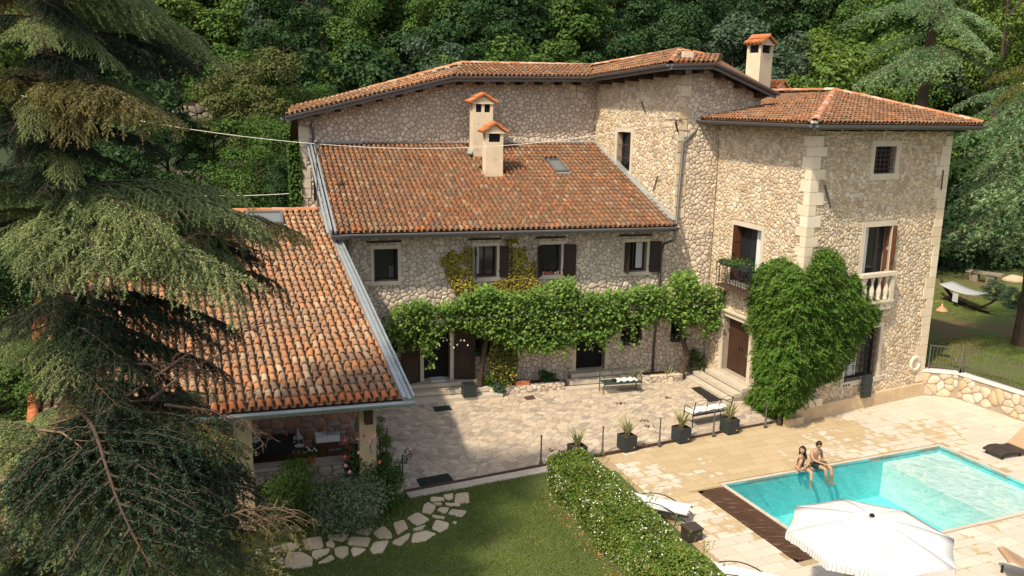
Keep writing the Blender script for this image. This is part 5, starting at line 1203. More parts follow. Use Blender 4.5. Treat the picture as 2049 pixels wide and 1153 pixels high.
def dead_twigs(t, p0, p1, n, ln, seed, name='dead_branch'):
    rg = random.Random(seed); mb = MB(); p0, p1 = Vector(p0), Vector(p1); d = (p1-p0); L = d.length; d.normalize(); m = p0.lerp(p1, .5)+V(0, 0, L*.08)
    mb.tube([p0, m, p1], [.028, .018, .006], 5)
    for k in range(n):
        t_ = .25+.75*k/n; c = p0.lerp(p1, t_)+V(0, 0, L*.08*4*t_*(1-t_)); s = 1 if k % 2 else -1; lat = d.cross(Z).normalized()*s
        e = c+(d*.7+lat*rg.uniform(.5, 1)+V(0, 0, rg.uniform(-.6, .15)))*ln*rg.uniform(.5, 1); g = c.lerp(e, .5)+V(0, 0, .06)
        mb.tube([c, g, e], [.009, .007, .003], 3, cap=False)
        for q in range(3): f = c.lerp(e, rg.uniform(.4, 1)); mb.tube([f, f+V(rg.uniform(-1, 1), rg.uniform(-1, 1), rg.uniform(-1, .2))*ln*.35], [.005, .002], 3, cap=False)
    mb.build(name, M['twig'], t)
CT = V(-7.75, 14.2, 0)
ced = thing('cedar_tree', 'huge drooping cedar filling the left side in front of the outbuilding', 'tree', CT)
ced['_w'] = 1
o = cedar_trunk(ced, 19, .36, 5); o.location = (0, 0, -.1)
rg = random.Random(77)
def aim(px, py, dep, mat, dz=.9, vi=None, t=.0):
    p1 = at(px, py, dep); p0 = V(CT.x+rg.uniform(-.1, .1), CT.y+rg.uniform(-.1, .1), p1.z+dz*.7); d = p1-p0
    if d.length > 4.6: p0 = p1-d.normalized()*4.6; p0.z = p1.z+dz*.8
    return bough_to(ced, p0, p1, rg.choice(['near', 'near', 'low']), mat, vi)
n_, w_, d_ = 'needle', 'needle_w', 'needle_d'
# the boughs the photograph shows one by one
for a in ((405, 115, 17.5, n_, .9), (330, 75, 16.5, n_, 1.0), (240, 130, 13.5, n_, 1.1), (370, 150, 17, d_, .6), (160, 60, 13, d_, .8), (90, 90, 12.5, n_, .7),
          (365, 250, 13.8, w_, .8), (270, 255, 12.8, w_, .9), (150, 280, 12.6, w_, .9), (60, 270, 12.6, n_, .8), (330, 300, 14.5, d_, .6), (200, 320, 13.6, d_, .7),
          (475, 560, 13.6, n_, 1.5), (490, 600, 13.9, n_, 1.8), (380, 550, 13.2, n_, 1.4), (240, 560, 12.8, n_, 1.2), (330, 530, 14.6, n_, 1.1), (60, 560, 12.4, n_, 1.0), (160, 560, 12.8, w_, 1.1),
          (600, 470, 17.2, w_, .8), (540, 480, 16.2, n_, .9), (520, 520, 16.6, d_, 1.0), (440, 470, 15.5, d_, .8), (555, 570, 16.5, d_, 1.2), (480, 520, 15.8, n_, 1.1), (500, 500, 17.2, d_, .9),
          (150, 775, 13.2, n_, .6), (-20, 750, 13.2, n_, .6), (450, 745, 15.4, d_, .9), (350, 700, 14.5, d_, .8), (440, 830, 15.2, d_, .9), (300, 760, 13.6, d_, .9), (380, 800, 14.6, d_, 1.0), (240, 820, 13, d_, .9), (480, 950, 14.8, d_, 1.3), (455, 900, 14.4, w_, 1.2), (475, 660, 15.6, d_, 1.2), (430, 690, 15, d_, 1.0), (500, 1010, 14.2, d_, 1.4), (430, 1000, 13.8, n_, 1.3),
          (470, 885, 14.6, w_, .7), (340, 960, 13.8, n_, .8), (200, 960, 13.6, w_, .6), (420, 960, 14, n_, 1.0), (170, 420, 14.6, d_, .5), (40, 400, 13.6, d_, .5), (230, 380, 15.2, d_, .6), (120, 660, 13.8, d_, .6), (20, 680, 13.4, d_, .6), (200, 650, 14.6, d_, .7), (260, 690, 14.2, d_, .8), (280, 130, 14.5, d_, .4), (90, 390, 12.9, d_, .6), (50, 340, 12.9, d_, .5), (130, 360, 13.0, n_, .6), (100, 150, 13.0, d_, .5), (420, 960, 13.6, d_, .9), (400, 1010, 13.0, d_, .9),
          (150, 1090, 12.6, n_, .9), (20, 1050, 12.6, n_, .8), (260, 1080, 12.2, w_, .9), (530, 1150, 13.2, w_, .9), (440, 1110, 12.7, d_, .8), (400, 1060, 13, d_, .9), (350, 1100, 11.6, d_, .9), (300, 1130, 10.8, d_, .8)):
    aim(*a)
# the rest of the tree: flat tiers of boughs with dark gaps between
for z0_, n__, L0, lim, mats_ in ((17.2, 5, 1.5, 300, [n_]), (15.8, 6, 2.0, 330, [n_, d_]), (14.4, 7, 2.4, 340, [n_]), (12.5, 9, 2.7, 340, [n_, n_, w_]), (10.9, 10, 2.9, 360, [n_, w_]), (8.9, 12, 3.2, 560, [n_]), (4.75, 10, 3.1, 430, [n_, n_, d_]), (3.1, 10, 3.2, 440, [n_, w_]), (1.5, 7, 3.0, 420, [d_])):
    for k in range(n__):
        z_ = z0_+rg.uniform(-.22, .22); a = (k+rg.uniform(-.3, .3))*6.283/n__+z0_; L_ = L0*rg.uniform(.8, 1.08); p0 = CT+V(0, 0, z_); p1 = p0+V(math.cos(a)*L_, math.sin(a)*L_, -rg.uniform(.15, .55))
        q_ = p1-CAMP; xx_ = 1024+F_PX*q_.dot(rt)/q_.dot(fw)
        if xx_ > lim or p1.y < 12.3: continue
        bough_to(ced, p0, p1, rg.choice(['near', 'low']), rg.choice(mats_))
for k in range(54):      # short inner boughs close to the trunk, shade put into their needle colour
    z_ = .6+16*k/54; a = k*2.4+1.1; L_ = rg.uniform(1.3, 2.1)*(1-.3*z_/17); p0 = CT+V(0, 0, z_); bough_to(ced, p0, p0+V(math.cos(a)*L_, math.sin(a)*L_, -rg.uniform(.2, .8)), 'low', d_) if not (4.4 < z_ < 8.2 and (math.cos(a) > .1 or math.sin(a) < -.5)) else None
for a, b, n in (((300, 800, 14), (470, 700, 15), 9), ((80, 860, 13.6), (175, 905, 12.6), 3), ((330, 810, 14), (520, 870, 15.5), 10), ((200, 830, 13.5), (560, 640, 15.5), 12), ((240, 460, 13), (330, 430, 14), 4), ((100, 850, 13.6), (400, 800, 15), 10),
                ((330, 505, 13.5), (450, 470, 15.4), 5), ((400, 1050, 13), (580, 1020, 14), 8), ((470, 1060, 13.6), (575, 1035, 14), 6), ((250, 1010, 12), (330, 985, 12.4), 4), ((200, 730, 13.5), (480, 770, 15.4), 12)):
    dead_twigs(ced, at(*a), at(*b), n*2, .55, n)
def deodar(label, px, py, dep, h, tips, dens, keyz, seed, mats):
    p = at(px, py, dep); base = V(p.x, p.y, hz(p.x, p.y)-.1); t = thing('deodar_cedar', label, 'tree', base); t['_w'] = 1
    k = cedar_trunk(t, h, .42*h/20, seed); k.location = (0, 0, 0); rg = random.Random(seed)
    for (x, y, d, m, dz) in tips:
        p1 = at(x, y, d); p0 = V(base.x, base.y, p1.z+dz); dd = p1-p0
        if dd.length > 6.5: p0 = p1-dd.normalized()*6.5
        bough_to(t, p0, p1, 'far', m)
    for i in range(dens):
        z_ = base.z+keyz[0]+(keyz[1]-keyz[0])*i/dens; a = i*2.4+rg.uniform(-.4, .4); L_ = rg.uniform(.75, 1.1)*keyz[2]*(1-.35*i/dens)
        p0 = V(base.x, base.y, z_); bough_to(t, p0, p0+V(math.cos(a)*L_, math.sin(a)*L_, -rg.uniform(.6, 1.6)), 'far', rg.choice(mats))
    return t
b_, y_ = 'needle_b', 'needle_y'
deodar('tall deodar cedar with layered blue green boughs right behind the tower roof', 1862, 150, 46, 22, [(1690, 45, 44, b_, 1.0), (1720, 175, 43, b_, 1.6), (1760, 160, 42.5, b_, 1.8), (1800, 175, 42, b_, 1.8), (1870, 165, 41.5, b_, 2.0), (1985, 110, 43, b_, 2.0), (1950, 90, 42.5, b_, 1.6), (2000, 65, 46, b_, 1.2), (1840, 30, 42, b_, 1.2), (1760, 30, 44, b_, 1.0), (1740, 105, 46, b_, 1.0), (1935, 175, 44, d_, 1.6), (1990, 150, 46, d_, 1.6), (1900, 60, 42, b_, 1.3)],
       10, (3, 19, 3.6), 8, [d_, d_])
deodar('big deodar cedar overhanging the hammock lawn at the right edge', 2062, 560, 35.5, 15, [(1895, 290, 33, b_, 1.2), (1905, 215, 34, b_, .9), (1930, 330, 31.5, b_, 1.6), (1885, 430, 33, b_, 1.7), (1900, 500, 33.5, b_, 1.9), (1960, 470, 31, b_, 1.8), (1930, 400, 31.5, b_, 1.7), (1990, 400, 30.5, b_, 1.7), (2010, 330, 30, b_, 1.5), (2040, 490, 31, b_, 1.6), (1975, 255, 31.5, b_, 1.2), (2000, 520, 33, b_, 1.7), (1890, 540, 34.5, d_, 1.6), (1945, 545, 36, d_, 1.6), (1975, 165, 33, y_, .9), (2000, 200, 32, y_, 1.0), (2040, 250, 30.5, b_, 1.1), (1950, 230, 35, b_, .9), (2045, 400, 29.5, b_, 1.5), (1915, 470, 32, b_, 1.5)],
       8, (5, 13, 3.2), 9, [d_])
# ---------------------------------------------------------------- planting traced over real surfaces
def inpoly_px(px, py, poly):
    ins = np.zeros(len(px), bool); n = len(poly)
    for i in range(n):
        x0, y0 = poly[i]; x1, y1 = poly[(i+1) % n]
        if y0 == y1: continue
        c = ((y0 > py) != (y1 > py)) & (px < (x1-x0)*(py-y0)/(y1-y0)+x0); ins ^= c
    return ins
def sample(poly, n, seed):
    rng = np.random.default_rng(seed); xs = [p[0] for p in poly]; ys = [p[1] for p in poly]; X = []; Y = []
    k = 0
    while k < n:
        x = rng.uniform(min(xs), max(xs), n); y = rng.uniform(min(ys), max(ys), n); m = inpoly_px(x, y, poly); X.append(x[m]); Y.append(y[m]); k += m.sum()
    return np.concatenate(X)[:n], np.concatenate(Y)[:n], rng
def hit(F, X, Y, nn):
    d = np.array(tuple(fw))[None]+np.outer((X-1024.5)/F_PX, np.array(tuple(rt)))-np.outer((Y-576.5)/F_PX, np.array(tuple(up)))
    N = np.array(tuple(F.N)); o = (np.array(tuple(F.O-CAMP))@N+nn); t = o/(d@N); return np.array(tuple(CAMP))+d*t[:, None]
def edge_dist(X, Y, poly):
    D_ = np.full(len(X), 1e9)
    for i in range(len(poly)):
        a = np.array(poly[i], float); b = np.array(poly[(i+1) % len(poly)], float); ab = b-a; t = np.clip(((X-a[0])*ab[0]+(Y-a[1])*ab[1])/(ab@ab), 0, 1)
        D_ = np.minimum(D_, np.hypot(X-a[0]-t*ab[0], Y-a[1]-t*ab[1]))
    return D_
# climber on the tower corner
cl = thing('climbing_shrub', 'huge glossy green climber covering the foot of the tower corner', 'climber', TC)
wp = [(1498, 600), (1500, 555), (1522, 528), (1560, 518), (1590, 530), (1612, 548), (1625, 520), (1645, 498), (1668, 500), (1688, 522), (1698, 560), (1712, 545), (1728, 565), (1735, 592), (1768, 606), (1758, 645), (1728, 672), (1712, 700), (1694, 735), (1672, 760), (1640, 768), (1612, 800), (1580, 832), (1540, 838), (1508, 824), (1490, 800), (1508, 768), (1505, 720), (1512, 680), (1498, 640)]
n = 30000; X, Y, rng = sample(wp, n, 1); ed = edge_dist(X, Y, wp); lump = np.sin(X*.11+Y*.05)*np.sin(Y*.13-X*.04); nn = .06+np.clip(ed/45, 0, 1)**.6*(.62+.16*lump)*rng.uniform(.45, 1.05, n)+np.where(Y > 700, .12, 0)
cornx = 1572+(846-Y)*.105; kk = np.clip((cornx-X)/60*.5+.5, 0, 1)
PL = hit(LF, X, Y, nn); PR = hit(RF, X, Y, nn); useL = X < cornx; P = np.where(useL[:, None], PL, PR)
# round the corner off where the two sides meet
cam_d = P-np.array(tuple(CAMP)); near = np.exp(-((X-cornx)/40)**2)*.25; P = P-cam_d/np.linalg.norm(cam_d, axis=1)[:, None]*near[:, None]
P[:, 2] = np.maximum(P[:, 2], .05); P += rng.normal(size=P.shape)*.05
outv = np.where(useL[:, None], np.array(tuple(LF.N)), np.array(tuple(RF.N)))
nf = 2600; fi = rng.choice(n, nf, replace=False); PP = []; NN = []; TT = []   # pinnate fronds: leaflets on drooping stalks
for i in fi:
    d = outv[i]*rng.uniform(.2, .7)+rng.normal(size=3)*.45+np.array([-.1, 0, -.35]); d /= np.linalg.norm(d); sd = np.cross(d, [0, 0, 1.]); sd /= np.linalg.norm(sd)+1e-6; L_ = rng.uniform(.14, .28)
    for q in range(11):
        t_ = q/10; s_ = 1 if q % 2 else -1; c = P[i]+d*L_*t_-np.array([0, 0, 1.])*L_*.35*t_*t_+sd*s_*.035; PP.append(c); TT.append(d*.6+sd*s_*.8-np.array([0, 0, .35])); NN.append(np.array([0, 0, 1.])+outv[i]*.5+rng.normal(size=3)*.25)
PP, NN, TT = np.array(PP), np.array(NN), np.array(TT); PP[:, 2] = np.maximum(PP[:, 2], .04)
mobj('fronds', leafmesh('fronds', PP, NN, rng.uniform(.07, .12, len(PP)), [M['lf_wist']], .42, tang=TT), cl, kind='stuff')
k_ = rng.choice(n, 22000, replace=False); P, outv = P[k_], outv[k_]; n = 22000; Nn = outv*.5+np.array([0, 0, .75])+rng.normal(size=(n, 3))*.4; tg = outv*.6+np.array([-.25, -.1, -.75])+rng.normal(size=(n, 3))*.45; P = P-outv*.01
mobj('foliage', leafmesh('foliage', P, Nn, rng.uniform(.09, .19, n), [M['lf_wist'], M['lf_mid']], .45, rng.choice([0, 0, 1], n), tang=tg), cl)
mb = MB(); mb.tube([V(9.3, 27.9, 0), V(9.3, 27.95, 1.2), V(9.5, 28.0, 2.6), V(9.3, 28.2, 4.2)], [.09, .08, .06, .03], 6); mb.build('stem', M['bark'], cl)
# grape vine on wires along the facade
vi = thing('grape_vine', 'bright green grape vine trained along the facade above the doors', 'vine', FF(4, 0, 1.3))
vp = [(772, 640), (800, 612), (840, 602), (870, 618), (905, 600), (930, 590), (975, 572), (1010, 590), (1050, 590), (1085, 575), (1120, 560), (1140, 555), (1160, 585), (1200, 590), (1245, 585), (1290, 575), (1340, 572), (1350, 545), (1385, 548), (1400, 575), (1440, 578), (1465, 600), (1478, 625), (1450, 655), (1425, 660), (1405, 640), (1370, 655), (1330, 630), (1290, 650), (1262, 640), (1225, 668), (1205, 690), (1180, 670), (1140, 690), (1100, 700), (1060, 695), (1030, 700), (1000, 680), (960, 672), (925, 655), (890, 660), (870, 690), (858, 715), (845, 700), (835, 680), (800, 690), (780, 670)]
n = 27000; X, Y, rng = sample(vp, n, 2); pat = np.array([noise.noise(V(x*.028, y*.045, 7)) for x, y in zip(X, Y)]); k_ = (pat > -.18) | (rng.uniform(size=n) < .3); X, Y = X[k_]+rng.normal(size=k_.sum())*4, Y[k_]+rng.normal(size=k_.sum())*4; n = len(X); nn = rng.uniform(.25, 1.5, n); P = hit(FF, X, Y, nn); P += rng.normal(size=P.shape)*.05
Nn = np.array([-.2, -.5, .8])+rng.normal(size=(n, 3))*.5
mobj('foliage', leafmesh('foliage', P, Nn, rng.uniform(.08, .165, n), [M['lf_vine'], M['lf_mid']], .85, rng.choice([0, 0, 0, 1], n)), vi)
# hanging shoots
SP = []; rg = random.Random(4)
for x, y0, y1, k in ((862, 690, 740, 60), (850, 690, 715, 40), (830, 680, 702, 30), (800, 685, 705, 40), (1180, 690, 702, 30), (1205, 690, 705, 40), (1265, 650, 690, 60), (1240, 665, 700, 40), (1372, 650, 675, 50), (1410, 640, 680, 60), (1090, 700, 712, 60), (1130, 690, 720, 40), (1060, 690, 710, 50), (1300, 640, 665, 40), (780, 665, 690, 40), (1150, 690, 700, 20), (1035, 690, 712, 30)):
    xx = rng.normal(x, 5, k); yy = rng.uniform(y0-10, y1, k); SP.append(hit(FF, xx, yy, np.full(k, 1.25)+rng.normal(size=k)*.1))
SP = np.concatenate(SP); mobj('shoots', leafmesh('shoots', SP, rng.normal(size=SP.shape)+np.array([0, -.6, .3]), rng.uniform(.08, .14, len(SP)), [M['lf_vine']], .85), vi, kind='stuff')
mb = MB()
for nn_ in (.4, .9, 1.35): mb.tube([FF(-1.5, 3.15, nn_), FF(4, 3.2, nn_), FF(uJ-.3, 3.3, nn_)], .02, 4)
for u_ in (-1, 1.4, 3.4, 6.1, 8.4, 10.3): mb.tube([FF(u_, 3.25, 0), FF(u_, 3.2, 1.4)], .025, 5)
mb.build('trellis_wires', M['iron_grey'], vi)
b0, b1 = FF.px(1010, 770, .75), FF.px(1000, 660, .75)
mb = MB(); mb.tube([FF(2.0, .2, .6), FF(2.1, 1.2, .65), FF(2.3, 2.4, .6), FF(2.6, 3.2, .8)], [.13, .11, .09, .07], 7); mb.tube([FF(10.3, .1, .6), FF(10.5, 1.0, .7), FF(10.2, 2.0, .6), FF(10.4, 3.2, .8)], [.13, .11, .1, .07], 7); mb.build('vine_trunk', M['bark'], vi)
# yellow ivy
yv = thing('yellow_ivy', 'yellowing ivy spreading on the facade around the second upper window', 'ivy', FF(3, 0, .1))
yp = [[(880, 520), (905, 500), (920, 512), (935, 490), (948, 500), (945, 560), (960, 575), (1005, 560), (1018, 500), (1010, 480), (1035, 478), (1040, 500), (1052, 492), (1056, 530), (1068, 520), (1072, 560), (1092, 575), (1090, 600), (1040, 605), (940, 600), (905, 580), (890, 545)]]
holes_px = [(944, 487, 1000, 560), (1000, 495, 1018, 560)]
n = 9000; X, Y, rng = sample(yp[0], n, 3); msk = np.ones(n, bool)
for a, b, c, d in holes_px: msk &= ~((X > a) & (X < c) & (Y > b) & (Y < d))
pat = np.array([noise.noise(V(x*.05, y*.05, 3)) for x, y in zip(X, Y)]); msk &= (pat > -.34) | (Y > 560); X, Y = X[msk], Y[msk]; n = len(X)
P = hit(FF, X, Y, rng.uniform(.03, .22, n)); Nn = np.array(tuple(FF.N))+np.array([0, 0, .4])+rng.normal(size=(n, 3))*.5
mobj('foliage', leafmesh('foliage', P, Nn, rng.uniform(.05, .10, n), [M['lf_yel'], M['lf_oliv']], .8, rng.choice([0, 0, 0, 1], n)), yv)
yt = [(985, 680), (1005, 665), (1030, 680), (1038, 720), (1032, 765), (1010, 775), (985, 765), (975, 720)]
n = 3800; X, Y, rng = sample(yt, n, 6); P = hit(FF, X, Y, rng.uniform(.35, .95, n)); mobj('trunk_ivy', leafmesh('trunk_ivy', P, rng.normal(size=(n, 3))+np.array([-.2, -1, .6]), rng.uniform(.05, .09, n), [M['lf_yel'], M['lf_mid'], M['lf_oliv']], .8, rng.choice([0, 1, 2, 2], n)), yv)
def bush(name, label, cat, c, r, n, size, mats, nb=14, aspect=.55, seed=1, weights=None, group=None, upb=.4, stems=True):
    t = thing(name, label, cat, (c[0], c[1], max(0, c[2]-r[2])), group=group); rng = np.random.default_rng(seed); B = []
    for i in range(nb):
        d = rng.normal(size=3); d /= np.linalg.norm(d); k = rng.uniform(.2, .75); q = rng.uniform(.35, .6)*min(r)
        B.append((c[0]+d[0]*r[0]*k, c[1]+d[1]*r[1]*k, c[2]+d[2]*r[2]*k, q*1.2, q*1.2, q))
    P, Nn, _ = blobs(n, B, rng, .5, 1.15, upb); P[:, 2] = np.maximum(P[:, 2], .03)
    mi = rng.choice(len(mats), n, p=weights) if len(mats) > 1 else None
    mobj('foliage', leafmesh('foliage', P, Nn+np.array([0, 0, .4]), rng.uniform(.6, 1.25, n)*size, [M[m] for m in mats], aspect, mi), t)
    if stems:
        mb = MB(); g = random.Random(seed)
        for k in range(5): mb.tube([V(c[0], c[1], max(0, c[2]-r[2])), V(c[0]+g.uniform(-1, 1)*r[0]*.6, c[1]+g.uniform(-1, 1)*r[1]*.6, c[2]+r[2]*.5)], [.03, .01], 4, cap=False)
        mb.build('stems', M['bark'], t)
    return t, B
# hedge ---------------------------------------------------------------
hA, hBb = onz(1104, 990), onz(1262, 1165); hC, hD = onz(1222, 935, 1.15), onz(1490, 1165, 1.15)
hd = (hBb-hA).normalized(); hcr = V(-hd.y, hd.x, 0); hcr = hcr if hcr.x > 0 else -hcr; hw = .5*((hC-hA).dot(hcr)+(hD-hBb).dot(hcr)); far = hA-hd*.25
hf = (onz(1165, 900, 1.1)-hA).dot(hd); hl_ = (hBb-hA).length+3.2
he = thing('jasmine_hedge', 'long trimmed green hedge dotted with small white flowers beside the pool deck', 'hedge', far)
n = 52000; rng = np.random.default_rng(9); face = rng.choice(4, n, p=[.40, .40, .08, .12]); s = rng.uniform(hf, hl_, n); a = rng.uniform(0, 1, n); H0 = np.array(tuple(hA)); HD = np.array(tuple(hd)); HC = np.array(tuple(hcr))
u = np.where(face == 0, a*hw, np.where(face == 1, 0, np.where(face == 2, hw, a*hw))); z = np.where(face == 0, 1.12, a*1.12); z = np.where(face == 3, rng.uniform(0, 1.12, n), z); s = np.where(face == 3, hf, s)
cx_ = (u/hw-.5)*2; z = np.where(z > .75, .75+(z-.75)*(1-.45*np.abs(cx_)**4), z)
wob = np.array([noise.noise(V(a_*1.1, b_*1.6, c_*1.6)) for a_, b_, c_ in zip(s, u, z)])*.17
nv = np.where((face == 0)[:, None], np.array([0, 0, 1.]), np.where((face == 1)[:, None], -HC, np.where((face == 2)[:, None], HC, -HD)))
P = H0+np.outer(s, HD)+np.outer(u, HC)+np.outer(z, [0, 0, 1.])+nv*(wob-rng.uniform(0, .22, n)**1.2+.04)[:, None]; P[:, 2] = np.maximum(P[:, 2], .02)
Nn = nv+np.array([0, 0, .35])+rng.normal(size=(n, 3))*.6
mobj('foliage', leafmesh('foliage', P, Nn, rng.uniform(.045, .095, n), [M['lf_hedge'], M['lf_mid']], .55, rng.choice([0, 0, 0, 1], n)), he)
m = 1200; idx = rng.choice(n, int(m*1.5), replace=False); dens = np.array([noise.noise(V(s[i]*.9, u[i]*1.2, z[i]*1.2+5)) for i in idx]); pr = dens+np.where(face[idx] == 1, .12, -.12); idx = idx[np.argsort(-pr)][:m]
PF_ = P[idx]+nv[idx]*.05; v, q = leaf_arrays(np.repeat(PF_, 2, 0)+rng.normal(size=(2*m, 3))*.008, rng.normal(size=(2*m, 3))+np.repeat(nv[idx], 2, 0)*1.5, rng.uniform(.025, .045, 2*m), .9, fold=.1)
mobj('white_flowers', npmesh('white_flowers', v, q, [M['wflower']]), he, kind='stuff')
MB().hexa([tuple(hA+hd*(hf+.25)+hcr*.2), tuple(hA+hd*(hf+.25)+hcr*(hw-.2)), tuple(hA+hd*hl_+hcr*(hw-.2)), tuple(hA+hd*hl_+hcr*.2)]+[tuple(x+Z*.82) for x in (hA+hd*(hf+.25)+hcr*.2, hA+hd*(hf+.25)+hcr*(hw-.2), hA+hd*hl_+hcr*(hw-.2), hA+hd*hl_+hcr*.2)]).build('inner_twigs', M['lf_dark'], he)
# sprigs sticking out on the deck side
P_ = []
for k in range(26):
    c = np.array(tuple(hA+hd*rng.uniform(hf, hl_)+hcr*(hw+.02)))+np.array([0, 0, 1.05]); e = HC*rng.uniform(0, .25)+np.array([0, 0, rng.uniform(.1, .25)]); 
    for q in range(14): P_.append(c+e*(q/13)+rng.normal(size=3)*.015)
P_ = np.array(P_); mobj('sprigs', leafmesh('sprigs', P_, rng.normal(size=P_.shape), rng.uniform(.04, .07, len(P_)), [M['lf_hedge']], .5), he)
# fallen leaves and bare soil along the hedge
n = 420; s_ = rng.uniform(0, hl_-2, n); o_ = rng.uniform(-.45, .02, n); P = H0+np.outer(s_, HD)+np.outer(o_, HC)+np.array([0, 0, .012]); mobj('fallen_leaves', leafmesh('fallen_leaves', P, np.array([0, 0, 1.])+rng.normal(size=(n, 3))*.3, rng.uniform(.03, .07, n), [M['tile_new'], M['tan_leaf']], .6, rng.choice([0, 1], n)), None, kind='stuff', label='dry fallen leaves lying along the foot of the hedge', cat='leaves')
# grass --------------------------------------------------------------
def ginside(P, poly): return inpoly_px(P[:, 0], P[:, 1], poly)
n = 110000; P = np.stack([rng.uniform(-8, 7.5, n), rng.uniform(15, 24.6, n)], 1); ok = ginside(P, LP)
for q in sp: ok &= ~ginside(P, q)
prj = lambda P: None
P = P[ok]; ok = (P[:, 0]-hA.x)*HC[0]+(P[:, 1]-hA.y)*HC[1] < -.12; P = P[ok]; n = len(P)
dn = np.array([noise.noise(V(x*.8, y*.8, 9)) for x, y in P]); keep = (dn > -.38) | (rng.uniform(size=n) < .35); P = P[keep]; n = len(P)
P3 = np.concatenate([P, np.full((n, 1), .012)], 1); tg = np.array([0, 0, 1.])+rng.normal(size=(n, 3))*.55
mobj('grass', leafmesh('grass', P3, rng.normal(size=(n, 3))*np.array([1, 1, .2]), rng.uniform(.04, .085, n), [M['grass']], .3, tang=tg), None, kind='stuff', label='short mown grass growing on the front lawn', cat='grass')
# raised lawn grass at the right
n = 26000; P = []
X = rng.uniform(1840, 2049, n); Y = rng.uniform(520, 780, n)
for x, y in zip(X, Y):
    p = onz(x, y, 1.25); p.z = hz(p.x, p.y)
    if (p-W1).dot(nW) > .3 or p.y > 33: P.append(tuple(p))
P = np.array(P); dn = np.array([noise.noise(V(x*.25, y*.25, 2)) for x, y, _ in P]); P = P[dn > -.1]; n = len(P)
mobj('grass', leafmesh('grass', P, rng.normal(size=(n, 3))*np.array([1, 1, .2]), rng.uniform(.07, .15, n), [M['grass']], .3, tang=np.array([0, 0, 1.])+rng.normal(size=(n, 3))*.6), None, kind='stuff', label='patchy grass on the raised lawn beyond the railing', cat='grass')
# shrubs by the outbuilding ---------------------------------------------
def gp(x, y, z=0): return onz(x, y, z)
c = onz(585, 985, 1.0); bush('oleander_shrub', 'deep green shrub with long narrow leaves before the outbuilding counter', 'shrub', (c.x, c.y, 1.0), (.9, .7, 1.0), 7500, .13, ['lf_mid', 'lf_lite'], 20, .2, 21, [.6, .4])
c = onz(690, 1010, .8); bush('grey_green_shrub', 'rounded grey green shrub beside the stepping stone path', 'shrub', (c.x, c.y, .8), (1.15, .85, .85), 11000, .075, ['lf_bush', 'lf_blue'], 24, .5, 22, [.7, .3])
c = onz(752, 950, 1.05); rb_, B = bush('rose_bush', 'dark leaved rose bush with pink blooms at the terrace corner', 'rose bush', (c.x, c.y, 1.05), (.85, .65, 1.05), 9000, .085, ['lf_dark', 'lf_mid'], 22, .65, 23, [.3, .7])
def bloom(par, p, r, mat, seed):
    rng = np.random.default_rng(seed); n = 16; d = unit(rng.normal(size=(n, 3))+np.array([0, -.2, .5])); v, q = leaf_arrays(np.array(tuple(p))+d*r*.55, d, r*1.1, .9, fold=-.3, rng=rng); mobj('bloom', npmesh('bloom', v, q, [mat]), par)
for k, (x, y, m) in enumerate(((715, 880, 'pink'), (745, 876, 'pink'), (750, 872, 'pink'), (690, 882, 'red'), (718, 906, 'pink'), (692, 932, 'pink'), (822, 901, 'pink'), (815, 904, 'pink'), (690, 915, 'red'), (700, 945, 'pink'), (760, 925, 'red'), (738, 885, 'pink'), (728, 872, 'red'))): bloom(rb_, at(x, y, 21.3 if x < 800 else 22.2), .065, M[m], k)
mb = MB()
for x0, y0, x1, y1 in ((780, 960, 822, 905), (700, 900, 716, 880), (745, 910, 748, 876)): mb.tube([at(x0, y0, 21.9), at((x0+x1)/2-6, (y0+y1)/2, 22.0), at(x1, y1, 22.15 if x1 > 800 else 21.4)], .008, 4)
mb.build('rose_stem', M['lf_dark'], rb_)
P_ = np.concatenate([np.array(tuple(at(780, 960, 21.9)))+(np.array(tuple(at(820, 906, 22.15)))-np.array(tuple(at(780, 960, 21.9))))*t+NR.normal(size=(10, 3))*.06 for t in np.linspace(.1, 1, 9)]); mobj('outer_leaves', leafmesh('outer_leaves', P_, NR.normal(size=P_.shape), .075, [M['lf_dark']], .6), rb_)
for nm, lb, x, y, d, r, m, sd in (('red_geranium', 'red geranium in a pot on the low wall under the outbuilding roof', 600, 920, 19.3, .24, 'red', 1), ('white_geranium', 'white flowering geranium in the shade near the step ladder', 623, 912, 19.6, .2, 'wflower', 2), ('salmon_geranium', 'salmon red geranium beside the outbuilding pillar', 692, 882, 20.1, .22, 'red', 3)):
    p = lw(lw.px(x, y+8, -.1)[0], 1.2, -.1); t = thing(nm, lb, 'flower pot', (p.x, p.y, p.z-.3)); MB().lathe((p.x, p.y, p.z-.32), [(.09, 0), (.12, .2), (.13, .22)], 10).build('pot', M['pot'], t); tuft(t, p-Z*.02, 260, .06, (.13, .1, .06), M['lf_mid'], 'leaves', .5, sd)
    for k in range(9): bloom(t, p+V(R.uniform(-r, r)*.8, R.uniform(-.1, .1), R.uniform(-.03, .12)), .045, M[m], 50+k)
c = at(766, 860, 22.7); bush('arborvitae', 'bright green narrow conifer against the outbuilding corner pillar', 'shrub', (c.x, c.y, 1.5), (.28, .28, 1.5), 5200, .06, ['lf_wist', 'lf_lite'], 16, .3, 25, [.6, .4])
for k, (x, y, d, m, lb) in enumerate(((520, 1000, 17.6, 'lf_dark', 'low dark plant at the foot of the outbuilding low wall'), (560, 1060, 17.2, 'lf_mid', 'low green plant under the oleander shrub'), (780, 1020, 20.6, 'lf_mid', 'low green plant between the rose bush and the stepping stones'), (640, 1060, 17.8, 'lf_dark', 'dark low foliage at the path edge below the grey green shrub'))):
    c = gp(x, y); bush('ground_plant', lb, 'plant', (c.x, c.y, .25), (.45, .35, .25), 1500, .07, [m], 10, .5, 30+k)
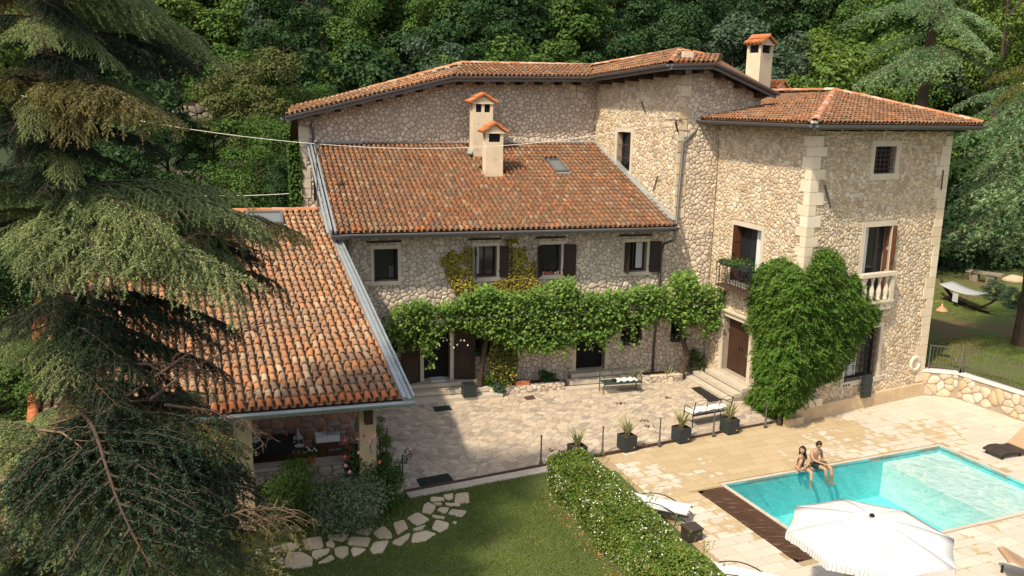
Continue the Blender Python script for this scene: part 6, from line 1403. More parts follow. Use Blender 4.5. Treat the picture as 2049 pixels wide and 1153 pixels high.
# planting under the facade
for k, (u_, z_, r, mt, lb) in enumerate(((FF.px(1095, 768, .5)[0], .5, (.55, .3, .32), 'lf_dark', 'dark spreading bush in the bed left of the middle doorway'), (FF.px(1000, 782, .9)[0], .3, (.22, .2, .28), 'lf_blue', 'small grey green plant at the foot of the ivy covered trunk'), (FF.px(1390, 735, .5)[0], .75, (.55, .35, .6), 'lf_dark', 'dark shrub at the foot of the right vine trunk'), (FF.px(975, 750, .5)[0], .5, (.3, .25, .35), 'lf_mid', 'leafy plant below the grilled window left of the ivy trunk'))):
    p = FF(u_, z_, .5 if k != 1 else .95); bush('bed_plant', lb, 'plant', tuple(p), r, 1500, .08, [mt], 12, .5, 40+k)
# ivy on the manor end wall
iv = thing('dark_ivy', 'dark ivy climbing the left end of the manor wall', 'ivy', FM(uM0, 5))
n = 2500; X, Y, rng = sample([(575, 290), (597, 280), (606, 330), (606, 410), (582, 412), (578, 350)], n, 12); P = hit(FM, X, Y, rng.uniform(-.6, .12, n)); mobj('foliage', leafmesh('foliage', P, rng.normal(size=(n, 3))+np.array([-.5, -.7, .5]), rng.uniform(.12, .2, n), [M['lf_mid']], .8), iv)
# ================================================================ objects
def line_pt(s, back=.0): return T0+dT*s+TFr.W*back
# bollards
def bollard(p, label):
    t = thing('bollard', label, 'bollard', p, world=False, group='iron bollards along the terrace edge')
    MB().lathe((0, 0, 0), [(.055, 0), (.06, .05), (.045, .10), (.05, .15), (.032, .17), (.03, .30), (.036, .33), (.026, .36), (.021, .84), (.03, .86), (.03, .875)], 10).build('post', M['iron_grey'], t, True)
    MB().lathe((0, 0, .87), [(.012, 0), (.03, .015), (.036, .04), (.028, .065), (.008, .08)], 10).build('knob', M['iron_grey'], t, True)
    return t
for (x, y), lb in zip(((1082, 930), (1205, 910), (1319, 893), (1427, 873), (1531, 855)), ('leftmost iron bollard standing free on the open part of the terrace edge', 'iron bollard right behind the far end of the hedge', 'iron bollard between the second and third agave planters', 'iron bollard in front of the white cushioned bench', 'iron bollard at the foot of the tower climber')):
    p = onz(x, y, .03); bollard((p.x, p.y, .04), lb)
p = onz(806, 968, .03); t = thing('iron_post', 'thin dark iron post half hidden by the rose bush', 'post', (p.x, p.y, .03), world=False)
MB().lathe((0, 0, 0), [(.03, 0), (.025, .1), (.018, .3), (.016, .82)], 8).build('post', M['iron'], t); MB().lathe((0, 0, .82), [(.02, 0), (.03, .03), (.01, .06)], 8).build('knob', M['iron'], t)
# agaves
def blades(par, c, n, ln, seed, wd=.05, lean=.55, name='leaf', mats=('agave',)):
    rg = random.Random(seed)
    for k in range(n):
        a = k*2.4+rg.uniform(-.3, .3); tilt = lean*(.25+.9*(k/n))*rg.uniform(.8, 1.2); L = ln*rg.uniform(.7, 1.1); d = V(math.cos(a), math.sin(a), 0); s = d.cross(Z); mb = MB(); P = []
        for i in range(5):
            q = i/4; r_ = L*q*math.sin(tilt*(.6+.6*q)); z_ = L*q*math.cos(tilt*(.6+.6*q)); w_ = wd*(1-q**2.2)*(.6+.9*q)+.002
            m = c+d*(r_+.02)+V(0, 0, z_); P.append((m-s*w_, m-d*.012, m+s*w_))
        for i in range(4):
            for j in range(2): mb.poly([P[i][j], P[i][j+1], P[i+1][j+1], P[i+1][j]])
        mb.build(name, M['agave'], par)
def planter(x, y, label, seed, ang):
    p = onz(x, y, .045); Fp = gframe((p.x, p.y), ang, .05); t = thing('agave_planter', label, 'planter', (p.x, p.y, .05), group='dark cube planters with agaves')
    s = .46; h = .46; F_ = Fp
    mb = MB(); w_ = .03
    mb.fbox(F_, -s/2, s/2, 0, w_, 0, h); mb.fbox(F_, -s/2, s/2, s-w_, s, 0, h); mb.fbox(F_, -s/2, -s/2+w_, w_, s-w_, 0, h); mb.fbox(F_, s/2-w_, s/2, w_, s-w_, 0, h); mb.build('planter_box', M['planter'], t)
    MB().fbox(F_, -s/2+w_, s/2-w_, w_, s-w_, .02, h-.05).build('soil', M['soil'], t)
    c = F_(s*.25, -.006, .10); MB().tube([c, c-F_.W*.012], .03, 10).build('drain_plug', M['pot'], t)
    blades(t, F_(0, s/2, h-.06), 18, .72, seed, .042, .62)
aT = math.degrees(math.atan2(dT.y, dT.x))
for (x, y), lb, sd in zip(((1162, 925), (1262, 903), (1371, 886), (1468, 868)), ('leftmost agave planter, half hidden by the top of the hedge', 'agave planter standing alone beside two fallen brown leaves', 'agave planter at the left end of the white cushioned bench', 'rightmost agave planter, nearest the tower climber'), (1, 2, 3, 4)): planter(x, y, lb, sd, aT)
for x, y, lb, s, n in ((1268, 760, 'large striped agave behind the right end of the green bench', .75, 20), (1338, 752, 'striped agave in the bed between the two vines', .55, 14), (1402, 748, 'striped agave at the foot of the tower doorstep', .5, 14), (815, 795, 'striped agave between the outbuilding roof corner and the stone steps', .5, 12)):
    p = onz(x, y, .2); t = thing('agave', lb, 'plant', (p.x, p.y, .03)); blades(t, V(p.x, p.y, .15), n, s, int(x), .04, 1.1)
# benches
def bench(p, ang, label, wide=1.62, cushion=None, mat='iron_grey', col=None):
    F_ = gframe((p.x, p.y), ang, .045); t = thing('garden_bench', label, 'bench', p); m = M[col or mat]; d = .48; r_ = .014   # U along, W to the back
    for u_ in (0, wide):
        MB().tube([F_(u_, 0, 0), F_(u_, 0, .62), F_(u_, .10, .68), F_(u_, d, .66)], r_, 6).build('armrest', m, t)
        MB().tube([F_(u_, d, 0), F_(u_, d, .45), F_(u_, d+.1, .92)], r_*1.3, 6).build('rear_leg', m, t)
        MB().tube([F_(u_, 0, .2), F_(u_, d, .2)], r_*.7, 5).build('stretcher', m, t)
    MB().fbox(F_, 0, wide, -.02, .02, .40, .44).build('seat_rail', m, t); MB().fbox(F_, 0, wide, d-.02, d+.02, .40, .44).build('seat_rail', m, t)
    for k in range(7): MB().fbox(F_, .0, wide, .035+k*.062, .07+k*.062, .43, .445).build('seat_slat', m, t)
    bk = lambda u_, z_: F_(u_, d+(z_-.45)*.21, z_)
    mb = MB()
    for k in range(3):
        a, b = wide*k/3, wide*(k+1)/3
        for lo, hi in ((.90, .98), (.90, .82)): mb.tube([bk(a+(b-a)*i/8, lo+(hi-lo)*math.sin(math.pi*i/8)) for i in range(9)], .008, 5)
    mb.build('back_rail', m, t)
    for k in (1, 2): MB().tube([bk(wide*k/3, .45), bk(wide*k/3, .92)], .009, 5).build('back_spindle', m, t)
    for k in range(4):
        c = wide*k/3; mb = MB()
        for s in (-1, 1):
            pts = [bk(c+s*wide/3*math.sin(i/8*math.pi/2), .50+.32*(1-math.cos(i/8*math.pi/2))) for i in range(9)]
            if -.01 <= c+s*wide/3 <= wide+.01: mb.tube(pts, .007, 5)
        mb.build('back_arch', m, t)
    MB().tube([bk(0, .50), bk(wide, .50)], .008, 5).build('back_rail', m, t)
    if cushion: cu = MB().fbox(F_, .03, wide-.03, .0, d-.04, .447, .50).build('cushion', M['white'], t)
    return t, F_
M['bench_green'] = pm('bench_green_paint', [(.045, .062, .055)], rough=.5, var=.1, fv=.1)
b1, F1 = bench(onz(1208, 792, .03), 15, 'green metal garden bench with arched back standing near the middle doorway', 1.5, None, 'iron', 'bench_green')
tt = mobj('speckled_blanket', rawmesh('speckled_blanket', *(lambda G: ([F1(*q) for q in G[0]], G[1]))(([(.55+.85*i/10, .05+.38*j/4, .455+.03*((i*7+j*3) % 3)) for j in range(5) for i in range(11)], [(j*11+i, j*11+i+1, (j+1)*11+i+1, (j+1)*11+i) for j in range(4) for i in range(10)])), M['curtain']), None, label='pale speckled blanket lying on the green bench seat', cat='blanket')
MB().lathe(F1(.5, .25, .45), [(.09, 0), (.11, .04), (.05, .09)], 10).build('dark_hat', M['black'], None, True, label='small round black hat on the green bench seat', cat='hat')
q0, q1 = onz(1452, 838, .03), onz(1384, 852, .03)
b2, F2 = bench(onz(1476, 808, .03), 26.7+180, 'black wrought iron bench with white cushion seen from behind', 1.62, True, 'iron')
b2.location = (0, 0, 0)
pc = onz(1385, 857, .03); F2n = gframe((pc.x, pc.y), 26.7+180, .045)
# move the bench so that its back legs stand where the photograph shows them
dlt = V(pc.x, pc.y, 0)-(F2(1.62, .48)-V(0, 0, .045)); b2.location = dlt
for c_ in b2.children: c_.location = (0, 0, 0)
# mats, grates, boxes
def flat(name, pts, label, cat, mat, h=.02, z=.05, **k):
    P = [onz(x, y, z) for x, y in pts]; mb = MB(); mb.prism([(p.x, p.y) for p in P], z, z+h); return mb.build(name, M[mat], None, label=label, cat=cat, **k)
dm = flat('doormat', ((833, 960), (896, 948), (909, 963), (843, 977)), 'large dark green doormat at the front edge of the terrace', 'doormat', 'mat')
flat('doormat', ((865, 815), (899, 812), (905, 820), (871, 824)), 'small dark doormat at the foot of the left stone steps', 'doormat', 'mat')
flat('drain_grate', ((1048, 795), (1066, 791), (1072, 798), (1054, 801)), 'small rusty grate in the terrace below the spreading dark bush', 'grate', 'iron_brown', .01)
flat('floor_grate', ((1383, 777), (1404, 774), (1424, 788), (1402, 791)), 'black floor grate beside the tower steps, the one farther back', 'grate', 'iron')
flat('floor_grate', ((1404, 792), (1425, 789), (1443, 801), (1420, 805)), 'black floor grate beside the tower steps, the one nearer the bench', 'grate', 'iron')
p = FF(FF.px(938, 780, 1.0)[0], dz-.34, 1.0); t = thing('basket', 'black cube shaped basket standing on the left stone steps', 'basket', p); Fb = Frame(p, 16)
mb = MB(); s = .24; mb.fbox(Fb, -s, -s+.03, 0, .45, -s, s); mb.fbox(Fb, s-.03, s, 0, .45, -s, s); mb.fbox(Fb, -s+.03, s-.03, 0, .45, -s, -s+.03); mb.fbox(Fb, -s+.03, s-.03, 0, .45, s-.03, s); mb.build('basket_side', M['planter'], t); MB().fbox(Fb, -s+.03, s-.03, .0, .03, -s+.03, s-.03).build('basket_bottom', M['planter'], t)
p = FF(FF.px(1045, 760, .7)[0], .30, .68); t = thing('terracotta_trough', 'terracotta trough planted beside the ivy covered vine trunk', 'planter', p); Fb = Frame(p, 16)
MB().fbox(Fb, -.28, .28, 0, .2, -.1, .1).build('trough', M['pot'], t); MB().fbox(Fb, -.26, .26, .2, .215, -.08, .08).build('soil', M['soil'], t)
for i in range(2): pass
for x, y, z_, lb, mt in ((965, 722, 1.42, 'green plant box under the grilled window left of the ivy trunk', 'lf_dark'), (1100, 712, 1.55, 'flowering box on the window sill left of the middle doorway', 'wflower'), (1263, 698, 1.48, 'flowering box on the window sill right of the middle doorway', 'pink'), (1358, 676, 1.5, 'flowering box on the sill of the rightmost ground floor window', 'wflower')):
    u_ = FF.px(x, y, .2)[0]; p = FF(u_, z_, .2); t = thing('window_box', lb, 'flower box', p); Fb = Frame(p, 16); MB().fbox(Fb, -.32, .32, 0, .17, -.09, .09).build('box', M['planter'], t)
    tuft(t, Fb(0, .24, .05), 300, .08, (.2, .08, .08), M['lf_dark'], 'leaves', .5, int(x))
    if mt != 'lf_dark':
        for k in range(10): bloom(t, Fb(R.uniform(-.3, .3), R.uniform(.18, .36), .12), .035, M[mt], 500+k)
# string of small bulbs hanging from the vine over the left door
t = thing('hanging_ornaments', 'little white ornaments hanging under the vine before the left doorway', 'ornaments', FF(0, 2.2, 1.2))
for k in range(11):
    x = 866+k*7; y = 690+8*math.sin(k*1.3); p = FF(*FF.px(x, y, 1.2), 1.2); MB().lathe(p, [(.005, 0), (.03, .03), (.02, .07)], 6).build('ornament', M['white'], t)
# fallen dry leaves
for k, (x, y) in enumerate(((1288, 842), (1296, 853), (1336, 796), (1244, 808), (1290, 890), (1108, 900), (1125, 905))):
    p = onz(x, y, .06); rng = np.random.default_rng(k); P = np.array(tuple(p))+rng.normal(size=(16, 3))*np.array([.1, .07, .015]); mobj('dry_leaves', leafmesh('dry_leaves', P, np.array([0, 0, 1.])+rng.normal(size=(16, 3))*.5, .10, [M['iron_brown']], .6), None, label='little heap of dry brown leaves on the crazy paving', cat='leaves', group='heaps of dry leaves on the terrace')
# ---------------------------------------------------------------- pool furniture
def lounger(p, ang, label, cushion=True, head=True):
    F_ = gframe((p.x, p.y), ang, .0); t = thing('sun_lounger', label, 'sun lounger', p); m = M['iron']
    for v_ in (0, .62):
        MB().tube([F_(-.05+1.9*i/10, v_, .30+.16*math.sin(i/10*math.pi)**1 if False else .12+.40*math.sin(i/10*math.pi)) for i in range(11)], .016, 6).build('curved_runner', m, t)
        MB().fbox(F_, -.05, 1.85, v_-.012, v_+.012, .30, .33).build('side_rail', m, t)
    for u_ in (.2, 1.6):
        MB().tube([F_(u_, 0, .30), F_(u_+.1, 0, .0)], .014, 6).build('leg', m, t); MB().tube([F_(u_, .62, .30), F_(u_+.1, .62, .0)], .014, 6).build('leg', m, t)
    mb = MB(); pr = [(0, .345), (.6, .35), (1.2, .36), (1.9, .42)]
    for i in range(3):
        (a, za), (b, zb) = pr[i], pr[i+1]; mb.hexa([F_(a, .03, za), F_(b, .03, zb), F_(b, .59, zb), F_(a, .59, za), F_(a, .03, za+.05), F_(b, .03, zb+.05), F_(b, .59, zb+.05), F_(a, .59, za+.05)])
    mb.build('cushion', M['white'], t); return t
l0 = onz(1383, 1012, .35); lounger(V(l0.x, l0.y, 0)-V(math.cos(rad(158)), math.sin(rad(158)), 0)*0, 158, 'white cushioned sun lounger between the hedge and the brown pool strip')
l0 = onz(1560, 1150, .4); lounger(V(l0.x, l0.y, 0), 160, 'white sun lounger at the bottom edge just left of the parasol')
p = onz(1383, 1078, 0); t = thing('side_table', 'dark grey cube side table against the deck side of the hedge', 'side table', p); Fq = gframe((p.x, p.y), 22.6, 0)
MB().fbox(Fq, -.22, .22, -.2, .2, .30, .34).build('table_top', M['rattan'], t)
mb = MB(); mb.fbox(Fq, -.2, .2, -.18, .18, .02, .299).build('table_body', M['rattan'], t)
# wavy rattan chaise
def wavy(p, ang, label, mat, towel=None, L=1.9, wd=.68, prof=None):
    F_ = gframe((p.x, p.y), ang, 0); t = thing('sun_lounger', label, 'sun lounger', p); pr = prof or [(0, .20), (.25, .27), (.55, .26), (.85, .19), (1.1, .2), (1.35, .33), (1.6, .52), (1.85, .68)]
    for k in range(9):
        a, b = wd*k/9+.004, wd*(k+1)/9-.004; mb = MB()
        for i in range(len(pr)-1):
            (u0_, z0), (u1_, z1) = pr[i], pr[i+1]; mb.hexa([F_(u0_, a, z0-.05), F_(u1_, a, z1-.05), F_(u1_, b, z1-.05), F_(u0_, b, z0-.05), F_(u0_, a, z0), F_(u1_, a, z1), F_(u1_, b, z1), F_(u0_, b, z0)])
        mb.build('woven_band', M[mat], t)
    for v_ in (.04, wd-.08):
        for u_, zz in ((.12, .19), (.9, .14), (1.4, .3)): MB().fbox(F_, u_, u_+.05, v_, v_+.04, 0, zz).build('leg', M['iron'], t)
    if towel:
        tw = MB(); 
        for i in range(4, len(pr)-1):
            (u0_, z0), (u1_, z1) = pr[i], pr[i+1]; tw.hexa([F_(u0_, -.02, z0+.004), F_(u1_, -.02, z1+.004), F_(u1_, wd+.02, z1+.004), F_(u0_, wd+.02, z0+.004), F_(u0_, -.02, z0+.03), F_(u1_, -.02, z1+.03), F_(u1_, wd+.02, z1+.03), F_(u0_, wd+.02, z0+.03)])
        tw.build('towel', M[towel], None, label='tan towel spread over the head of the dark woven lounger', cat='towel')
    return t
M['tan'] = pm('tan_fabric', [(.42, .28, .17)], rough=.95, var=.15, fv=.15)
p = onz(2003, 917, .1); wavy(V(p.x, p.y, 0), 22, 'dark brown wavy woven sun lounger at the right edge beyond the pool', 'rattan', 'tan')
p = onz(2012, 1165, .1); wavy(V(p.x, p.y, 0), -10, 'tan fabric sun lounger back cut off at the lower right corner', 'tan', None, prof=[(0, .62), (.1, .66), (.4, .5), (.7, .34), (1.0, .3), (1.8, .3)])
# parasol
uc = onz(1745, 1031, 2.62); ub = V(uc.x, uc.y, 0); t = thing('parasol', 'large white octagonal parasol with fringed valance over the pool end', 'parasol', ub)
rU, zr = 1.68, 2.17; vs = []; fs = []; NS = 8; K = 6
for k in range(NS):
    a = rad(87+45*k); b = rad(87+45*(k+1))
    A_ = V(uc.x+rU*math.cos(a), uc.y+rU*math.sin(a), zr); B_ = V(uc.x+rU*math.cos(b), uc.y+rU*math.sin(b), zr); mb = MB(); C_ = V(uc.x, uc.y, 2.60)
    rows = []
    for i in range(K+1):
        q = i/K; row = []
        for j in range(5):
            s_ = j/4; e = A_.lerp(B_, s_); e = e+(C_-e)*(.025*math.sin(math.pi*s_)); m_ = C_.lerp(e, q); m_.z += .05*math.sin(math.pi*q)-.022*math.sin(math.pi*s_)*q*math.sin(math.pi*min(1, q*1.0)) ; row.append(m_)
        rows.append(row)
    pn = mobj('canopy_panel', rawmesh('canopy_panel', [q for r_ in rows for q in r_], [(i*5+j, (i+1)*5+j, (i+1)*5+j+1, i*5+j+1) for i in range(K) for j in range(4)], M['umb'], smooth=True), t); so_ = pn.modifiers.new('thick', 'SOLIDIFY'); so_.thickness = .006
    mb = MB()
    for j in range(4):
        for q in range(4):
            u0_, u1_ = (j+q/4)/4, (j+(q+.85)/4)/4; e0, e1 = rows[K][j].lerp(rows[K][j+1], q/4), rows[K][j].lerp(rows[K][j+1], (q+.9)/4); o_ = (e0-V(uc.x, uc.y, zr)).normalized()*.006
            mb.poly([e0+o_, e1+o_, e1+o_*2-Z*R.uniform(.13, .17), e0+o_*2-Z*R.uniform(.13, .17)])
    mb.build('valance', M['umb'], t)
    MB().tube([V(uc.x, uc.y, 2.5), A_-Z*.03], .012, 4).build('rib', M['iron_grey'], t)
MB().tube([ub, V(uc.x, uc.y, 2.58)], .025, 8).build('pole', M['iron_grey'], t); MB().lathe((uc.x, uc.y, 2.60), [(.05, 0), (.055, .03), (.03, .05), (.01, .06)], 10).build('finial', M['black'], t, True)
MB().box((ub.x, ub.y, .04), (.55, .55, .08), .4).build('base', M['iron_grey'], t)
# ---------------------------------------------------------------- outbuilding interior
tp = Gz(-4.2, .0, -1.9); t = thing('long_table', 'long dark table laid with dishes under the outbuilding roof', 'table', tp)
MB().fbox(Gz, -6.4, -2.35, .78, .83, -4.9, -3.7).build('tabletop', M['planter'], t)
for u_ in (-6.3, -2.45):
    for n_ in (-4.8, -3.8): MB().fbox(Gz, u_-.04, u_+.04, 0.0, .779, n_-.04, n_+.04).build('leg', M['planter'], t)
MB().fbox(Gz, -9.3, -.7, -.05, .03, -5.6, -.9).build('outbuilding_floor', M['soil'], None, kind='structure')
def lathe_thing(nm, lb, cat, p, prof, mat, seg=14, group=None):
    t_ = MB().lathe((0, 0, 0), prof, seg).build(nm, M[mat], None, True, label=lb, cat=cat, group=group); t_.location = p; return t_
M['glassy'] = pm('clear_glassware', [(.45, .47, .46)], rough=.15, var=.05, fv=.02, spec=.7)
for nm, lb, cat, (x, y), prof, mat in (
    ('bowl', 'white bowl at the left end of the long table', 'bowl', (511, 886), [(.06, 0), (.12, .05), (.17, .13), (.16, .13), (.11, .06), (.01, .04)], 'curtain'),
    ('plate', 'white oval plate lying at the front of the long table', 'plate', (609, 893), [(.01, .0), (.09, .005), (.14, .02), (.13, .022), (.08, .012), (.01, .01)], 'curtain'),
    ('plate', 'white square dish in the middle of the long table', 'plate', (618, 876), [(.01, .0), (.12, .005), (.14, .03), (.13, .03), (.01, .012)], 'curtain'),
    ('cup', 'small white cup with red rim on the long table', 'cup', (573, 873), [(.03, 0), (.04, .04), (.045, .09), (.03, .09)], 'pot'),
    ('cup', 'small red pot beside the carafe on the long table', 'cup', (594, 872), [(.03, 0), (.045, .04), (.04, .08), (.02, .08)], 'red'),
    ('glass', 'stemmed glass standing left of the plate', 'glass', (589, 885), [(.035, 0), (.006, .01), (.006, .08), (.035, .1), (.04, .17)], 'glassy'),
    ('carafe', 'clear carafe behind the red pot', 'carafe', (602, 878), [(.05, 0), (.07, .08), (.03, .17), (.035, .22)], 'glassy'),
    ('glass', 'stemmed glass leftmost of the group by the step ladder', 'glass', (643, 877), [(.035, 0), (.006, .01), (.006, .08), (.035, .1), (.04, .17)], 'glassy'),
    ('glass', 'stemmed glass nearest the step ladder', 'glass', (654, 880), [(.035, 0), (.006, .01), (.006, .08), (.035, .1), (.04, .17)], 'glassy'),
    ('bottle', 'clear bottle at the back of the long table', 'bottle', (648, 868), [(.035, 0), (.035, .17), (.012, .22), (.012, .27)], 'glassy'),
    ('bread_loaf', 'brown bread loaf wrapped in paper on the long table', 'bread', (633, 874), [(.05, 0), (.10, .05), (.08, .13), (.02, .2)], 'tan')):
    Ft = Frame(Gz(0, .832, 0), U=Gz.U, W=Gz.N, N=Z); u_, v_ = Ft.px(x, y); u_ = min(max(u_, -6.3), -2.45); v_ = min(max(v_, -4.8), -3.8); lathe_thing(nm, lb, cat, Ft(u_, v_, 0), prof, mat)
lp = onz(673, 932, .03); t = thing('step_ladder', 'folding aluminium step ladder standing beside the outbuilding pillar', 'ladder', lp); Fl = Frame(V(lp.x, lp.y, .03), AO)
for s in (-.2, .2):
    MB().tube([Fl(s, 0.0, 0), Fl(s*.9, 1.2, -.4)], .018, 6).build('side_rail', M['iron_grey'], t); MB().tube([Fl(s, 0.0, -.8), Fl(s*.9, 1.2, -.42)], .014, 6).build('rear_leg', M['iron_grey'], t)
for k in range(5): q = .2+k*.24; MB().fbox(Fl, -.19, .19, q, q+.035, -.33*q-.10, -.33*q+.03).build('tread', M['zinc'], t)
t = thing('white_basin', 'white basin on a stand right of the step ladder', 'basin', Gz(-1.45, 0, -1.7)); MB().fbox(Gz, -1.95, -1.25, .75, .9, -4.6, -4.1).build('basin', M['white'], t); MB().fbox(Gz, -1.9, -1.3, .0, .749, -4.55, -4.15).build('stand', M['wood_brown'], t)
for dx in (0,): p = Frame(lw(0, .901, 0), U=lw.U, W=lw.N, N=Z); u_, v_ = p.px(503, 945); t = lathe_thing('candle', 'white candle in a terracotta saucer on the low wall shelf', 'candle', p(max(-9, min(u_, -2.8)), -.15, 0), [(.09, 0), (.09, .02), (.035, .021), (.035, .14), (.01, .141)], 'white')
# ---------------------------------------------------------------- roofs: mast, cables, lamps
mp = FM(uM0+.9, 5.9, .5); mp = Fo(vt[0]-.25, vt[1]-.2, 0); mb = at(636, 415, (mp-CAMP).dot(fw)); zt_ = at(636, 288, (mp-CAMP).dot(fw))
t = thing('antenna_mast', 'thin grey antenna mast with small weathered box at the middle roof corner', 'mast', mb)
MB().tube([mb-Z*.3, V(mb.x, mb.y, zt_.z)], .022, 6).build('pole', M['iron_grey'], t); MB().box((mb.x+.05, mb.y-.03, zt_.z-.06), (.16, .12, .14)).build('junction_box', M['iron_grey'], t); MB().box((mb.x+.12, mb.y-.05, zt_.z-.32), (.22, .12, .05)).build('bracket', M['iron_grey'], t)
MB().lathe((mb.x, mb.y, zt_.z-.72), [(.02, 0), (.045, .03), (.045, .06), (.02, .09)], 8).build('insulator', M['iron_grey'], t, True); mb2 = MB().lathe((mb.x+.02, mb.y-.02, zt_.z+.02), [(.02, 0), (.09, .04), (.10, .10), (.03, .16)], 8).build('antenna_head', M['iron_grey'], t, True)
def cable(name, label, P, sag, r=.018, mat='coping', n=14):
    pts = []
    for a, b, s in zip(P, P[1:], sag):
        for i in range(n): q = i/n; pts.append(a.lerp(b, q)-Z*(s*4*q*(1-q)))
    pts.append(P[-1]); MB().tube(pts, r, 5).build(name, M[mat], None, label=label, cat='cable')
Wb = FS(0.06, FF.px(1352, 243)[1], .25); mt_ = V(mb.x, mb.y, zt_.z+.02)
cable('overhead_cable', 'twisted white overhead cable sagging across the middle roof to the upper wall', [at(-60, 165, 31), mt_, Wb], [.30, .50], .011)
q = FM(uM0, 6.9, .02); q = FM(*FM.px(602, 386, .03), .03); cable('wall_cable', 'thin pale cable running from the manor end wall into the trees', [q, at(330, 389, 41)], [.1], .012)
t = thing('cable_bracket', 'dark iron cable bracket at the upper corner of the manor', 'bracket', Wb)
MB().tube([Wb+V(-.3, 0, .05), Wb+V(.35, -.05, .05)], .025, 6).build('bracket_arm', M['iron_grey'], t); MB().tube([Wb+V(.15, .2, 0), Wb+V(.1, -.05, -.1), Wb+V(.2, -.05, -.4)], .035, 6).build('insulator', M['iron'], t)
# wall lamp on the tower's far corner
p0 = RF(TW, RF.px(1858, 606)[1], -.05); t = thing('wall_lamp', 'copper bell shaped lamp on a curved arm at the tower corner above the lawn', 'lamp', p0); e = at(1886, 605, (p0-CAMP).dot(fw)+.3)
MB().fbox(RF, TW+.001, TW+.03, p0.z-.25, p0.z+.12, -.12, -.02).build('wall_plate', M['iron_brown'], t)
MB().tube([p0+RF.U*.03, p0.lerp(e, .5)+Z*.04, e+Z*.03, e-Z*.06], .016, 6).build('arm', M['pinkwood'], t)
MB().lathe((e.x, e.y, e.z-.33), [(.235, 0), (.215, .03), (.10, .13), (.04, .19), (.03, .27)], 16).build('shade', M['pinkwood'], t, True)
MB().lathe((e.x, e.y, e.z-.345), [(.03, 0), (.05, .03), (.03, .07)], 8).build('bulb', M['white'], t, True)
p = W1-dW*0+nW*.1; t = thing('garden_light', 'small grey hooded light on the railing beside its corner post', 'lamp', W1); q = onz(1913, 722, 1.3); MB().lathe(tuple(onz(1913, 722, 1.35)), [(.09, 0), (.05, .08), (.02, .12)], 10).build('hood', M['iron_grey'], t); q = onz(1913, 722, 1.35); MB().tube([q, V(q.x, q.y, 1.0)], .012, 5).build('stem', M['iron_grey'], t)
# hammock
M['zincfab'] = pm('grey_hammock_cloth', [(.40,.40,.40)], rough=.9, var=.05, fv=.1)
Hc = [onz(x, y, 2.1) for x, y in ((1879, 569), (1908, 563), (1978, 587), (1950, 592))]; c0 = (Hc[0]+Hc[2])*.5; t = thing('hammock', 'pale hammock stretched on a dark curved wooden stand on the lawn', 'hammock', V(c0.x, c0.y, hz(c0.x, c0.y)))
v = []; f = []
for i in range(9):
    for j in range(4):
        q = Hc[0].lerp(Hc[3], i/8).lerp(Hc[1].lerp(Hc[2], i/8), j/3); q = q-Z*(.16*4*(i/8)*(1-i/8)*(1 if 0 < j < 3 else .7)); v.append(q)
for i in range(8):
    for j in range(3): a = i*4+j; f.append((a, a+1, a+5, a+4))
o = mobj('sling', rawmesh('sling', v, f, M['zincfab'], smooth=True), t); o.modifiers.new('t', 'SOLIDIFY').thickness = .02
q = Hc[0].lerp(Hc[3], .42)-Z*.16; MB().hexa([q, q+(Hc[3]-Hc[0]).normalized()*.4, q+(Hc[3]-Hc[0]).normalized()*.4-Z*.45, q-Z*.45]+[x+V(0, -.03, 0) for x in (q, q+(Hc[3]-Hc[0]).normalized()*.4, q+(Hc[3]-Hc[0]).normalized()*.4-Z*.45, q-Z*.45)]).build('side_flap', M['curtain'], t)
mL, mR = (Hc[0]+Hc[1])*.5, (Hc[2]+Hc[3])*.5; ax = (mR-mL); ax.normalize(); eL_, eR_ = mL-ax*.55+Z*.15, mR+ax*1.1+Z*.05; g_ = hz(c0.x, c0.y)
for s in (-.06, .06): MB().tube([eL_.lerp(eR_, i/12)-Z*((eL_.z-g_-.08)*math.sin(math.pi*i/12)**.8)+V(s, s, 0) for i in range(13)], .05, 6).build('curved_beam', M['wood_dark'], t)
for k in (.3, .7): q = eL_.lerp(eR_, k); MB().box((q.x, q.y, g_+.05), (.1, 1.3, .1), .5).build('foot', M['wood_dark'], t)
for a, b in ((Hc[0], eL_), (Hc[1], eL_), (Hc[2], eR_), (Hc[3], eR_)): MB().tube([a, b], .01, 4).build('rope', M['twig'], t)
# stone bench and boulder
a, b = onz(1936, 540, 1.95), onz(2008, 551, 1.95); dd = (b-a).normalized(); g_ = hz(a.x, a.y); t = thing('stone_bench', 'long stone slab bench in the shade behind the hammock', 'bench', V(a.x, a.y, g_)); Fs = Frame(V(a.x, a.y, g_), U=dd, W=Z, N=V(dd.y, -dd.x, 0)); l = (b-a).length
MB().fbox(Fs, 0, l, .48, .6, -.25, .25).build('slab', M['stone_dark'], t); MB().fbox(Fs, l*.12, l*.34, 0, .479, -.2, .2).build('support', M['stone_dark'], t); MB().fbox(Fs, l*.58, l*.8, 0, .479, -.2, .2).build('support', M['stone_dark'], t)
p = onz(2030, 556, 1.6); rng = np.random.default_rng(3); mb = MB().lathe((0, 0, -.1), [(.25, 0), (.5, .1), (.52, .25), (.35, .42), (.1, .5)], 10); 
for i, q in enumerate(mb.v): k_ = 1+.18*noise.noise(Vector(q)*3); mb.v[i] = (q[0]*k_*1.3, q[1]*k_, q[2]*k_)
o = mb.build('boulder', M['stone'], None, True, label='pale rounded boulder lying near the cedar trunk', cat='rock'); o.location = (p.x, p.y, hz(p.x, p.y))
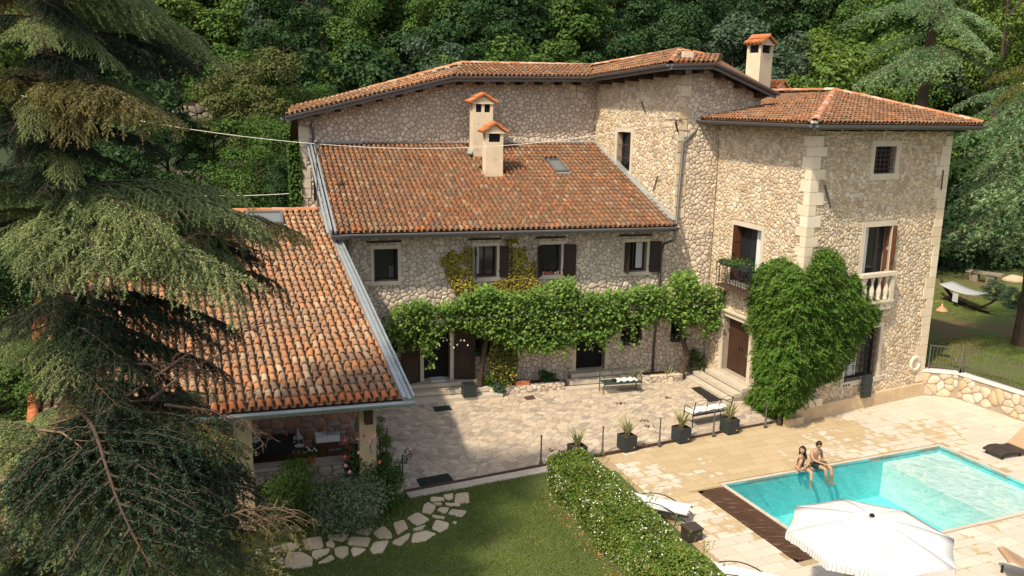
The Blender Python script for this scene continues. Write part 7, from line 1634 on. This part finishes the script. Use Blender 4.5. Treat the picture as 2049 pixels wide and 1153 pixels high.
# small railing at the outbuilding ridge
p0, p1 = at(333, 410, 36), at(417, 413, 37); t = thing('railing', 'low dark railing seen just above the outbuilding ridge', 'railing', p0)
for z_ in (.35, .0): MB().tube([p0+Z*z_, p1+Z*z_], .022, 5).build('rail', M['iron'], t)
for k in range(4): q = p0.lerp(p1, k/3); MB().tube([q-Z*2.0, q+Z*.42], .022, 5).build('railing_post', M['iron'], t)
p = at(2035, 765, (W2-CAMP).dot(fw)*.93); 
# ================================================================ people
def body(parent, verts, edges, radii, mat, root=0, name='body'):
    me = D.meshes.new(name); me.from_pydata([tuple(v) for v in verts], edges, []); me.materials.append(mat); o = mobj(name, me, parent)
    o.modifiers.new('skin', 'SKIN').use_smooth_shade = True
    sv = me.skin_vertices[0].data
    for i, r_ in enumerate(radii): sv[i].radius = (r_, r_) if not isinstance(r_, tuple) else r_; sv[i].use_root = (i == root)
    sb = o.modifiers.new('sub', 'SUBSURF'); sb.levels = 2; sb.render_levels = 2; return o
def person(label, F_, J, mat, fem, head_at, look, sw):
    """J: joint name -> (u forward-free coords) in the local frame: x along the pool edge, y towards the water, z up"""
    t = thing('person', label, 'person', F_(0, 0, 0)); P = lambda q: F_(q[0], -q[1], q[2]); names = list(J); idx = {n: i for i, n in enumerate(names)}
    V_ = [P(J[n][0]) for n in names]; R_ = [J[n][1] for n in names]
    E = [(idx[a], idx[b]) for a, b in (('pelvis', 'belly'), ('belly', 'chest'), ('chest', 'neck0'), ('neck0', 'neck'), ('chest', 'shL'), ('shL', 'elL'), ('elL', 'wrL'), ('wrL', 'haL'), ('chest', 'shR'), ('shR', 'elR'), ('elR', 'wrR'), ('wrR', 'haR'), ('pelvis', 'hiL'), ('hiL', 'knL'), ('knL', 'caL'), ('caL', 'anL'), ('anL', 'foL'), ('pelvis', 'hiR'), ('hiR', 'knR'), ('knR', 'caR'), ('caR', 'anR'), ('anR', 'foR'))]
    for sd in 'LR':       # five fingers on each hand, spread and bent
        h = Vector(J['ha'+sd][0]); w_ = Vector(J['wr'+sd][0]); d = (h-w_).normalized(); s = d.cross(V(0, 0, 1)); s = s.normalized() if s.length > .1 else V(1, 0, 0)
        for k in range(5):
            if k < 4: a = h+s*(k-1.5)*.019; b = a+d*.035+s*(k-1.5)*.004; c = b+d*(.03-.004*abs(k-1.3))+V(0, 0, -.015)
            else: a = w_.lerp(h, .4)+s*-.03; b = a+d*.02-s*.02; c = b+d*.03
            i0 = len(V_); V_ += [P(a), P(b), P(c)]; R_ += [.011, .009, .007]; E += [(idx['ha'+sd], i0), (i0, i0+1), (i0+1, i0+2)]
    body(t, V_, E, R_, mat)
    # head: an egg with brow, nose, chin, ears
    hc = Vector(head_at); lk = Vector(look).normalized(); rt_ = lk.cross(Z).normalized(); uh = rt_.cross(lk).normalized(); vs = []; fs = []; NU, NV = 20, 14
    for j in range(NV+1):
        th = math.pi*j/NV
        for i in range(NU):
            ph = 2*math.pi*i/NU; x = math.sin(th)*math.cos(ph); y = math.sin(th)*math.sin(ph); z = math.cos(th)   # x forward
            k = 1-.22*max(0, -z)**1.3*(1 if True else 0); X = .098*x*k+(.012*max(0, -z) if x > 0 else 0); Y = .078*y*k; Z_ = .118*z
            if x > .85 and abs(y) < .3: X += .022*math.exp(-((z+.12)/.2)**2)*math.exp(-(y/.16)**2)
            if x > .6 and abs(abs(y)-.38) < .2 and abs(z-.08) < .16: X -= .008
            if x > .7 and abs(y) < .4 and abs(z+.42) < .1: X += .005
            q = hc+rt_*Y+uh*Z_+lk*X; vs.append(P((q.x, q.y, q.z)))
        
    for j in range(NV):
        for i in range(NU): fs.append((j*NU+i, j*NU+(i+1) % NU, (j+1)*NU+(i+1) % NU, (j+1)*NU+i))
    hd_ = mobj('head', rawmesh('head', vs, fs, mat, smooth=True), t)
    for s in (-1, 1):
        q = hc+rt_*.030*s+uh*.012+lk*.082; MB().lathe(P((q.x, q.y, q.z)), [(.002, -.007), (.009, 0), (.002, .007)], 6).build('eye', M['black'], hd_, True)
        q = hc+rt_*.079*s-lk*.01; MB().lathe(P((q.x, q.y, q.z-.02)), [(.004, 0), (.012, .015), (.012, .035), (.004, .05)], 6).build('ear', mat, hd_, True)
    q = hc-uh*.048+lk*.088; q2 = q+rt_*.02; q3 = q-rt_*.02; MB().tube([P(tuple(q2)), P(tuple(q+lk*.006)), P(tuple(q3))], .004, 5).build('mouth', M['red'], hd_)
    q = hc-uh*.012+lk*.094; MB().tube([P(tuple(q+uh*.028-lk*.012)), P(tuple(q+lk*.008)), P(tuple(q-uh*.012+lk*.010)), P(tuple(q-uh*.02-lk*.01))], [.006, .010, .013, .006], 6).build('nose', mat, hd_, True)
    # hair
    vs = []; fs = []
    for j in range(9):
        th = math.pi*.62*j/8
        for i in range(NU):
            ph = 2*math.pi*i/NU; x = math.sin(th)*math.cos(ph); y = math.sin(th)*math.sin(ph); z = math.cos(th); cut = 1 if x < .35 else max(0, 1-(x-.35)*1.6)
            zz = z if cut > .8 else max(z, .42+.3*(1-cut)); s_ = 1.10+.04*noise.noise(V(x*4, y*4, z*4)); r2 = math.sqrt(max(0, 1-zz*zz)); n_ = math.hypot(x, y) or 1
            q = hc+rt_*(.082*y/n_*r2*s_)+uh*(.122*zz*s_)+lk*(.100*x/n_*r2*s_-.004); vs.append(P((q.x, q.y, q.z)))
    for j in range(8):
        for i in range(NU): fs.append((j*NU+i, j*NU+(i+1) % NU, (j+1)*NU+(i+1) % NU, (j+1)*NU+i))
    hr = mobj('hair', rawmesh('hair', vs, fs, M['hair'], smooth=True), t)
    if fem:
        mb = MB()
        for k in range(14):
            a = math.pi*(.50+1.0*k/13); st = hc-lk*.0+rt_*(.085*math.sin(a+math.pi*0))+lk*(.09*math.cos(a))+uh*.0; pts = [st+uh*.03, st-V(0, 0, .10)-lk*.015, st-V(0, 0, .20)+rt_*(.02*math.sin(a))-lk*.03+V(.02*math.sin(k), 0, 0), st-V(0, 0, .30)+V(.03*math.sin(k*2), .02*math.cos(k), 0)-lk*.01]
            mb.tube([P(tuple(q)) for q in pts], [.026, .026, .020, .006], 5)
        mb.build('long_hair', M['hair'], t, True)
    for nm, mt, vv, ee, rr in sw:
        body(t, [P(q) for q in vv], ee, rr, M[mt], 0, nm)
    return t
hipF = lambda u_: Frame(PF(u_, .0, .012), U=PF.U, W=PF.W, N=Z)
Jm = {'pelvis': ((0, -.14, .12), (.135, .105)), 'belly': ((0, -.14, .27), (.125, .10)), 'chest': ((0, -.10, .43), (.15, .115)), 'neck0': ((.0, -.07, .56), .06), 'neck': ((.01, -.045, .63), .052),
      'shL': ((.19, -.09, .52), .062), 'elL': ((.30, -.14, .29), .043), 'wrL': ((.29, -.06, .07), .030), 'haL': ((.29, -.01, .03), (.035, .02)),
      'shR': ((-.19, -.08, .50), .062), 'elR': ((-.20, .06, .30), .043), 'wrR': ((-.02, .24, .25), .030), 'haR': ((.05, .30, .23), (.035, .02)),
      'hiL': ((.10, -.08, .11), .095), 'knL': ((.23, .36, .11), .060), 'caL': ((.22, .42, -.10), .054), 'anL': ((.21, .44, -.31), .034), 'foL': ((.24, .58, -.37), .034),
      'hiR': ((-.10, -.08, .11), .095), 'knR': ((.02, .36, .11), .060), 'caR': ((.03, .40, -.10), .054), 'anR': ((.08, .44, -.31), .034), 'foR': ((.14, .56, -.36), .034)}
person('seated man with short dark hair and dark green swim shorts, feet in the pool', hipF(3.35), Jm, M['skin'], False, (.015, -.0, .745), (-.15, .75, -.40), [
    ('swim_shorts', 'short', [(0, -.14, .13), (0, -.14, .20), (.10, -.06, .12), (.18, .20, .12), (-.10, -.06, .12), (-.04, .20, .12)], [(0, 1), (0, 2), (2, 3), (0, 4), (4, 5)], [(.155, .125), (.14, .112), .112, .098, .112, .098])])
Jw = {'pelvis': ((0, -.08, .11), (.13, .10)), 'belly': ((.0, -.08, .26), (.095, .08)), 'chest': ((.0, -.03, .40), (.115, .088)), 'neck0': ((-.01, .0, .51), .045), 'neck': ((-.015, .01, .575), .040),
      'shL': ((.145, -.01, .47), .046), 'elL': ((.13, .17, .27), .033), 'wrL': ((-.10, .26, .22), .024), 'haL': ((-.16, .25, .20), (.028, .016)),
      'shR': ((-.16, -.02, .47), .046), 'elR': ((-.27, .05, .24), .033), 'wrR': ((-.22, .20, .13), .024), 'haR': ((-.16, .24, .12), (.028, .016)),
      'hiL': ((.09, -.03, .11), .090), 'knL': ((.05, .40, .10), .055), 'caL': ((.00, .46, -.10), .047), 'anL': ((-.03, .50, -.29), .030), 'foL': ((-.07, .62, -.35), .030),
      'hiR': ((-.10, -.02, .11), .088), 'knR': ((-.15, .16, .44), .054), 'caR': ((-.19, .13, .24), .046), 'anR': ((-.23, .09, .06), .030), 'foR': ((-.29, .20, .025), .028)}
person('seated woman with long dark hair and black swimsuit hugging one knee', hipF(2.75), Jw, M['skin2'], True, (-.03, .035, .685), (-.85, .45, -.10), [
    ('swimsuit', 'swim', [(0, -.07, .12), (.0, -.065, .26), (.0, -.01, .415), (.05, -.05, .10), (-.05, -.05, .10)], [(0, 1), (1, 2), (0, 3), (0, 4)], [(.17, .15), (.14, .13), (.165, .14), .118, .118]),
    ('strap', 'swim', [(.07, .055, .42), (.08, .01, .53), (.09, -.06, .50)], [(0, 1), (1, 2)], [.008, .008, .008])])
